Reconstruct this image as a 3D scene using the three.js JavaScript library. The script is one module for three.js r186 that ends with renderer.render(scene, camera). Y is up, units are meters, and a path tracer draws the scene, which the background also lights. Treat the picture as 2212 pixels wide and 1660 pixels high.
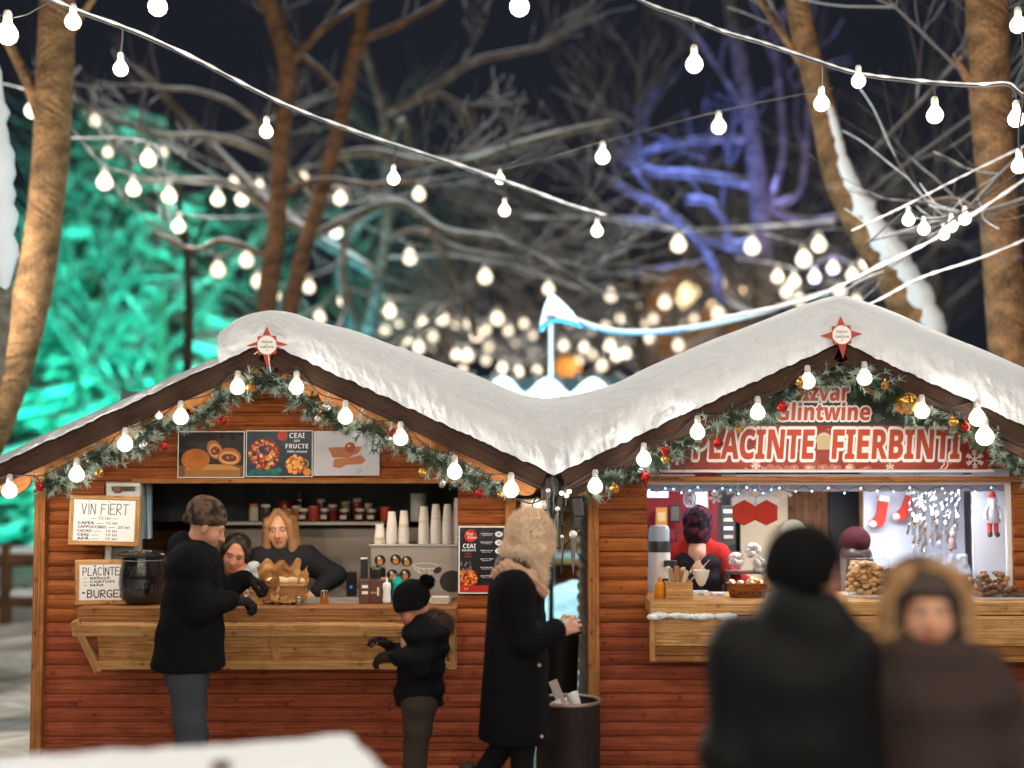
import * as THREE from 'three';
import { mergeGeometries } from 'three/addons/utils/BufferGeometryUtils.js';
import { RoundedBoxGeometry } from 'three/addons/geometries/RoundedBoxGeometry.js';
import { ImprovedNoise } from 'three/addons/math/ImprovedNoise.js';

// ---------------------------------------------------------------- camera, sky, moon, exposure
const scene = new THREE.Scene();
const FPX = 2880, CX = 1106, CY = 830, EYE = 1.97, CAMZ = 8, PITCH = Math.atan(170 / FPX);
const camera = new THREE.PerspectiveCamera(2 * Math.atan(CY / FPX) * 180 / Math.PI, 4 / 3, 0.1, 500);
camera.position.set(0, EYE, CAMZ);
camera.rotation.x = PITCH;
camera.focus = 7.75;
camera.userData.fStop = 0.56;
const renderer = new THREE.WebGLRenderer();
renderer.toneMapping = THREE.LinearToneMapping;
renderer.toneMappingExposure = 1;
renderer.shadowMap.enabled = true;
const perlin = new ImprovedNoise();
const nz = (x, y, z) => perlin.noise(x + 17.3, y + 5.1, z + 9.7);
{
  const W = 128, H = 64, d = new Float32Array(W * H * 4);
  for (let j = 0; j < H; j++) for (let i = 0; i < W; i++) {
    const up = ((j + 0.5) / H - 0.5) * Math.PI, a = (i / W) * Math.PI * 2;
    const n = 1 + 0.2 * nz(Math.cos(a) * 1.5, up * 2, Math.sin(a) * 1.5);
    d.set([0.0125 * n, 0.0138 * n, 0.0205 * n, 1], (j * W + i) * 4);
  }
  const sky = new THREE.DataTexture(d, W, H, THREE.RGBAFormat, THREE.FloatType);
  sky.mapping = THREE.EquirectangularReflectionMapping; sky.magFilter = THREE.LinearFilter; sky.needsUpdate = true;
  scene.background = sky; scene.environment = sky;
}
const moon = new THREE.DirectionalLight(0xcfdcff, 0.02);
moon.position.set(-8, 20, 12); moon.castShadow = true; moon.shadow.radius = 20;
Object.assign(moon.shadow.camera, { left: -20, right: 20, top: 20, bottom: -20, far: 80 });
scene.add(moon);
const BULB = [1, 0.9, 0.77];            // colour of the string bulbs

// ---------------------------------------------------------------- helpers
let seed = 7;
const rnd = () => { seed = (seed + 0x6d2b79f5) | 0; let t = Math.imul(seed ^ (seed >>> 15), 1 | seed); t = (t + Math.imul(t ^ (t >>> 7), 61 | t)) ^ t; return ((t ^ (t >>> 14)) >>> 0) / 4294967296; };
const rr = (a, b) => a + (b - a) * rnd();
const V = (x, y, z) => new THREE.Vector3(x, y, z);
const lerp = THREE.MathUtils.lerp, clamp = THREE.MathUtils.clamp;
// where the sight line of a point measured in the photograph (2212 units across) meets the plane z
function P(x, y, z) {
  const dx = (x - CX) / FPX, dy = (CY - y) / FPX, c = Math.cos(PITCH), s = Math.sin(PITCH);
  const ry = dy * c + s, rz = dy * s - c, t = (z - CAMZ) / rz;
  return V(dx * t, EYE + ry * t, z);
}
const ZB = (z) => (z < -1.8 ? -1.8 + (z + 1.8) * 1.9 : z), RB = (z) => (CAMZ - ZB(z)) / (CAMZ - z);   // how far back the trees and strings behind the stalls stand
const M = (z) => FPX / (CAMZ - z);       // units per metre at the plane z
const used = new Map();
function numbered(name) { const n = used.get(name) ?? 0; used.set(name, n + 1); return n ? name + '_' + String(n).padStart(3, '0') : name; }
function tag(o, label, category, group, kind) {
  if (label) o.userData.label = label;
  if (category) o.userData.category = category;
  if (group) o.userData.group = group;
  if (kind) o.userData.kind = kind;
  return o;
}
function thing(name, label, category, pos = [0, 0, 0], turn = 0, group) {
  const o = new THREE.Group(); o.name = numbered(name); o.position.set(...(pos.isVector3 ? pos.toArray() : pos)); o.rotation.y = turn;
  scene.add(o); return tag(o, label, category, group);
}
function obj(name, geo, mat, parent) {
  const g = Array.isArray(geo) ? merge(geo) : geo;
  const o = new THREE.Mesh(g, mat); o.name = parent ? name : numbered(name); o.castShadow = o.receiveShadow = true;
  (parent ?? scene).add(o); return o;
}
function inst(name, geo, mat, mats, parent, colors) {
  const o = new THREE.InstancedMesh(geo, mat, mats.length); o.name = parent ? name : numbered(name);
  mats.forEach((m, i) => o.setMatrixAt(i, m)); if (colors) colors.forEach((c, i) => o.setColorAt(i, c));
  o.userData.kind = 'stuff'; o.castShadow = true; (parent ?? scene).add(o); return o;
}
function dup(root, name, pos, turn, label, group) {
  const c = root.clone(); c.name = numbered(name); c.userData = { ...root.userData };
  if (label) c.userData.label = label; if (group) c.userData.group = group;
  if (pos) c.position.set(...(pos.isVector3 ? pos.toArray() : pos)); if (turn !== undefined) c.rotation.y = turn;
  scene.add(c); return c;
}
function merge(list) {
  const keep = ['position', 'normal', 'uv', 'color'], has = {};
  list = list.map((g) => (g.index ? g.toNonIndexed() : g));
  for (const k of keep) has[k] = list.every((g) => g.attributes[k]);
  list = list.map((g) => { const c = new THREE.BufferGeometry(); for (const k of keep) if (has[k]) c.setAttribute(k, g.attributes[k]); return c; });
  return list.length === 1 ? list[0] : mergeGeometries(list);
}
const mat = (color, o = {}) => new THREE.MeshPhysicalMaterial({ color: Array.isArray(color) ? new THREE.Color().setRGB(...color) : new THREE.Color(color), roughness: 0.7, ...o });
function canvasTex(w, h, draw, rep, srgb = true) {
  const c = document.createElement('canvas'); c.width = w; c.height = h; draw(c.getContext('2d'), w, h);
  const t = new THREE.CanvasTexture(c); if (srgb) t.colorSpace = THREE.SRGBColorSpace;
  if (rep) { t.wrapS = t.wrapT = THREE.RepeatWrapping; t.repeat.set(...rep); }
  t.anisotropy = 8; return t;
}
function dataTex(n, fn, rep, srgb) {
  const d = new Uint8Array(n * n * 4);
  for (let j = 0; j < n; j++) for (let i = 0; i < n; i++) { const v = fn(i / n, j / n); const a = Array.isArray(v) ? v : [v, v, v]; for (let k = 0; k < 3; k++) d[(j * n + i) * 4 + k] = clamp(a[k], 0, 1) * 255; d[(j * n + i) * 4 + 3] = 255; }
  const t = new THREE.DataTexture(d, n, n); t.magFilter = t.minFilter = THREE.LinearFilter; t.wrapS = t.wrapT = THREE.RepeatWrapping;
  if (rep) t.repeat.set(...rep); if (srgb) t.colorSpace = THREE.SRGBColorSpace; t.needsUpdate = true; return t;
}
// noise that repeats in 0..1
const tn = (u, v, f, s = 0) => { const a = u * Math.PI * 2, b = v * Math.PI * 2, k = f / (Math.PI * 2); return nz(Math.cos(a) * k + s, Math.sin(a) * k + Math.cos(b) * k * 1.3, Math.sin(b) * k * 1.3 - s); };
// box with uv in metres
function box(w, h, d, x = 0, y = 0, z = 0, r = 0) {
  const g = r ? new RoundedBoxGeometry(w, h, d, 2, r) : new THREE.BoxGeometry(w, h, d);
  const p = g.attributes.position, n = g.attributes.normal, uv = g.attributes.uv;
  for (let i = 0; i < p.count; i++) {
    const ax = Math.abs(n.getX(i)), ay = Math.abs(n.getY(i)), az = Math.abs(n.getZ(i)), X = p.getX(i), Y = p.getY(i), Z = p.getZ(i);
    let a = ax > ay && ax > az ? [Z, Y] : ay > az ? [X, Z] : [X, Y];
    if (h > w && h > d) a = [a[1], a[0]];
    else if (d > w && d > h && !(az > ax && az > ay)) a = ax > ay ? [Z, Y] : [Z, X];
    uv.setXY(i, a[0] + w * 3.1 + x, a[1] + h * 5.3 + y * 1.7);
  }
  return g.translate(x, y, z);
}
function cyl(r0, r1, h, x = 0, y = 0, z = 0, seg = 20, open = false) { return new THREE.CylinderGeometry(r1, r0, h, seg, 1, open).translate(x, y + h / 2, z); }
const sph = (r, x = 0, y = 0, z = 0, a = 20, b = 14) => new THREE.SphereGeometry(r, a, b).translate(x, y, z);
const lathe = (pts, seg = 28) => new THREE.LatheGeometry(pts.map((p) => new THREE.Vector2(Math.max(p[0], 1e-4), p[1])), seg);
// tube through points with a radius at each
function tube(pts, rad, seg = 8, steps = 0, closed = false) {
  const curve = new THREE.CatmullRomCurve3(pts, closed, 'centripetal'), n = steps || Math.max(4, pts.length * 4), pos = [], uv = [], idx = [];
  const fr = curve.computeFrenetFrames(n, closed), L = curve.getLength();
  for (let i = 0; i <= n; i++) {
    const t = i / n, c = curve.getPointAt(t), r = Array.isArray(rad) ? (() => { const q = t * (rad.length - 1), a = Math.min(Math.floor(q), rad.length - 2); return lerp(rad[a], rad[a + 1], q - a); })() : typeof rad === 'function' ? rad(t) : rad;
    for (let k = 0; k <= seg; k++) {
      const a = (k / seg) * Math.PI * 2, N = fr.normals[i], B = fr.binormals[i];
      pos.push(c.x + r * (Math.cos(a) * N.x + Math.sin(a) * B.x), c.y + r * (Math.cos(a) * N.y + Math.sin(a) * B.y), c.z + r * (Math.cos(a) * N.z + Math.sin(a) * B.z));
      uv.push(t * L, (k / seg) * r * 6.28);
    }
  }
  for (let i = 0; i < n; i++) for (let k = 0; k < seg; k++) { const a = i * (seg + 1) + k, b = a + seg + 1; idx.push(a, b, a + 1, b, b + 1, a + 1); }
  const g = new THREE.BufferGeometry(); g.setAttribute('position', new THREE.Float32BufferAttribute(pos, 3)); g.setAttribute('uv', new THREE.Float32BufferAttribute(uv, 2)); g.setIndex(idx); g.computeVertexNormals();
  return g;
}
// profile [[y, z], ...] (counter-clockwise seen from +x) drawn out along x from x0 to x1; x may depend on y
function drawX(prof, x0, x1) {
  const n = prof.length, pos = [], uv = [], X0 = (y) => (typeof x0 === 'function' ? x0(y) : x0), X1 = (y) => (typeof x1 === 'function' ? x1(y) : x1);
  let s = 0; const off = rnd() * 5, offv = rnd() * 3;
  for (let i = 0; i < n; i++) {
    const [ya, za] = prof[i], [yb, zb] = prof[(i + 1) % n], e = Math.hypot(yb - ya, zb - za);
    const a0 = [X0(ya), ya, za], a1 = [X1(ya), ya, za], b0 = [X0(yb), yb, zb], b1 = [X1(yb), yb, zb];
    for (const [p, v] of [[a0, s], [b0, s + e], [a1, s], [a1, s], [b0, s + e], [b1, s + e]]) { pos.push(...p); uv.push(p[0] + off, v + offv); }
    s += e;
  }
  for (let i = 1; i < n - 1; i++) for (const [q, X, o] of [[[0, i + 1, i], X0], [[0, i, i + 1], X1]]) for (const k of q) { pos.push(X(prof[k][0]), prof[k][0], prof[k][1]); uv.push(prof[k][1] * 2, prof[k][0]); }
  const g = new THREE.BufferGeometry(); g.setAttribute('position', new THREE.Float32BufferAttribute(pos, 3)); g.setAttribute('uv', new THREE.Float32BufferAttribute(uv, 2));
  // smooth along the curved front: average normals of close positions within 50 degrees
  g.computeVertexNormals(); return g;
}
function extrude(shape, depth, bevel = 0, seg = 2, curve = 12) {
  return new THREE.ExtrudeGeometry(shape, { depth, bevelEnabled: bevel > 0, bevelSize: bevel, bevelThickness: bevel, bevelSegments: seg, curveSegments: curve });
}
const poly = (pts) => { const s = new THREE.Shape(); pts.forEach((p, i) => (i ? s.lineTo(p[0], p[1]) : s.moveTo(p[0], p[1]))); return s; };
// sheet with picture: uv 0..1 over w x h, thin box with the picture on the front
function panel(name, w, h, t, tex, parent, o = {}) {
  const g = new THREE.PlaneGeometry(w, h); const m = obj(name, g, mat([1, 1, 1], { map: tex, roughness: 0.55, ...o }), parent); m.position.z = t / 2 + 0.002; return m;
}

// ---------------------------------------------------------------- surfaces
const woodTex = canvasTex(1024, 512, (c, w, h) => {
  c.fillStyle = '#e9e2da'; c.fillRect(0, 0, w, h);
  for (let i = 0; i < 900; i++) {
    const y = rnd() * h, x = rnd() * w, L = rr(80, 620), d = rnd();
    c.strokeStyle = d < 0.7 ? `rgba(88,50,28,${rr(0.05, 0.28)})` : `rgba(255,248,236,${rr(0.05, 0.22)})`; c.lineWidth = rr(0.6, 3.5);
    for (const ox of [0, -w]) { c.beginPath(); c.moveTo(x + ox, y); c.bezierCurveTo(x + ox + L / 3, y + rr(-5, 5), x + ox + L * 0.66, y + rr(-5, 5), x + ox + L, y + rr(-4, 4)); c.stroke(); }
  }
  for (let i = 0; i < 22; i++) {
    const x = rnd() * w, y = rnd() * h, r = rr(4, 12);
    for (let k = 5; k > 0; k--) { c.strokeStyle = `rgba(70,36,18,${0.13 + 0.05 * (5 - k)})`; c.lineWidth = 2; c.beginPath(); c.ellipse(x, y, r * k * 0.42, r * k * 0.25, 0, 0, 7); c.stroke(); }
    c.fillStyle = 'rgba(66,32,16,.6)'; c.beginPath(); c.ellipse(x, y, r * 0.5, r * 0.34, 0, 0, 7); c.fill();
  }
  for (let i = 0; i < 260; i++) { c.fillStyle = `rgba(80,44,26,${rr(0.03, 0.1)})`; c.beginPath(); c.ellipse(rnd() * w, rnd() * h, rr(10, 90), rr(4, 26), 0, 0, 7); c.fill(); }
}, [0.8, 1.6]);
const woodBump = dataTex(256, (u, v) => 0.5 + 0.3 * tn(u * 1, v, 30) + 0.25 * Math.sin((v + 0.02 * tn(u, v, 6)) * 190), [0.8, 1.6]);
const wood = (c, o = {}) => mat(c, { map: woodTex, bumpMap: woodBump, bumpScale: 0.0016, roughness: 0.8, specularIntensity: 0.6, ...o });
const LOG = [[0.50, 0.165, 0.038], [0.45, 0.14, 0.032], [0.54, 0.185, 0.044], [0.47, 0.145, 0.034], [0.51, 0.155, 0.034], [0.40, 0.13, 0.035], [0.55, 0.20, 0.055]].map((c) => wood(c));
const REDLOG = [[0.47, 0.122, 0.055], [0.40, 0.102, 0.047], [0.50, 0.138, 0.061], [0.43, 0.108, 0.050]].map((c) => wood(c));   // redder boards below the counters: the dim light there is put into the colour
const trimWood = wood([0.52, 0.235, 0.075]), pineWood = wood([0.74, 0.45, 0.19]), beamWood = wood([0.058, 0.029, 0.018]), counterWood = wood([0.46, 0.22, 0.08]);
const snowBump = dataTex(256, (u, v) => 0.5 + 0.3 * tn(u, v, 9) + 0.2 * tn(u, v, 40, 3) + 0.3 * (rnd() - 0.5), [1.6, 1.6]);
const snowMat = mat([0.70, 0.74, 0.785], { roughness: 0.85, bumpMap: snowBump, bumpScale: 0.011 });
const black = mat([0.012, 0.012, 0.014], { roughness: 0.5 }), white = mat([0.78, 0.78, 0.77], { roughness: 0.5 }), steel = mat([0.55, 0.54, 0.52], { metalness: 1, roughness: 0.32 }), chrome = mat([0.7, 0.7, 0.7], { metalness: 1, roughness: 0.15 });
const glass = mat([0.95, 0.97, 0.97], { transmission: 1, roughness: 0.05, thickness: 0 });
const cableMat = mat([0.02, 0.02, 0.022], { roughness: 0.55 });
const bulbSoft = mat([1, 0.95, 0.88], { emissive: new THREE.Color().setRGB(1, 0.82, 0.58), emissiveIntensity: 1.9, roughness: 0.3 }), bulbMat = mat([1, 0.95, 0.88], { emissive: new THREE.Color().setRGB(1, 0.88, 0.7), emissiveIntensity: 3, roughness: 0.3 });
function bulbLight(o, pos, power, color = BULB, r = 2) { const l = new THREE.PointLight(new THREE.Color().setRGB(...color), power); l.position.copy(pos); l.shadow.radius = r; l.castShadow = true; l.name = 'bulb_light'; o.add(l); return l; }

// ================================================================ the setting: snowy ground
{
  const g = new THREE.PlaneGeometry(90, 100, 180, 200).rotateX(-Math.PI / 2).translate(0, 0, -32), p = g.attributes.position;
  for (let i = 0; i < p.count; i++) {
    const x = p.getX(i), z = p.getZ(i);
    p.setY(i, -0.02 + 0.03 * nz(x * 0.8, 0, z * 0.8) + (z < -3 ? 0.22 * (1 + nz(x * 0.35, 3, z * 0.35)) * Math.min(1, (-3 - z) / 4) : 0) + (z < -14 ? (-14 - z) * 0.012 : 0));
  }
  g.computeVertexNormals();
  const uv = g.attributes.uv; for (let i = 0; i < uv.count; i++) uv.setXY(i, p.getX(i) * 0.4, p.getZ(i) * 0.4);
  const t = dataTex(256, (u, v) => { const k = clamp(0.62 + 0.5 * tn(u, v, 5) + 0.35 * tn(u, v, 17, 2), 0, 1); return [lerp(0.55, 0.93, k), lerp(0.50, 0.93, k), lerp(0.44, 0.93, k)]; }, null, true);
  tag(obj('snowy_ground', g, mat([0.8, 0.8, 0.8], { map: t, roughness: 0.95, bumpMap: snowBump, bumpScale: 0.02 })), 'trodden snow covering the ground of the market', 'ground', null, 'structure');
}

// ================================================================ market stalls
const LCX = -1.405, RCX = 1.878, HW = 1.375, ROOFZ = 0.4, BACKZ = -1.95, SPAN = 1.612;
const APEX = P(578, 737, ROOFZ).y, TH = Math.atan(0.462), TAN = 0.462;
const XL = (px, z = 0) => P(px, 1000, z).x, YL = (py, z = 0) => P(CX, py, z).y;
const LH = 0.0835;
function logPlank(x0, x1, y, h, m, parent, deep = 0.034) {
  const prof = [[y, 0], [y, -deep], [y + h, -deep], [y + h, 0]];
  for (let k = 6; k >= 0; k--) prof.push([y + 0.002 + (h - 0.004) * (k / 6), 0.002 + (y < 0.95 ? 0.011 : 0.016) * Math.pow(Math.sin(Math.PI * (k / 6) * 0.94 + 0.1), 0.75)]);
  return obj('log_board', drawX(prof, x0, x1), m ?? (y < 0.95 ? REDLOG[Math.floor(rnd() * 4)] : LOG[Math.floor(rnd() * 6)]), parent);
}
const SLOPE = SPAN / Math.cos(TH);
function scallops(L, lobe, top, depth) {
  const s = new THREE.Shape(), n = Math.round(L / lobe), w = L / n;
  s.moveTo(0, 0); s.lineTo(0, -top);
  for (let k = 0; k < n; k++) { const a = k * w; s.bezierCurveTo(a + w * 0.02, -top - depth * 1.25, a + w * 0.98, -top - depth * 1.25, a + w, -top); }
  s.lineTo(L, 0); return s;
}
function stall(name, label, cx, o) {
  const t = thing(name, label, 'market stall', [cx, 0, 0]);
  const lx = (px, z = 0) => XL(px, z) - cx;
  const { oL, oR, oT, cY } = o;                      // opening left, right, top; counter height (metres, local)
  const sideY = 1.93;
  // front log boards, one by one
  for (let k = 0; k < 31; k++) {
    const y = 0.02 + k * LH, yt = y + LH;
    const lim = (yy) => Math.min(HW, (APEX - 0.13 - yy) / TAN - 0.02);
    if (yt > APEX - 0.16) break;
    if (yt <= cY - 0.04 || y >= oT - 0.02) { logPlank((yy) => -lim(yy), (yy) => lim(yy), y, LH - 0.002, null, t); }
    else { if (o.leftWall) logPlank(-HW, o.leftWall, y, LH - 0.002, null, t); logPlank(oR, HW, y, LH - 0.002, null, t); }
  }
  // corner posts, sill and lintel
  for (const s of [-1, 1]) obj('corner_post', box(0.066, 1.98, 0.07, s * (HW + 0.02), 0.99, 0.035, 0.006), trimWood, t);
  obj('lintel', box(oR - oL + 0.1, 0.03, 0.05, (oL + oR) / 2, oT - 0.006, 0.026, 0.004), trimWood, t);
  if (o.jambs) for (const x of [oL - 0.02, oR + 0.02]) obj('jamb', box(0.04, oT - cY - 0.03, 0.05, x, (oT + cY) / 2 - 0.008, 0.024, 0.004), o.jambs, t);
  // side walls
  for (const s of [-1, 1]) {
    if (s === -1 && o.logSide) for (let k = 0; k < 23; k++) {
      const g = drawX([[0, 0], [0, -0.03], [LH - 0.002, -0.03], [LH - 0.002, 0], [LH * 0.9, 0.012], [LH * 0.7, 0.022], [LH * 0.5, 0.025], [LH * 0.3, 0.022], [LH * 0.1, 0.012]], 0.05, -BACKZ - 0.05);
      const b = obj('log_board', g, LOG[k % 6], t); b.rotation.y = -Math.PI / 2; b.position.set(-HW, 0.02 + k * LH, BACKZ);
      b.position.z = BACKZ;
    }
    const inner = s === -1 && o.logSide ? 0.05 : 0;
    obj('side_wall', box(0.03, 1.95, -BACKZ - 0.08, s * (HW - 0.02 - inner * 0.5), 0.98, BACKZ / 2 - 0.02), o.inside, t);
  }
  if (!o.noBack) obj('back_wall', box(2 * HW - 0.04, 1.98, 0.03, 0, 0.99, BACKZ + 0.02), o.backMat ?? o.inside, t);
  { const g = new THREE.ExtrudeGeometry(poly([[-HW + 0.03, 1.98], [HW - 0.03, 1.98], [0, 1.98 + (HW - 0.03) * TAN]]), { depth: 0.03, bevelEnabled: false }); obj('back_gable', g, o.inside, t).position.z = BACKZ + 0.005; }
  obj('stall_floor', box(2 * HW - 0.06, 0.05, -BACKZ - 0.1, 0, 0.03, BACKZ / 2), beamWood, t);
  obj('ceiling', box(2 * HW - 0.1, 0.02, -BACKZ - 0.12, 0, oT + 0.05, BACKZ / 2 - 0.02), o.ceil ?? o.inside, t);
  // roof
  for (const s of [-1, 1]) {
    const g = box(SLOPE, 0.035, ROOFZ - BACKZ, 0, 0, 0);
    const r = obj('roof_panel', g, beamWood, t); r.rotation.z = -s * TH; r.position.set(s * SPAN / 2, APEX - SPAN / 2 * TAN - 0.022, (ROOFZ + BACKZ) / 2 - 0.012);
    const f = obj('fascia_board', box(SLOPE - 0.01, 0.118, 0.026, SLOPE / 2, -0.059, 0, 0.004), beamWood, t);
    f.position.set(0, APEX, ROOFZ); if (s < 0) { f.rotation.set(0, Math.PI, -TH); } else f.rotation.z = -TH;
    if (o.double) { const f2 = obj('fascia_board', box(SLOPE - 0.03, 0.05, 0.03, SLOPE / 2, -0.142, 0, 0.004), beamWood, t); f2.position.set(0, APEX, ROOFZ - 0.05); if (s < 0) f2.rotation.set(0, Math.PI, -TH); else f2.rotation.z = -TH; }
    const sc = obj('scalloped_trim', extrude(scallops(SLOPE - 0.02, 0.205, 0.135, 0.06), 0.016, 0.002, 1), trimWood, t);
    sc.position.set(0, APEX, ROOFZ - 0.085); if (s < 0) { sc.rotation.set(0, Math.PI, -TH); sc.position.z += 0.016; } else sc.rotation.z = -TH;
  }
  obj('ridge_beam', box(0.07, 0.09, ROOFZ - BACKZ - 0.12, 0, APEX - 0.16, (ROOFZ + BACKZ) / 2 - 0.04), trimWood, t);
  return t;
}
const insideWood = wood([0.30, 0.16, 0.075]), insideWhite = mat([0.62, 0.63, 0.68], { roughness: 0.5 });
const CYL = 1.168;
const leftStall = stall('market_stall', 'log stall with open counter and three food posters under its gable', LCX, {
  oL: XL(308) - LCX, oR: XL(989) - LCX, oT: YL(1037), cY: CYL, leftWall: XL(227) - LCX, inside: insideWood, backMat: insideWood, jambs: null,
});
const rightStall = stall('market_stall', 'log stall with glowing window under the red pie banner', RCX, {
  oL: XL(1397) - RCX, oR: XL(2185) - RCX, oT: YL(1033), cY: 1.17, leftWall: XL(1397) - RCX, inside: insideWhite, backMat: insideWhite, logSide: true, double: true, jambs: null, noBack: true,
});
// left stall: grey panel beside the opening, counter, hanging shutter, shelf, backsplash
{
  const t = leftStall, X = (px, z) => XL(px, z) - LCX;
  obj('side_panel', box(X(307) - X(227), 0.72, 0.02, (X(307) + X(227)) / 2, 1.53, -0.02), mat([0.33, 0.30, 0.24]), t);
  const cL = X(172, 0.3), cR = X(986, 0.3), cw = cR - cL, cc = (cL + cR) / 2;
  obj('counter_top', box(cw, 0.085, 0.62, cc, YL(1312, 0.3) - 0.045, 0.0, 0.006), counterWood, t);
  obj('counter_cover', box(cw * 0.6, 0.006, 0.3, cc + cw * 0.18, YL(1312, 0.3) + 0.002, -0.06), mat([0.55, 0.54, 0.5], { roughness: 0.35, metalness: 0.6 }), t);
  // shutter folded down under the counter: a framed hatch leaning back
  const y0 = YL(1347, 0.34), y1 = YL(1444, 0.22), h = y0 - y1, L0 = X(163, 0.34), L1 = X(215, 0.22), R0 = X(986, 0.34), hw = (a, b) => (a + b) / 2;
  const sh = new THREE.Group(); sh.name = 'shutter'; t.add(sh); sh.position.set(0, y0, 0.33); sh.rotation.x = 0.3;
  const W = R0 - L0;
  obj('rail', box(W, 0.068, 0.05, hw(L0, R0), -0.034, 0.012, 0.005), pineWood, sh);
  obj('rail', box(R0 - L1, 0.05, 0.045, hw(L1, R0), -h + 0.02, 0.008, 0.005), pineWood, sh);
  obj('board', box(R0 - L1 - 0.06, h - 0.09, 0.018, hw(L1, R0), -h / 2 - 0.012, -0.012), wood([0.70, 0.39, 0.15]), sh);
  const st = obj('stile', box(0.045, h + 0.06, 0.045, 0, 0, 0, 0.005), pineWood, sh); st.position.set(hw(L0, L1) + 0.022, -h / 2, 0.01); st.rotation.z = Math.atan2(L1 - L0, h);
  const st1 = obj('stile', box(0.04, h - 0.08, 0.04, 0, 0, 0, 0.005), pineWood, sh); st1.position.set(R0 - 0.02, -h / 2 - 0.01, 0.01);
  const st2 = obj('brace', box(0.03, h - 0.1, 0.03, 0, 0, 0, 0.004), pineWood, sh); st2.position.set(R0 - 0.085, -h / 2 - 0.01, 0.006); st2.rotation.z = 0.2;
  obj('mid_rail', box(0.045, h - 0.1, 0.014, X(590, 0.3), -h / 2 - 0.01, 0.003), pineWood, sh).rotation.z = 0.12;
  // inside
  const sy = YL(1128, -0.95);
  obj('shelf', box(X(830, -0.95) - X(430, -0.95), 0.022, 0.26, (X(830, -0.95) + X(430, -0.95)) / 2, sy - 0.011, -1.08, 0.004), mat([0.62, 0.60, 0.56], { roughness: 0.4 }), t);
  obj('splashback', box(X(1000, -1.2) - X(440, -1.2), 0.62, 0.012, (X(1000, -1.2) + X(440, -1.2)) / 2, sy - 0.36, -1.21), mat([0.42, 0.36, 0.31], { metalness: 0.75, roughness: 0.42 }), t);
  obj('work_top', box(X(1000, -0.8) - X(330, -0.8), 0.03, 0.6, (X(1000, -0.8) + X(330, -0.8)) / 2, 1.09, -0.9, 0.005), mat([0.5, 0.5, 0.48], { metalness: 0.7, roughness: 0.35 }), t);
  { const g = new THREE.PlaneGeometry(2 * HW - 0.12, 0.9, 160, 20), p = g.attributes.position; for (let i = 0; i < p.count; i++) p.setZ(i, 0.03 * Math.sin(p.getX(i) * 17 + 2 * nz(p.getX(i) * 2, p.getY(i), 1)) + 0.012 * nz(p.getX(i) * 9, p.getY(i) * 2, 5)); g.computeVertexNormals(); obj('added_dark_cloth', [g, g.clone().translate(0, 0, -0.012)], mat([0.065, 0.078, 0.09], { roughness: 0.95, specularIntensity: 0.2 }), t).position.set(0, sy + 0.44, -1.27); }  // dark cloth added so the wall above the shelf stays dark
}
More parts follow.
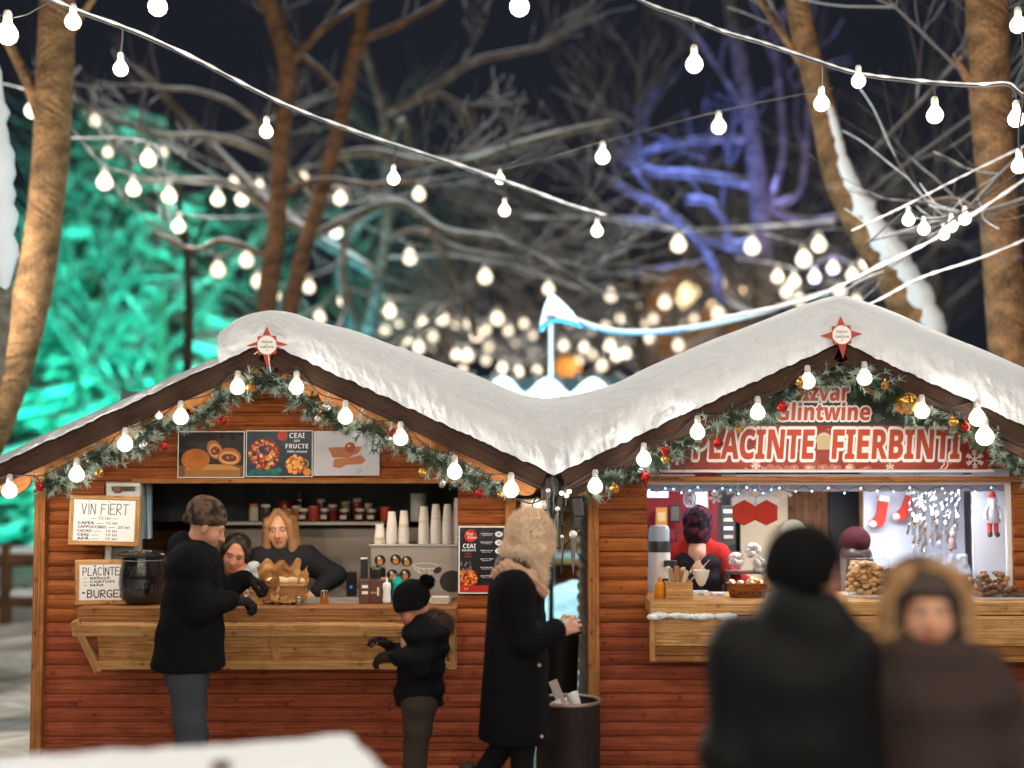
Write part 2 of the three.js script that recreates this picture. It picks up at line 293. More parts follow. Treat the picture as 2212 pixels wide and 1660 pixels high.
// right stall: counter, flap, window frame, walls within
{
  const t = rightStall, X = (px, z) => XL(px, z) - RCX;
  const cL = X(1403, 0.32), cR = HW + 0.02, cw = cR - cL, cc = (cL + cR) / 2;
  obj('counter_top', box(cw, 0.075, 0.62, cc, YL(1300, 0.32) - 0.04, 0.01, 0.006), pineWood, t);
  const fl = new THREE.Group(); fl.name = 'flap'; t.add(fl); fl.position.set(0, YL(1330, 0.32), 0.31); fl.rotation.x = 0.06;
  obj('board', box(cw - 0.01, 0.17, 0.03, cc, -0.09, 0, 0.005), wood([0.72, 0.44, 0.19]), fl);
  obj('board', box(cw - 0.01, 0.055, 0.022, cc, -0.205, -0.012, 0.004), wood([0.42, 0.19, 0.065]), fl);
  obj('board', box(cw - 0.01, 0.03, 0.028, cc, -0.25, 0, 0.004), wood([0.52, 0.27, 0.095]), fl);
  obj('end_board', box(0.03, 0.26, 0.05, cL + 0.012, -0.13, 0.004, 0.004), pineWood, fl);
  obj('window_frame', box(X(2195) - X(1390), 0.035, 0.03, (X(2195) + X(1390)) / 2, YL(1041), -0.03, 0.008), white, t);
  obj('window_frame', box(0.04, 0.66, 0.03, X(2181), YL(1041) - 0.32, -0.03, 0.01), white, t);
  obj('banner_ledge', box(X(2140) - X(1400), 0.016, 0.03, (X(2140) + X(1400)) / 2, YL(1018), 0.05), white, t);
  // partition walls seen through the opening
  const Z = -1.0;
  obj('red_wall', box(X(1548, Z) - X(1380, Z), 0.7, 0.02, (X(1548, Z) + X(1380, Z)) / 2, 1.62, Z), mat([0.30, 0.012, 0.02]), t);
  obj('white_wall', box(X(2078, Z) - X(1862, Z), 0.75, 0.02, (X(2078, Z) + X(1862, Z)) / 2, 1.60, Z + 0.02), mat([0.60, 0.63, 0.72]), t);
  obj('white_wall', box(X(2190, -0.6) - X(2098, -0.6), 0.75, 0.02, (X(2190, -0.6) + X(2098, -0.6)) / 2, 1.60, -0.6), mat([0.62, 0.64, 0.70]), t);
  const bw = (n, a, b, y0, y1, z, m) => obj(n, box(X(b, z) - X(a, z), y1 - y0, 0.03, (X(a, z) + X(b, z)) / 2, (y0 + y1) / 2, z), m, t);
  bw('cream_panel', 1598, 1700, 1.0, YL(1058, -1.3), -1.3, mat([0.62, 0.5, 0.33]));
  bw('brown_view_panel', 1702, 1786, 1.0, 2.0, -1.35, wood([0.26, 0.14, 0.07])); bw('brown_view_panel', 1640, 1700, YL(1130, -1.36), 2.0, -1.38, wood([0.20, 0.10, 0.05]));  // brown panels stand in for the tree seen through the rear opening
  bw('dark_view_panel', 1788, 1858, 0.1, 2.0, -1.4, black); bw('door_post', 1856, 1868, 0.1, 2.0, -1.34, pineWood);  // black panel stands in for the darkness outside the rear opening
  bw('back_wall', 1300, 1600, 0.1, 2.0, BACKZ + 0.02, insideWhite); bw('back_wall', 1860, 2220, 0.1, 2.0, BACKZ + 0.02, insideWhite); bw('rear_panel', 1590, 1866, 0.1, 2.0, BACKZ + 0.05, wood([0.12, 0.07, 0.04]));
  obj('round_sign', new THREE.CylinderGeometry(0.085, 0.085, 0.02, 24).rotateX(Math.PI / 2).translate(X(1712, -1.2), YL(1150, -1.2), -1.2), mat([0.62, 0.55, 0.42]), t);
  obj('wall_strip', box(0.03, 0.75, 0.03, X(1976, Z), 1.6, Z + 0.046), mat([0.55, 0.56, 0.6]), t);
  obj('work_top', box(2 * HW - 0.2, 0.03, 0.8, 0, 1.06, -0.72, 0.004), white, t);
  obj('header_panel', box(X(2185, -0.25) - X(1397, -0.25), 0.07, 0.02, (X(2185, -0.25) + X(1397, -0.25)) / 2, YL(1050, -0.25), -0.26), mat([0.55, 0.58, 0.75]), t);
}

// ---------------------------------------------------------------- snow on the two roofs, one drift that fills the valley
{
  const pts = [[478, 752], [482, 730], [500, 703], [540, 684], [590, 676], [640, 683], [700, 704], [770, 722], [850, 750], [930, 776], [1000, 800], [1060, 826], [1110, 850], [1180, 866], [1250, 856], [1330, 830], [1400, 796], [1500, 752], [1600, 712], [1700, 672], [1760, 651], [1812, 641], [1860, 655], [1950, 690], [2050, 735], [2130, 768], [2240, 815], [2420, 900]];
  const SZ = ROOFZ + 0.03, top = pts.map(([x, y]) => { const p = P(x, y, SZ - 0.1); return [p.x, p.y]; });
  // thin crust left of the ridge
  const thin = []; for (let x = -0.2; x <= 3.15; x += 0.05) thin.push(x);
  const topAt = (x) => { if (x <= top[0][0]) return null; for (let i = 1; i < top.length; i++) if (x <= top[i][0]) { const a = top[i - 1], b = top[i]; return lerp(a[1], b[1], (x - a[0]) / (b[0] - a[0])); } return top.at(-1)[1]; };
  const base = (x) => { const l = APEX - Math.abs(x - LCX) * TAN, r = APEX - Math.abs(x - RCX) * TAN; return Math.max(l, r); };
  const sm = (x) => { let s = 0, n = 0; for (const d of [-0.04, -0.02, 0, 0.02, 0.04]) { const v = topAt(x + d); if (v != null) { s += v; n++; } } return n ? s / n : null; };
  const sheet = (xs, topOf, bulge) => {
    const prof = [[0, 0], [0.25, 0.55], [0.55, 0.9], [0.8, 1], [0.94, 0.75], [1, 0.2], [1.0, -0.6], [1, -2.5], [0.98, -8], [0.96, -16], [0.92, -22]];
    const sub = 3, rows = []; for (let i = 0; i < prof.length - 1; i++) for (let k = 0; k < (i < 6 ? sub : 2); k++) { const f = k / (i < 6 ? sub : 2); rows.push([lerp(prof[i][0], prof[i + 1][0], f), lerp(prof[i][1], prof[i + 1][1], f)]); } rows.push(prof.at(-1));
    const pos = [], uv = [], idx = [], R = rows.length;
    xs.forEach((x) => {
      const b = base(x) + 0.002, tp = topOf(x), h = Math.max(0.012, tp - b);
      rows.forEach(([fy, fz], j) => {
        let y = b + h * fy, z = SZ + 0.0 + bulge * Math.min(h * 4, 1) * fz * (fz < 0 ? 1 : 1);
        if (fz < -0.3) z = SZ + fz * 0.11;
        z = Math.max(z, BACKZ + 0.05);
        const crumb = j > 0 && fz > -0.5 ? 1 : 0;
        const n1 = nz(x * 3, y * 3, z * 3), n2 = nz(x * 16, y * 16, 2), n3 = nz(x * 42, y * 42, 6);
        z += crumb * (0.015 * n1 + Math.pow(1 - fy, 1.3) * (0.012 * n2 + 0.016 * n3 + 0.012 * Math.max(0, nz(x * 26, y * 26, 9)))); y += (j > 0 ? 0.012 * n1 * fy : 0.012 * n2 + 0.006 * n3 - 0.008);
        if (fz < -0.4) y += 0.03 * nz(x * 1.2, 1, z * 1.2);
        pos.push(x, y, z); uv.push(x, j * 0.05);
      });
    });
    for (let i = 0; i < xs.length - 1; i++) for (let j = 0; j < R - 1; j++) { const a = i * R + j, b = a + R; idx.push(a, b, a + 1, b, b + 1, a + 1); }
    const g = new THREE.BufferGeometry(); g.setAttribute('position', new THREE.Float32BufferAttribute(pos, 3)); g.setAttribute('uv', new THREE.Float32BufferAttribute(uv, 2)); g.setIndex(idx); g.computeVertexNormals(); return g;
  };
  const xs = []; for (let x = top[0][0] + 0.002; x < 3.42; x += 0.011) xs.push(x);
  const g1 = sheet(xs, (x) => sm(x) ?? base(x) + 0.03, 0.05);
  const xl = []; for (let x = LCX - SPAN - 0.02; x <= top[0][0] + 0.03; x += 0.02) xl.push(x);
  const g2 = sheet(xl, (x) => base(x) + 0.036 + 0.01 * nz(x * 5, 0, 0), 0.02);
  // rounded end of the thick drift
  const b0 = base(top[0][0]), hC = sm(top[0][0] + 0.06) - b0, cap = [];
  for (let k = 0; k < 9; k++) cap.push(new THREE.SphereGeometry(1, 14, 10).scale(0.06, hC * 0.5, 0.2).translate(top[0][0] + 0.045, b0 + hC * 0.47, SZ - 0.17 - k * 0.27));
  tag(obj('roof_snow', [g1, g2, ...cap], snowMat), 'thick white snow lying across both stall roofs and filling the valley between', 'snow', null, 'stuff');
}

// ================================================================ string lights
// pear-shaped bulb hanging from its socket; origin where the socket meets the cable
const bulbGeo = lathe([[0.001, -0.128], [0.018, -0.125], [0.034, -0.112], [0.041, -0.092], [0.038, -0.074], [0.027, -0.056], [0.017, -0.044], [0.015, -0.036]], 20);
const socketGeo = merge([lathe([[0.001, 0.004], [0.012, 0.002], [0.017, -0.01], [0.018, -0.04], [0.001, -0.042]], 14)]);
const socketMat = mat([0.5, 0.48, 0.45], { roughness: 0.6 });
// a cable through points with bulbs: [[x, y, z], ...]; bulbs: {at: Vector3 (centre of the bulb), s, I}
function lightString(label, cablePts, bulbs, o = {}) {
  const t = thing('string_light', label, 'string lights', [0, 0, 0], 0, o.group ?? 'strings of bulbs hung between the trees');
  obj('cable', tube(cablePts, o.r ?? 0.006, 6, cablePts.length * 6), cableMat, t);
  if (o.snow) obj('snow', tube(cablePts.map((p) => p.clone().add(V(0, o.snow * 0.7, 0))), (q) => o.snow * (0.7 + 0.55 * nz(q * 40, 1, o.snow * 90)), 8, cablePts.length * 14), snowMat, t);
  for (const b of bulbs) {
    const s = b.s ?? 1, base = b.at.clone().add(V(0, 0.09 * s, 0));
    const m = obj('bulb', bulbGeo, o.mat ?? bulbMat, t); m.scale.setScalar(s); m.position.copy(base);
    obj('socket', socketGeo, socketMat, m);
    if (b.I) { bulbLight(t, b.at, b.I, b.c ?? BULB, 2); }
  }
  return t;
}

// bulbs overhead towards and behind the camera, which light the fronts of the stalls
{
  const names = ['string of bulbs high across the market, nearest the stalls', 'string of bulbs high across the market, between the other two overhead strings', 'added unseen string of bulbs high across the market, farthest from the stalls'];  // the farthest string is unseen, added as front light for the woman facing the camera
  [[2.4, 4.9, 3.8], [5.6, 4.6, 7.6], [9.6, 3.45, 9.6]].forEach(([z, y, I], k) => {
    const b = [], c = [];
    for (let i = 0; i < 7; i++) { const x = -5.4 + i * 1.8 + k * 0.6, yy = y - 0.28 * Math.sin(Math.PI * (i + 0.5) / 7); b.push({ at: V(x, yy, z), I }); c.push(V(x, yy + 0.09, z)); }
    lightString(names[k], [V(-7.5, y + 0.2, z), ...c, V(7.5, y + 0.2, z)], b);
  });
}
// strings in the picture: bulbs [x, y, z] in photograph units and depth; ends [x, y, z]
const S = (label, a, bulbs, b, o = {}) => {
  const bs = bulbs.map(([x, y, z, s]) => ({ at: P(x, y, ZB(z)), s: (s ?? 1) * RB(z) * (z < -2 ? 1.22 : 1.1), I: (o.I === undefined ? (z < -2 ? 0.55 : 1) : o.I) * RB(z) ** 2 }));
  const c = bs.map((q) => q.at.clone().add(V(0, (o.drop ?? 0.09) * q.s, 0)));
  const mid = (o.via ?? []).map((q) => P(...q)), far = bulbs[0][2] < -2, e = (q) => P(q[0], q[1], ZB(q[2]));
  return lightString(label, [e(a), ...(mid.length ? mid : c), e(b)], bs, { mat: far ? bulbSoft : bulbMat, snow: far ? 0.011 * RB(bulbs[0][2]) : 0, r: 0.006 * RB(bulbs[0][2]), ...o });
};
// thick snow-coated cables: the bulbs hang a little below them
function snowString(label, path, bulbs, thick, I) {
  const c = path.map((q) => P(...q)), t = lightString(label, c, bulbs.map(([x, y, z, s]) => ({ at: P(x, y, z), s: (s ?? 1) * 1.12, I })), { snow: thick, r: 0.01 });
  const curve = new THREE.CatmullRomCurve3(c, false, 'centripetal'), pts = curve.getPoints(200);
  for (const [x, y, z, s] of bulbs) {
    const b = P(x, y, z).add(V(0, 0.09 * (s ?? 1), 0)); let best = pts[0], d = 9; for (const p of pts) { const q = Math.abs(p.x - b.x); if (q < d) { d = q; best = p; } }
    obj('drop_wire', tube([best.clone(), best.clone().lerp(b, 0.5).add(V(0.004, 0, 0)), b], 0.006, 5, 4), cableMat, t);
  }
  return t;
}
snowString('snow-coated cable of bulbs running from the left trunk down towards the middle', [[60, -20, 0.9], [157, 22, 0.7], [300, 75, 0.4], [420, 130, 0.2], [600, 222, -0.2], [760, 284, -0.6], [900, 330, -1.0], [1000, 362, -1.3], [1130, 408, -1.8], [1230, 445, -2.2], [1310, 468, -2.5]],
  [[157, 48, 0.72, 1], [260, 150, 0.5, 0.95], [575, 285, -0.1, 0.95], [850, 387, -0.85, 0.95], [1090, 456, -1.6, 0.95], [1290, 500, -2.4, 1]], 0.016, 1.3);
snowString('snow-coated cable of bulbs crossing the bare tree at the upper right', [[1340, -25, -0.6], [1400, 10, -0.5], [1500, 45, -0.4], [1570, 72, -0.3], [1640, 92, -0.2], [1760, 132, 0], [1850, 160, 0.1], [1950, 174, 0.15], [2040, 182, 0.2], [2120, 186, 0.2], [2180, 184, 0.2], [2200, 200, 0.2], [2260, 240, 0.2]],
  [[1500, 140, -0.4, 1.25], [1775, 225, 0, 1.05], [1855, 176, 0.1, 0.95], [2020, 250, 0.2, 1.1], [2196, 258, 0.2, 1.1]], 0.014, 1.3);
S('bulbs hanging at the very top edge of the photograph', [-100, -60, 0.4], [[15, 75, 0.4, 1.4], [340, 15, 0.3, 1.3], [1122, 15, 0.3, 1.35]], [1500, -160, 0.3], { via: [[15, 40, 0.4], [160, -20, 0.4], [340, -22, 0.3], [720, -60, 0.3], [1122, -20, 0.3]], r: 0.005 });
S('bulbs at the right edge beside the tall trunk', [2230, -60, 0.2], [[2200, 55, 0.2, 1.1], [2202, 360, 0.3, 1]], [2260, 420, 0.3], { via: [[2208, 10, 0.2], [2215, 180, 0.25], [2204, 325, 0.3]] });
S('long row of bulbs at mid height in front of the green tree', [-60, 170, -2.6], [[70, 240, -2.6, 1.3], [225, 395, -3.4, 1.35], [288, 410, -3.6, 1.2], [365, 425, -3.8, 1.3], [470, 432, -4, 1.2], [522, 432, -4.2, 1.2], [605, 440, -4.4, 1.2], [735, 430, -4.6, 1.2], [905, 421, -4.8, 1.2]], [1250, 330, -5.4]);
S('bulbs strung from the single bulb left of the forked trunks', [140, 300, -3], [[320, 345, -3, 1.3], [385, 490, -4, 1.2], [725, 502, -5.5, 1.35], [885, 558, -6, 1.45], [1048, 600, -6.2, 1.45], [1185, 626, -6.4, 1.2]], [1560, 560, -7]);
S('bulbs leading from the middle bulb up to the upper right trees', [1150, 330, -2], [[1080, 388, -2, 0.8], [1302, 340, -1.8, 1.2], [1553, 275, -1.6, 1.2]], [1800, 190, -1]);
S('bulbs sloping through the blue-lit branches', [1330, 470, -4.5], [[1466, 530, -4.5, 1.45], [1625, 535, -5, 1.5], [1737, 562, -5, 1.5], [1770, 530, -5.2, 1.4], [1886, 522, -5.4, 1.2]], [2080, 430, -5.4]);
S('cluster of bulbs in front of the right tall trunk', [1860, 540, -1.4], [[1963, 476, -1.2, 0.95], [1996, 496, -1, 0.9], [2056, 490, -0.9, 0.9], [2085, 474, -0.8, 0.9], [2040, 508, -0.9, 0.8]], [2260, 330, 0], { drop: 0.07 });
S('bulbs running down beside the forked brown trunks', [380, 520, -6], [[470, 585, -6, 1.45], [532, 564, -6.4, 1.4], [556, 610, -6.8, 1.3], [592, 640, -7.4, 1.35], [640, 632, -8, 1.35], [667, 622, -8.4, 1.3]], [780, 560, -9]);
S('bulbs low behind the left roof ridge', [640, 690, -8], [[690, 688, -8, 1.3], [742, 650, -8.4, 1.35], [803, 668, -8.8, 1.45], [842, 674, -9, 1.45], [866, 770, -9.4, 1.4], [905, 752, -9.6, 1.3], [912, 700, -10, 1.4]], [1010, 640, -10]);
S('bulbs left of the blue sail pole', [820, 640, -9], [[956, 690, -9, 1.5], [1030, 726, -9.2, 1.5], [1075, 690, -9.6, 1.55], [1010, 770, -10, 1.4], [985, 768, -10, 1.2], [1085, 796, -10.4, 1.2], [1120, 805, -10.4, 1.2]], [1180, 760, -11]);
S('bulbs right of the blue sail pole', [1180, 690, -9], [[1320, 640, -9, 1.45], [1372, 668, -9.4, 1.6], [1437, 655, -9.8, 1.6], [1552, 615, -10.2, 1.6], [1552, 680, -10.2, 1.6]], [1700, 580, -11]);
S('lowest bulbs in the dip between the two snowy roofs', [1130, 740, -10], [[1160, 802, -10, 1.1], [1218, 748, -10.2, 1.25], [1262, 752, -10.6, 1.2], [1300, 792, -11, 1.3], [1318, 748, -11, 1.4], [1332, 770, -11.2, 1.3], [1352, 765, -11.4, 1.3], [1402, 730, -11.6, 1.4], [1466, 748, -12, 1.5]], [1540, 680, -13]);
S('bulbs behind the right roof ridge', [1640, 590, -7], [[1700, 632, -7, 1.35], [1727, 650, -7.2, 1.2], [1640, 650, -7.6, 1.2], [1815, 632, -7.8, 1.3], [1870, 570, -8, 1.4], [1850, 652, -8.2, 1.2]], [1960, 520, -9]);
S('far bulbs low between the pole and the right roof', [1190, 720, -16], [[1232, 700, -16, 1.3], [1275, 722, -16.4, 1.3], [1345, 712, -17, 1.4], [1392, 700, -17, 1.3], [1480, 704, -17.6, 1.4], [1250, 780, -18, 1.4], [1280, 768, -18, 1.4]], [1600, 640, -19]);
S('far bulbs low to the left of the sail pole', [820, 720, -15], [[860, 700, -15, 1.4], [935, 728, -15.4, 1.4], [985, 700, -16, 1.3], [1055, 750, -16, 1.4], [1110, 742, -16.4, 1.4], [1150, 772, -17, 1.4]], [1190, 740, -18]);

S('second row of far bulbs low across the middle', [1000, 660, -12], [[1012, 700, -12, 1.2], [1050, 712, -12, 1.2], [1098, 716, -12.4, 1.2], [1132, 700, -12.6, 1.2], [1152, 726, -13, 1.2], [1310, 700, -13, 1.2], [1340, 690, -13.2, 1.2], [1412, 690, -13.6, 1.3], [1500, 690, -14, 1.2]], [1640, 620, -14], { I: 0.3 });
S('bulbs massed low behind the left roof slope', [760, 720, -13], [[790, 715, -13, 1.2], [832, 716, -13, 1.3], [880, 735, -13.2, 1.2], [930, 760, -13.4, 1.2], [962, 738, -13.4, 1.2], [1000, 800, -13.8, 1.2], [1050, 780, -14, 1.2]], [1130, 730, -14], { I: 0.3 });
S('bulbs in the upper right between the blue-lit tree and the bent trunk', [1590, 560, -5.5], [[1680, 600, -5.5, 1.2], [1716, 610, -5.6, 1.2], [1760, 600, -5.8, 1.2], [1800, 580, -6, 1.2], [1842, 596, -6, 1.2], [1900, 560, -6.2, 1.2]], [2000, 500, -6.2], { I: 0.4 });
S('faint bulbs high behind the left forked trunks', [200, 190, -6], [[205, 262, -6, 1.1], [232, 330, -6.2, 1], [352, 330, -6.4, 0.9], [505, 392, -6.6, 1], [560, 400, -6.8, 0.9], [655, 385, -7, 1]], [760, 340, -7], { I: 0.3 });
for (const [k, path] of [[[1560, 690], [1760, 640], [1900, 580], [2010, 525], [2120, 450], [2240, 375]], [[1840, 500], [1960, 440], [2060, 395], [2240, 305]], [[1780, 700], [1890, 650], [1990, 605], [2120, 560], [2240, 505]], [[1130, 470], [1290, 470], [1450, 500], [1640, 492], [1800, 475]], [[820, 560], [960, 550], [1100, 575], [1250, 625], [1380, 640]]].entries()) {
  const z = k < 3 ? -1.6 : -9, c = path.map(([x, y], i) => P(x, y + 4 * Math.sin(i * 2), z)), t = thing('snowy_cable', ['thick snowy cable rising to the right edge past the straight tall trunk', 'upper thin snowy cable at the right edge', 'lowest snowy cable rising from the right roof to the right edge', 'pale snowy cable crossing behind the blue-lit boughs', 'pale snowy cable sagging over the middle of the dip'][k], 'cable');
  const r = k < 3 ? [0.016, 0.008, 0.011][k] : 0.022; obj('cable', tube(c, 0.005, 6, 40), cableMat, t); obj('snow', tube(c.map((p) => p.clone().add(V(0, r * 0.5, 0))), (u) => r * (0.8 + 0.7 * nz(u * 26, k, 3)), 8, 90), snowMat, t);
}

// ================================================================ fir garlands under the eaves, with baubles and a string of bulbs
const firMat = mat([0.032, 0.075, 0.045], { roughness: 0.7 }), firPale = mat([0.36, 0.45, 0.39], { roughness: 0.7 });
const baubleMats = { red: mat([0.42, 0.015, 0.012], { metalness: 0.75, roughness: 0.16, clearcoat: 1 }), gold: mat([0.72, 0.36, 0.07], { metalness: 0.9, roughness: 0.16, clearcoat: 1 }), silver: mat([0.78, 0.76, 0.78], { metalness: 0.95, roughness: 0.15 }), white: mat([0.9, 0.88, 0.84], { roughness: 0.25, clearcoat: 1 }) };
const needleGeo = (() => { const g = new THREE.BufferGeometry(); const L = 0.05, w = 0.0026; g.setAttribute('position', new THREE.Float32BufferAttribute([-w, 0, 0, w, 0, 0, 0, L, 0, 0, 0, -w, 0, 0, w, 0, L * 0.98, 0], 3)); g.setAttribute('uv', new THREE.Float32BufferAttribute(new Array(12).fill(0), 2)); g.computeVertexNormals(); return g; })();
function garland(label, path, baubles, z, thin = 1) {
  const t = thing('fir_garland', label, 'garland', [0, 0, 0], 0, 'fir garlands under the eaves');
  const curve = new THREE.CatmullRomCurve3(path.map(([x, y, dz]) => P(x, y, z + (dz ?? 0))), false, 'centripetal'), L = curve.getLength();
  obj('stem', tube(curve.getPoints(40), 0.006, 5, 60), mat([0.05, 0.04, 0.02]), t);
  const A = [], B = [], q = new THREE.Quaternion(), up = V(0, 1, 0), m = new THREE.Matrix4(), n = Math.floor(L * 165);
  for (let i = 0; i < n; i++) {
    const u = (i + rnd()) / n, c = curve.getPointAt(Math.min(u, 1)), tg = curve.getTangentAt(Math.min(u, 1));
    const fat = (0.92 + 0.62 * nz(u * L * 5, z, path[0][0])) * thin;
    // one twig: a short shoot with needles all round
    const a = rnd() * 6.283, side = V(Math.cos(a), Math.sin(a), 0).applyQuaternion(new THREE.Quaternion().setFromUnitVectors(V(0, 0, 1), tg)), dir = side.multiplyScalar(1).addScaledVector(tg, rr(-0.6, 1)).add(V(0, -0.25, 0.1)).normalize();
    const len = rr(0.05, 0.115) * fat, pale = rnd() < 0.58;
    for (let k = 0; k < 30; k++) {
      const f = rnd(), p = c.clone().addScaledVector(dir, len * f), nd = dir.clone().multiplyScalar(0.7).add(V(rr(-1, 1), rr(-1, 1), rr(-1, 1)).multiplyScalar(0.85)).normalize();
      const s = rr(0.6, 1.05) * (0.7 + 0.3 * fat); m.compose(p, q.setFromUnitVectors(up, nd), V(s, s, s)); (pale && f > 0.35 ? B : A).push(m.clone());
    }
  }
  inst('needles', needleGeo, firMat, A, t); inst('frosted_needles', needleGeo, firPale, B, t);
  for (const [x, y, kind, r, dz] of baubles) {
    const p = P(x, y, z + (dz ?? 0.06)), R = (r ?? 12) * 0.82 / M(z);
    const b = obj('bauble', merge([sph(R, 0, 0, 0, 18, 12), cyl(R * 0.25, R * 0.22, R * 0.3, 0, R * 0.95, 0, 8)]), baubleMats[kind], t); b.position.copy(p);
  }
  return t;
}
const GZ = 0.375;
garland('frosted fir garland with red and silver baubles, left slope of the left stall', [[85, 1052], [130, 1036], [165, 1018], [215, 985], [262, 972], [300, 965], [322, 930], [370, 915], [410, 915], [450, 890], [480, 862], [512, 840], [545, 832]], [[85, 1052, 'red', 13], [215, 1022, 'gold', 11], [311, 963, 'silver', 12], [353, 966, 'red', 12], [343, 899, 'white', 10], [480, 911, 'red', 12], [543, 838, 'gold', 13]], GZ);
garland('frosted fir garland with gold baubles, right slope of the left stall', [[548, 826], [580, 822], [612, 822], [640, 838], [662, 872], [700, 890], [730, 915], [765, 925], [805, 928], [850, 950], [885, 968], [930, 992], [985, 1012], [1040, 1040], [1090, 1062]], [[686, 905, 'white', 9], [690, 890, 'gold', 8], [705, 880, 'silver', 12], [838, 948, 'silver', 9], [912, 1022, 'gold', 13], [955, 1046, 'silver', 10], [1035, 1068, 'red', 13], [1080, 1070, 'gold', 9], [850, 935, 'red', 10]], GZ);
garland('fir garland with copper and gold baubles, left slope of the right stall', [[1270, 1052], [1330, 1035], [1360, 1012], [1410, 985], [1440, 985], [1480, 950], [1530, 922], [1562, 905], [1600, 898], [1640, 890], [1680, 862], [1712, 840], [1750, 818]], [[1327, 1056, 'gold', 13], [1395, 1033, 'red', 15], [1383, 1018, 'silver', 8], [1437, 973, 'red', 13], [1437, 992, 'gold', 12], [1552, 958, 'red', 14], [1598, 927, 'gold', 11], [1690, 880, 'red', 15], [1728, 827, 'gold', 14], [1746, 815, 'gold', 10]], GZ);
garland('fir garland with large gold bauble, right slope of the right stall', [[1760, 812], [1800, 805], [1860, 812], [1905, 835], [1940, 862], [1990, 895], [2040, 910], [2080, 915], [2120, 940], [2160, 975], [2200, 1005], [2250, 1020]], [[1912, 832, 'gold', 12], [1960, 870, 'gold', 34, 0.0], [2060, 913, 'gold', 13], [2085, 923, 'red', 13], [2058, 903, 'gold', 7], [2135, 945, 'red', 8]], GZ, 1.05);
function eaveBulbs(label, pts, ends) {
  const z = 0.43, b = pts.map(([x, y, s]) => ({ at: P(x, y, z), s: (s ?? 1) * 1.05, I: 0.55 }));
  const c = []; [ends[0], ...pts, ends[1]].forEach((q, i, A) => { c.push(P(q[0], q[1] - (i && i < A.length - 1 ? 34 : 0), z - 0.01)); if (i < A.length - 1) { const n = A[i + 1]; c.push(P((q[0] + n[0]) / 2, (q[1] + n[1]) / 2 - 18, z - 0.02)); } });
  return lightString(label, c, b, { group: 'strings of bulbs along the stall eaves', r: 0.004 });
}
eaveBulbs('bulbs and wire following the left stall gable', [[20, 1062], [165, 1027], [270, 961], [390, 903], [513, 838], [640, 838], [746, 902], [865, 948], [982, 1021], [1104, 1060, 1.05]], [[-60, 1050], [1170, 1055]]);
eaveBulbs('bulbs and wire following the right stall gable', [[1286, 1052], [1391, 994], [1507, 935], [1637, 893], [1745, 826], [1868, 818], [1992, 890], [2112, 905, 1.1], [2128, 945, 1.2], [2250, 1000]], [[1215, 1060], [2300, 1010]]);

// ================================================================ star signs on the two ridges
function starSign(label, x, y, tilt, broken) {
  const z = ROOFZ + 0.06, p = P(x, y, z), k = 1 / M(z), t = thing('star_sign', label, 'star sign', p, 0, 'red star signs on the stall ridges');
  const s = new THREE.Shape(), n = 8; const L = [40, 24, 44, 24, 52, 24, 44, 24];
  for (let i = 0; i < n; i++) { const a = Math.PI / 2 - i * Math.PI / 4 + tilt, b = a - Math.PI / 8, r = L[i] * k * (i % 2 ? 1.12 : 1), q = 21 * k; s[i ? 'lineTo' : 'moveTo'](Math.cos(a) * r, Math.sin(a) * r); s.lineTo(Math.cos(b) * q, Math.sin(b) * q); }
  obj('star', extrude(s, 0.008, 0.002, 1), mat([0.42, 0.042, 0.018], { roughness: 0.5 }), t);
  const tex = canvasTex(256, 256, (c) => {
    c.fillStyle = '#efece8'; c.fillRect(0, 0, 256, 256); c.fillStyle = '#4c4a4e'; c.textAlign = 'center'; c.font = 'bold 46px sans-serif';
    c.fillText('TÂRGUL', 128, 100); c.font = '24px sans-serif'; c.fillText('de', 128, 130); c.font = 'bold 46px sans-serif'; c.fillText('CRĂCIUN', 128, 174); c.fillRect(112, 200, 32, 8);
  });
  const d = obj('disc', new THREE.CircleGeometry(19 * k, 32), mat([1, 1, 1], { map: tex, roughness: 0.4 }), t); d.position.z = 0.0125; d.rotation.z = tilt * 0.3;
  const ring = obj('disc_rim', new THREE.TorusGeometry(19.5 * k, 0.003, 6, 32), white, t); ring.position.z = 0.011;
  if (broken) for (const [a, r0, r1] of [[-0.1, 20, 44], [-1.72 + 0.3, 20, 58], [Math.PI + 0.12, 22, 44], [-2.5, 24, 34]]) { const w = obj('light_strip', box((r1 - r0) * k, 0.005, 0.004), white, t); w.position.set(Math.cos(a) * (r0 + r1) / 2 * k, Math.sin(a) * (r0 + r1) / 2 * k, 0.014); w.rotation.z = a; }
  return t;
}
starSign('red star with white light strips on the left stall ridge', 577, 746, 0.03, true);
starSign('plain red star with pale disc on the right stall ridge', 1818, 724, 0.05, false);

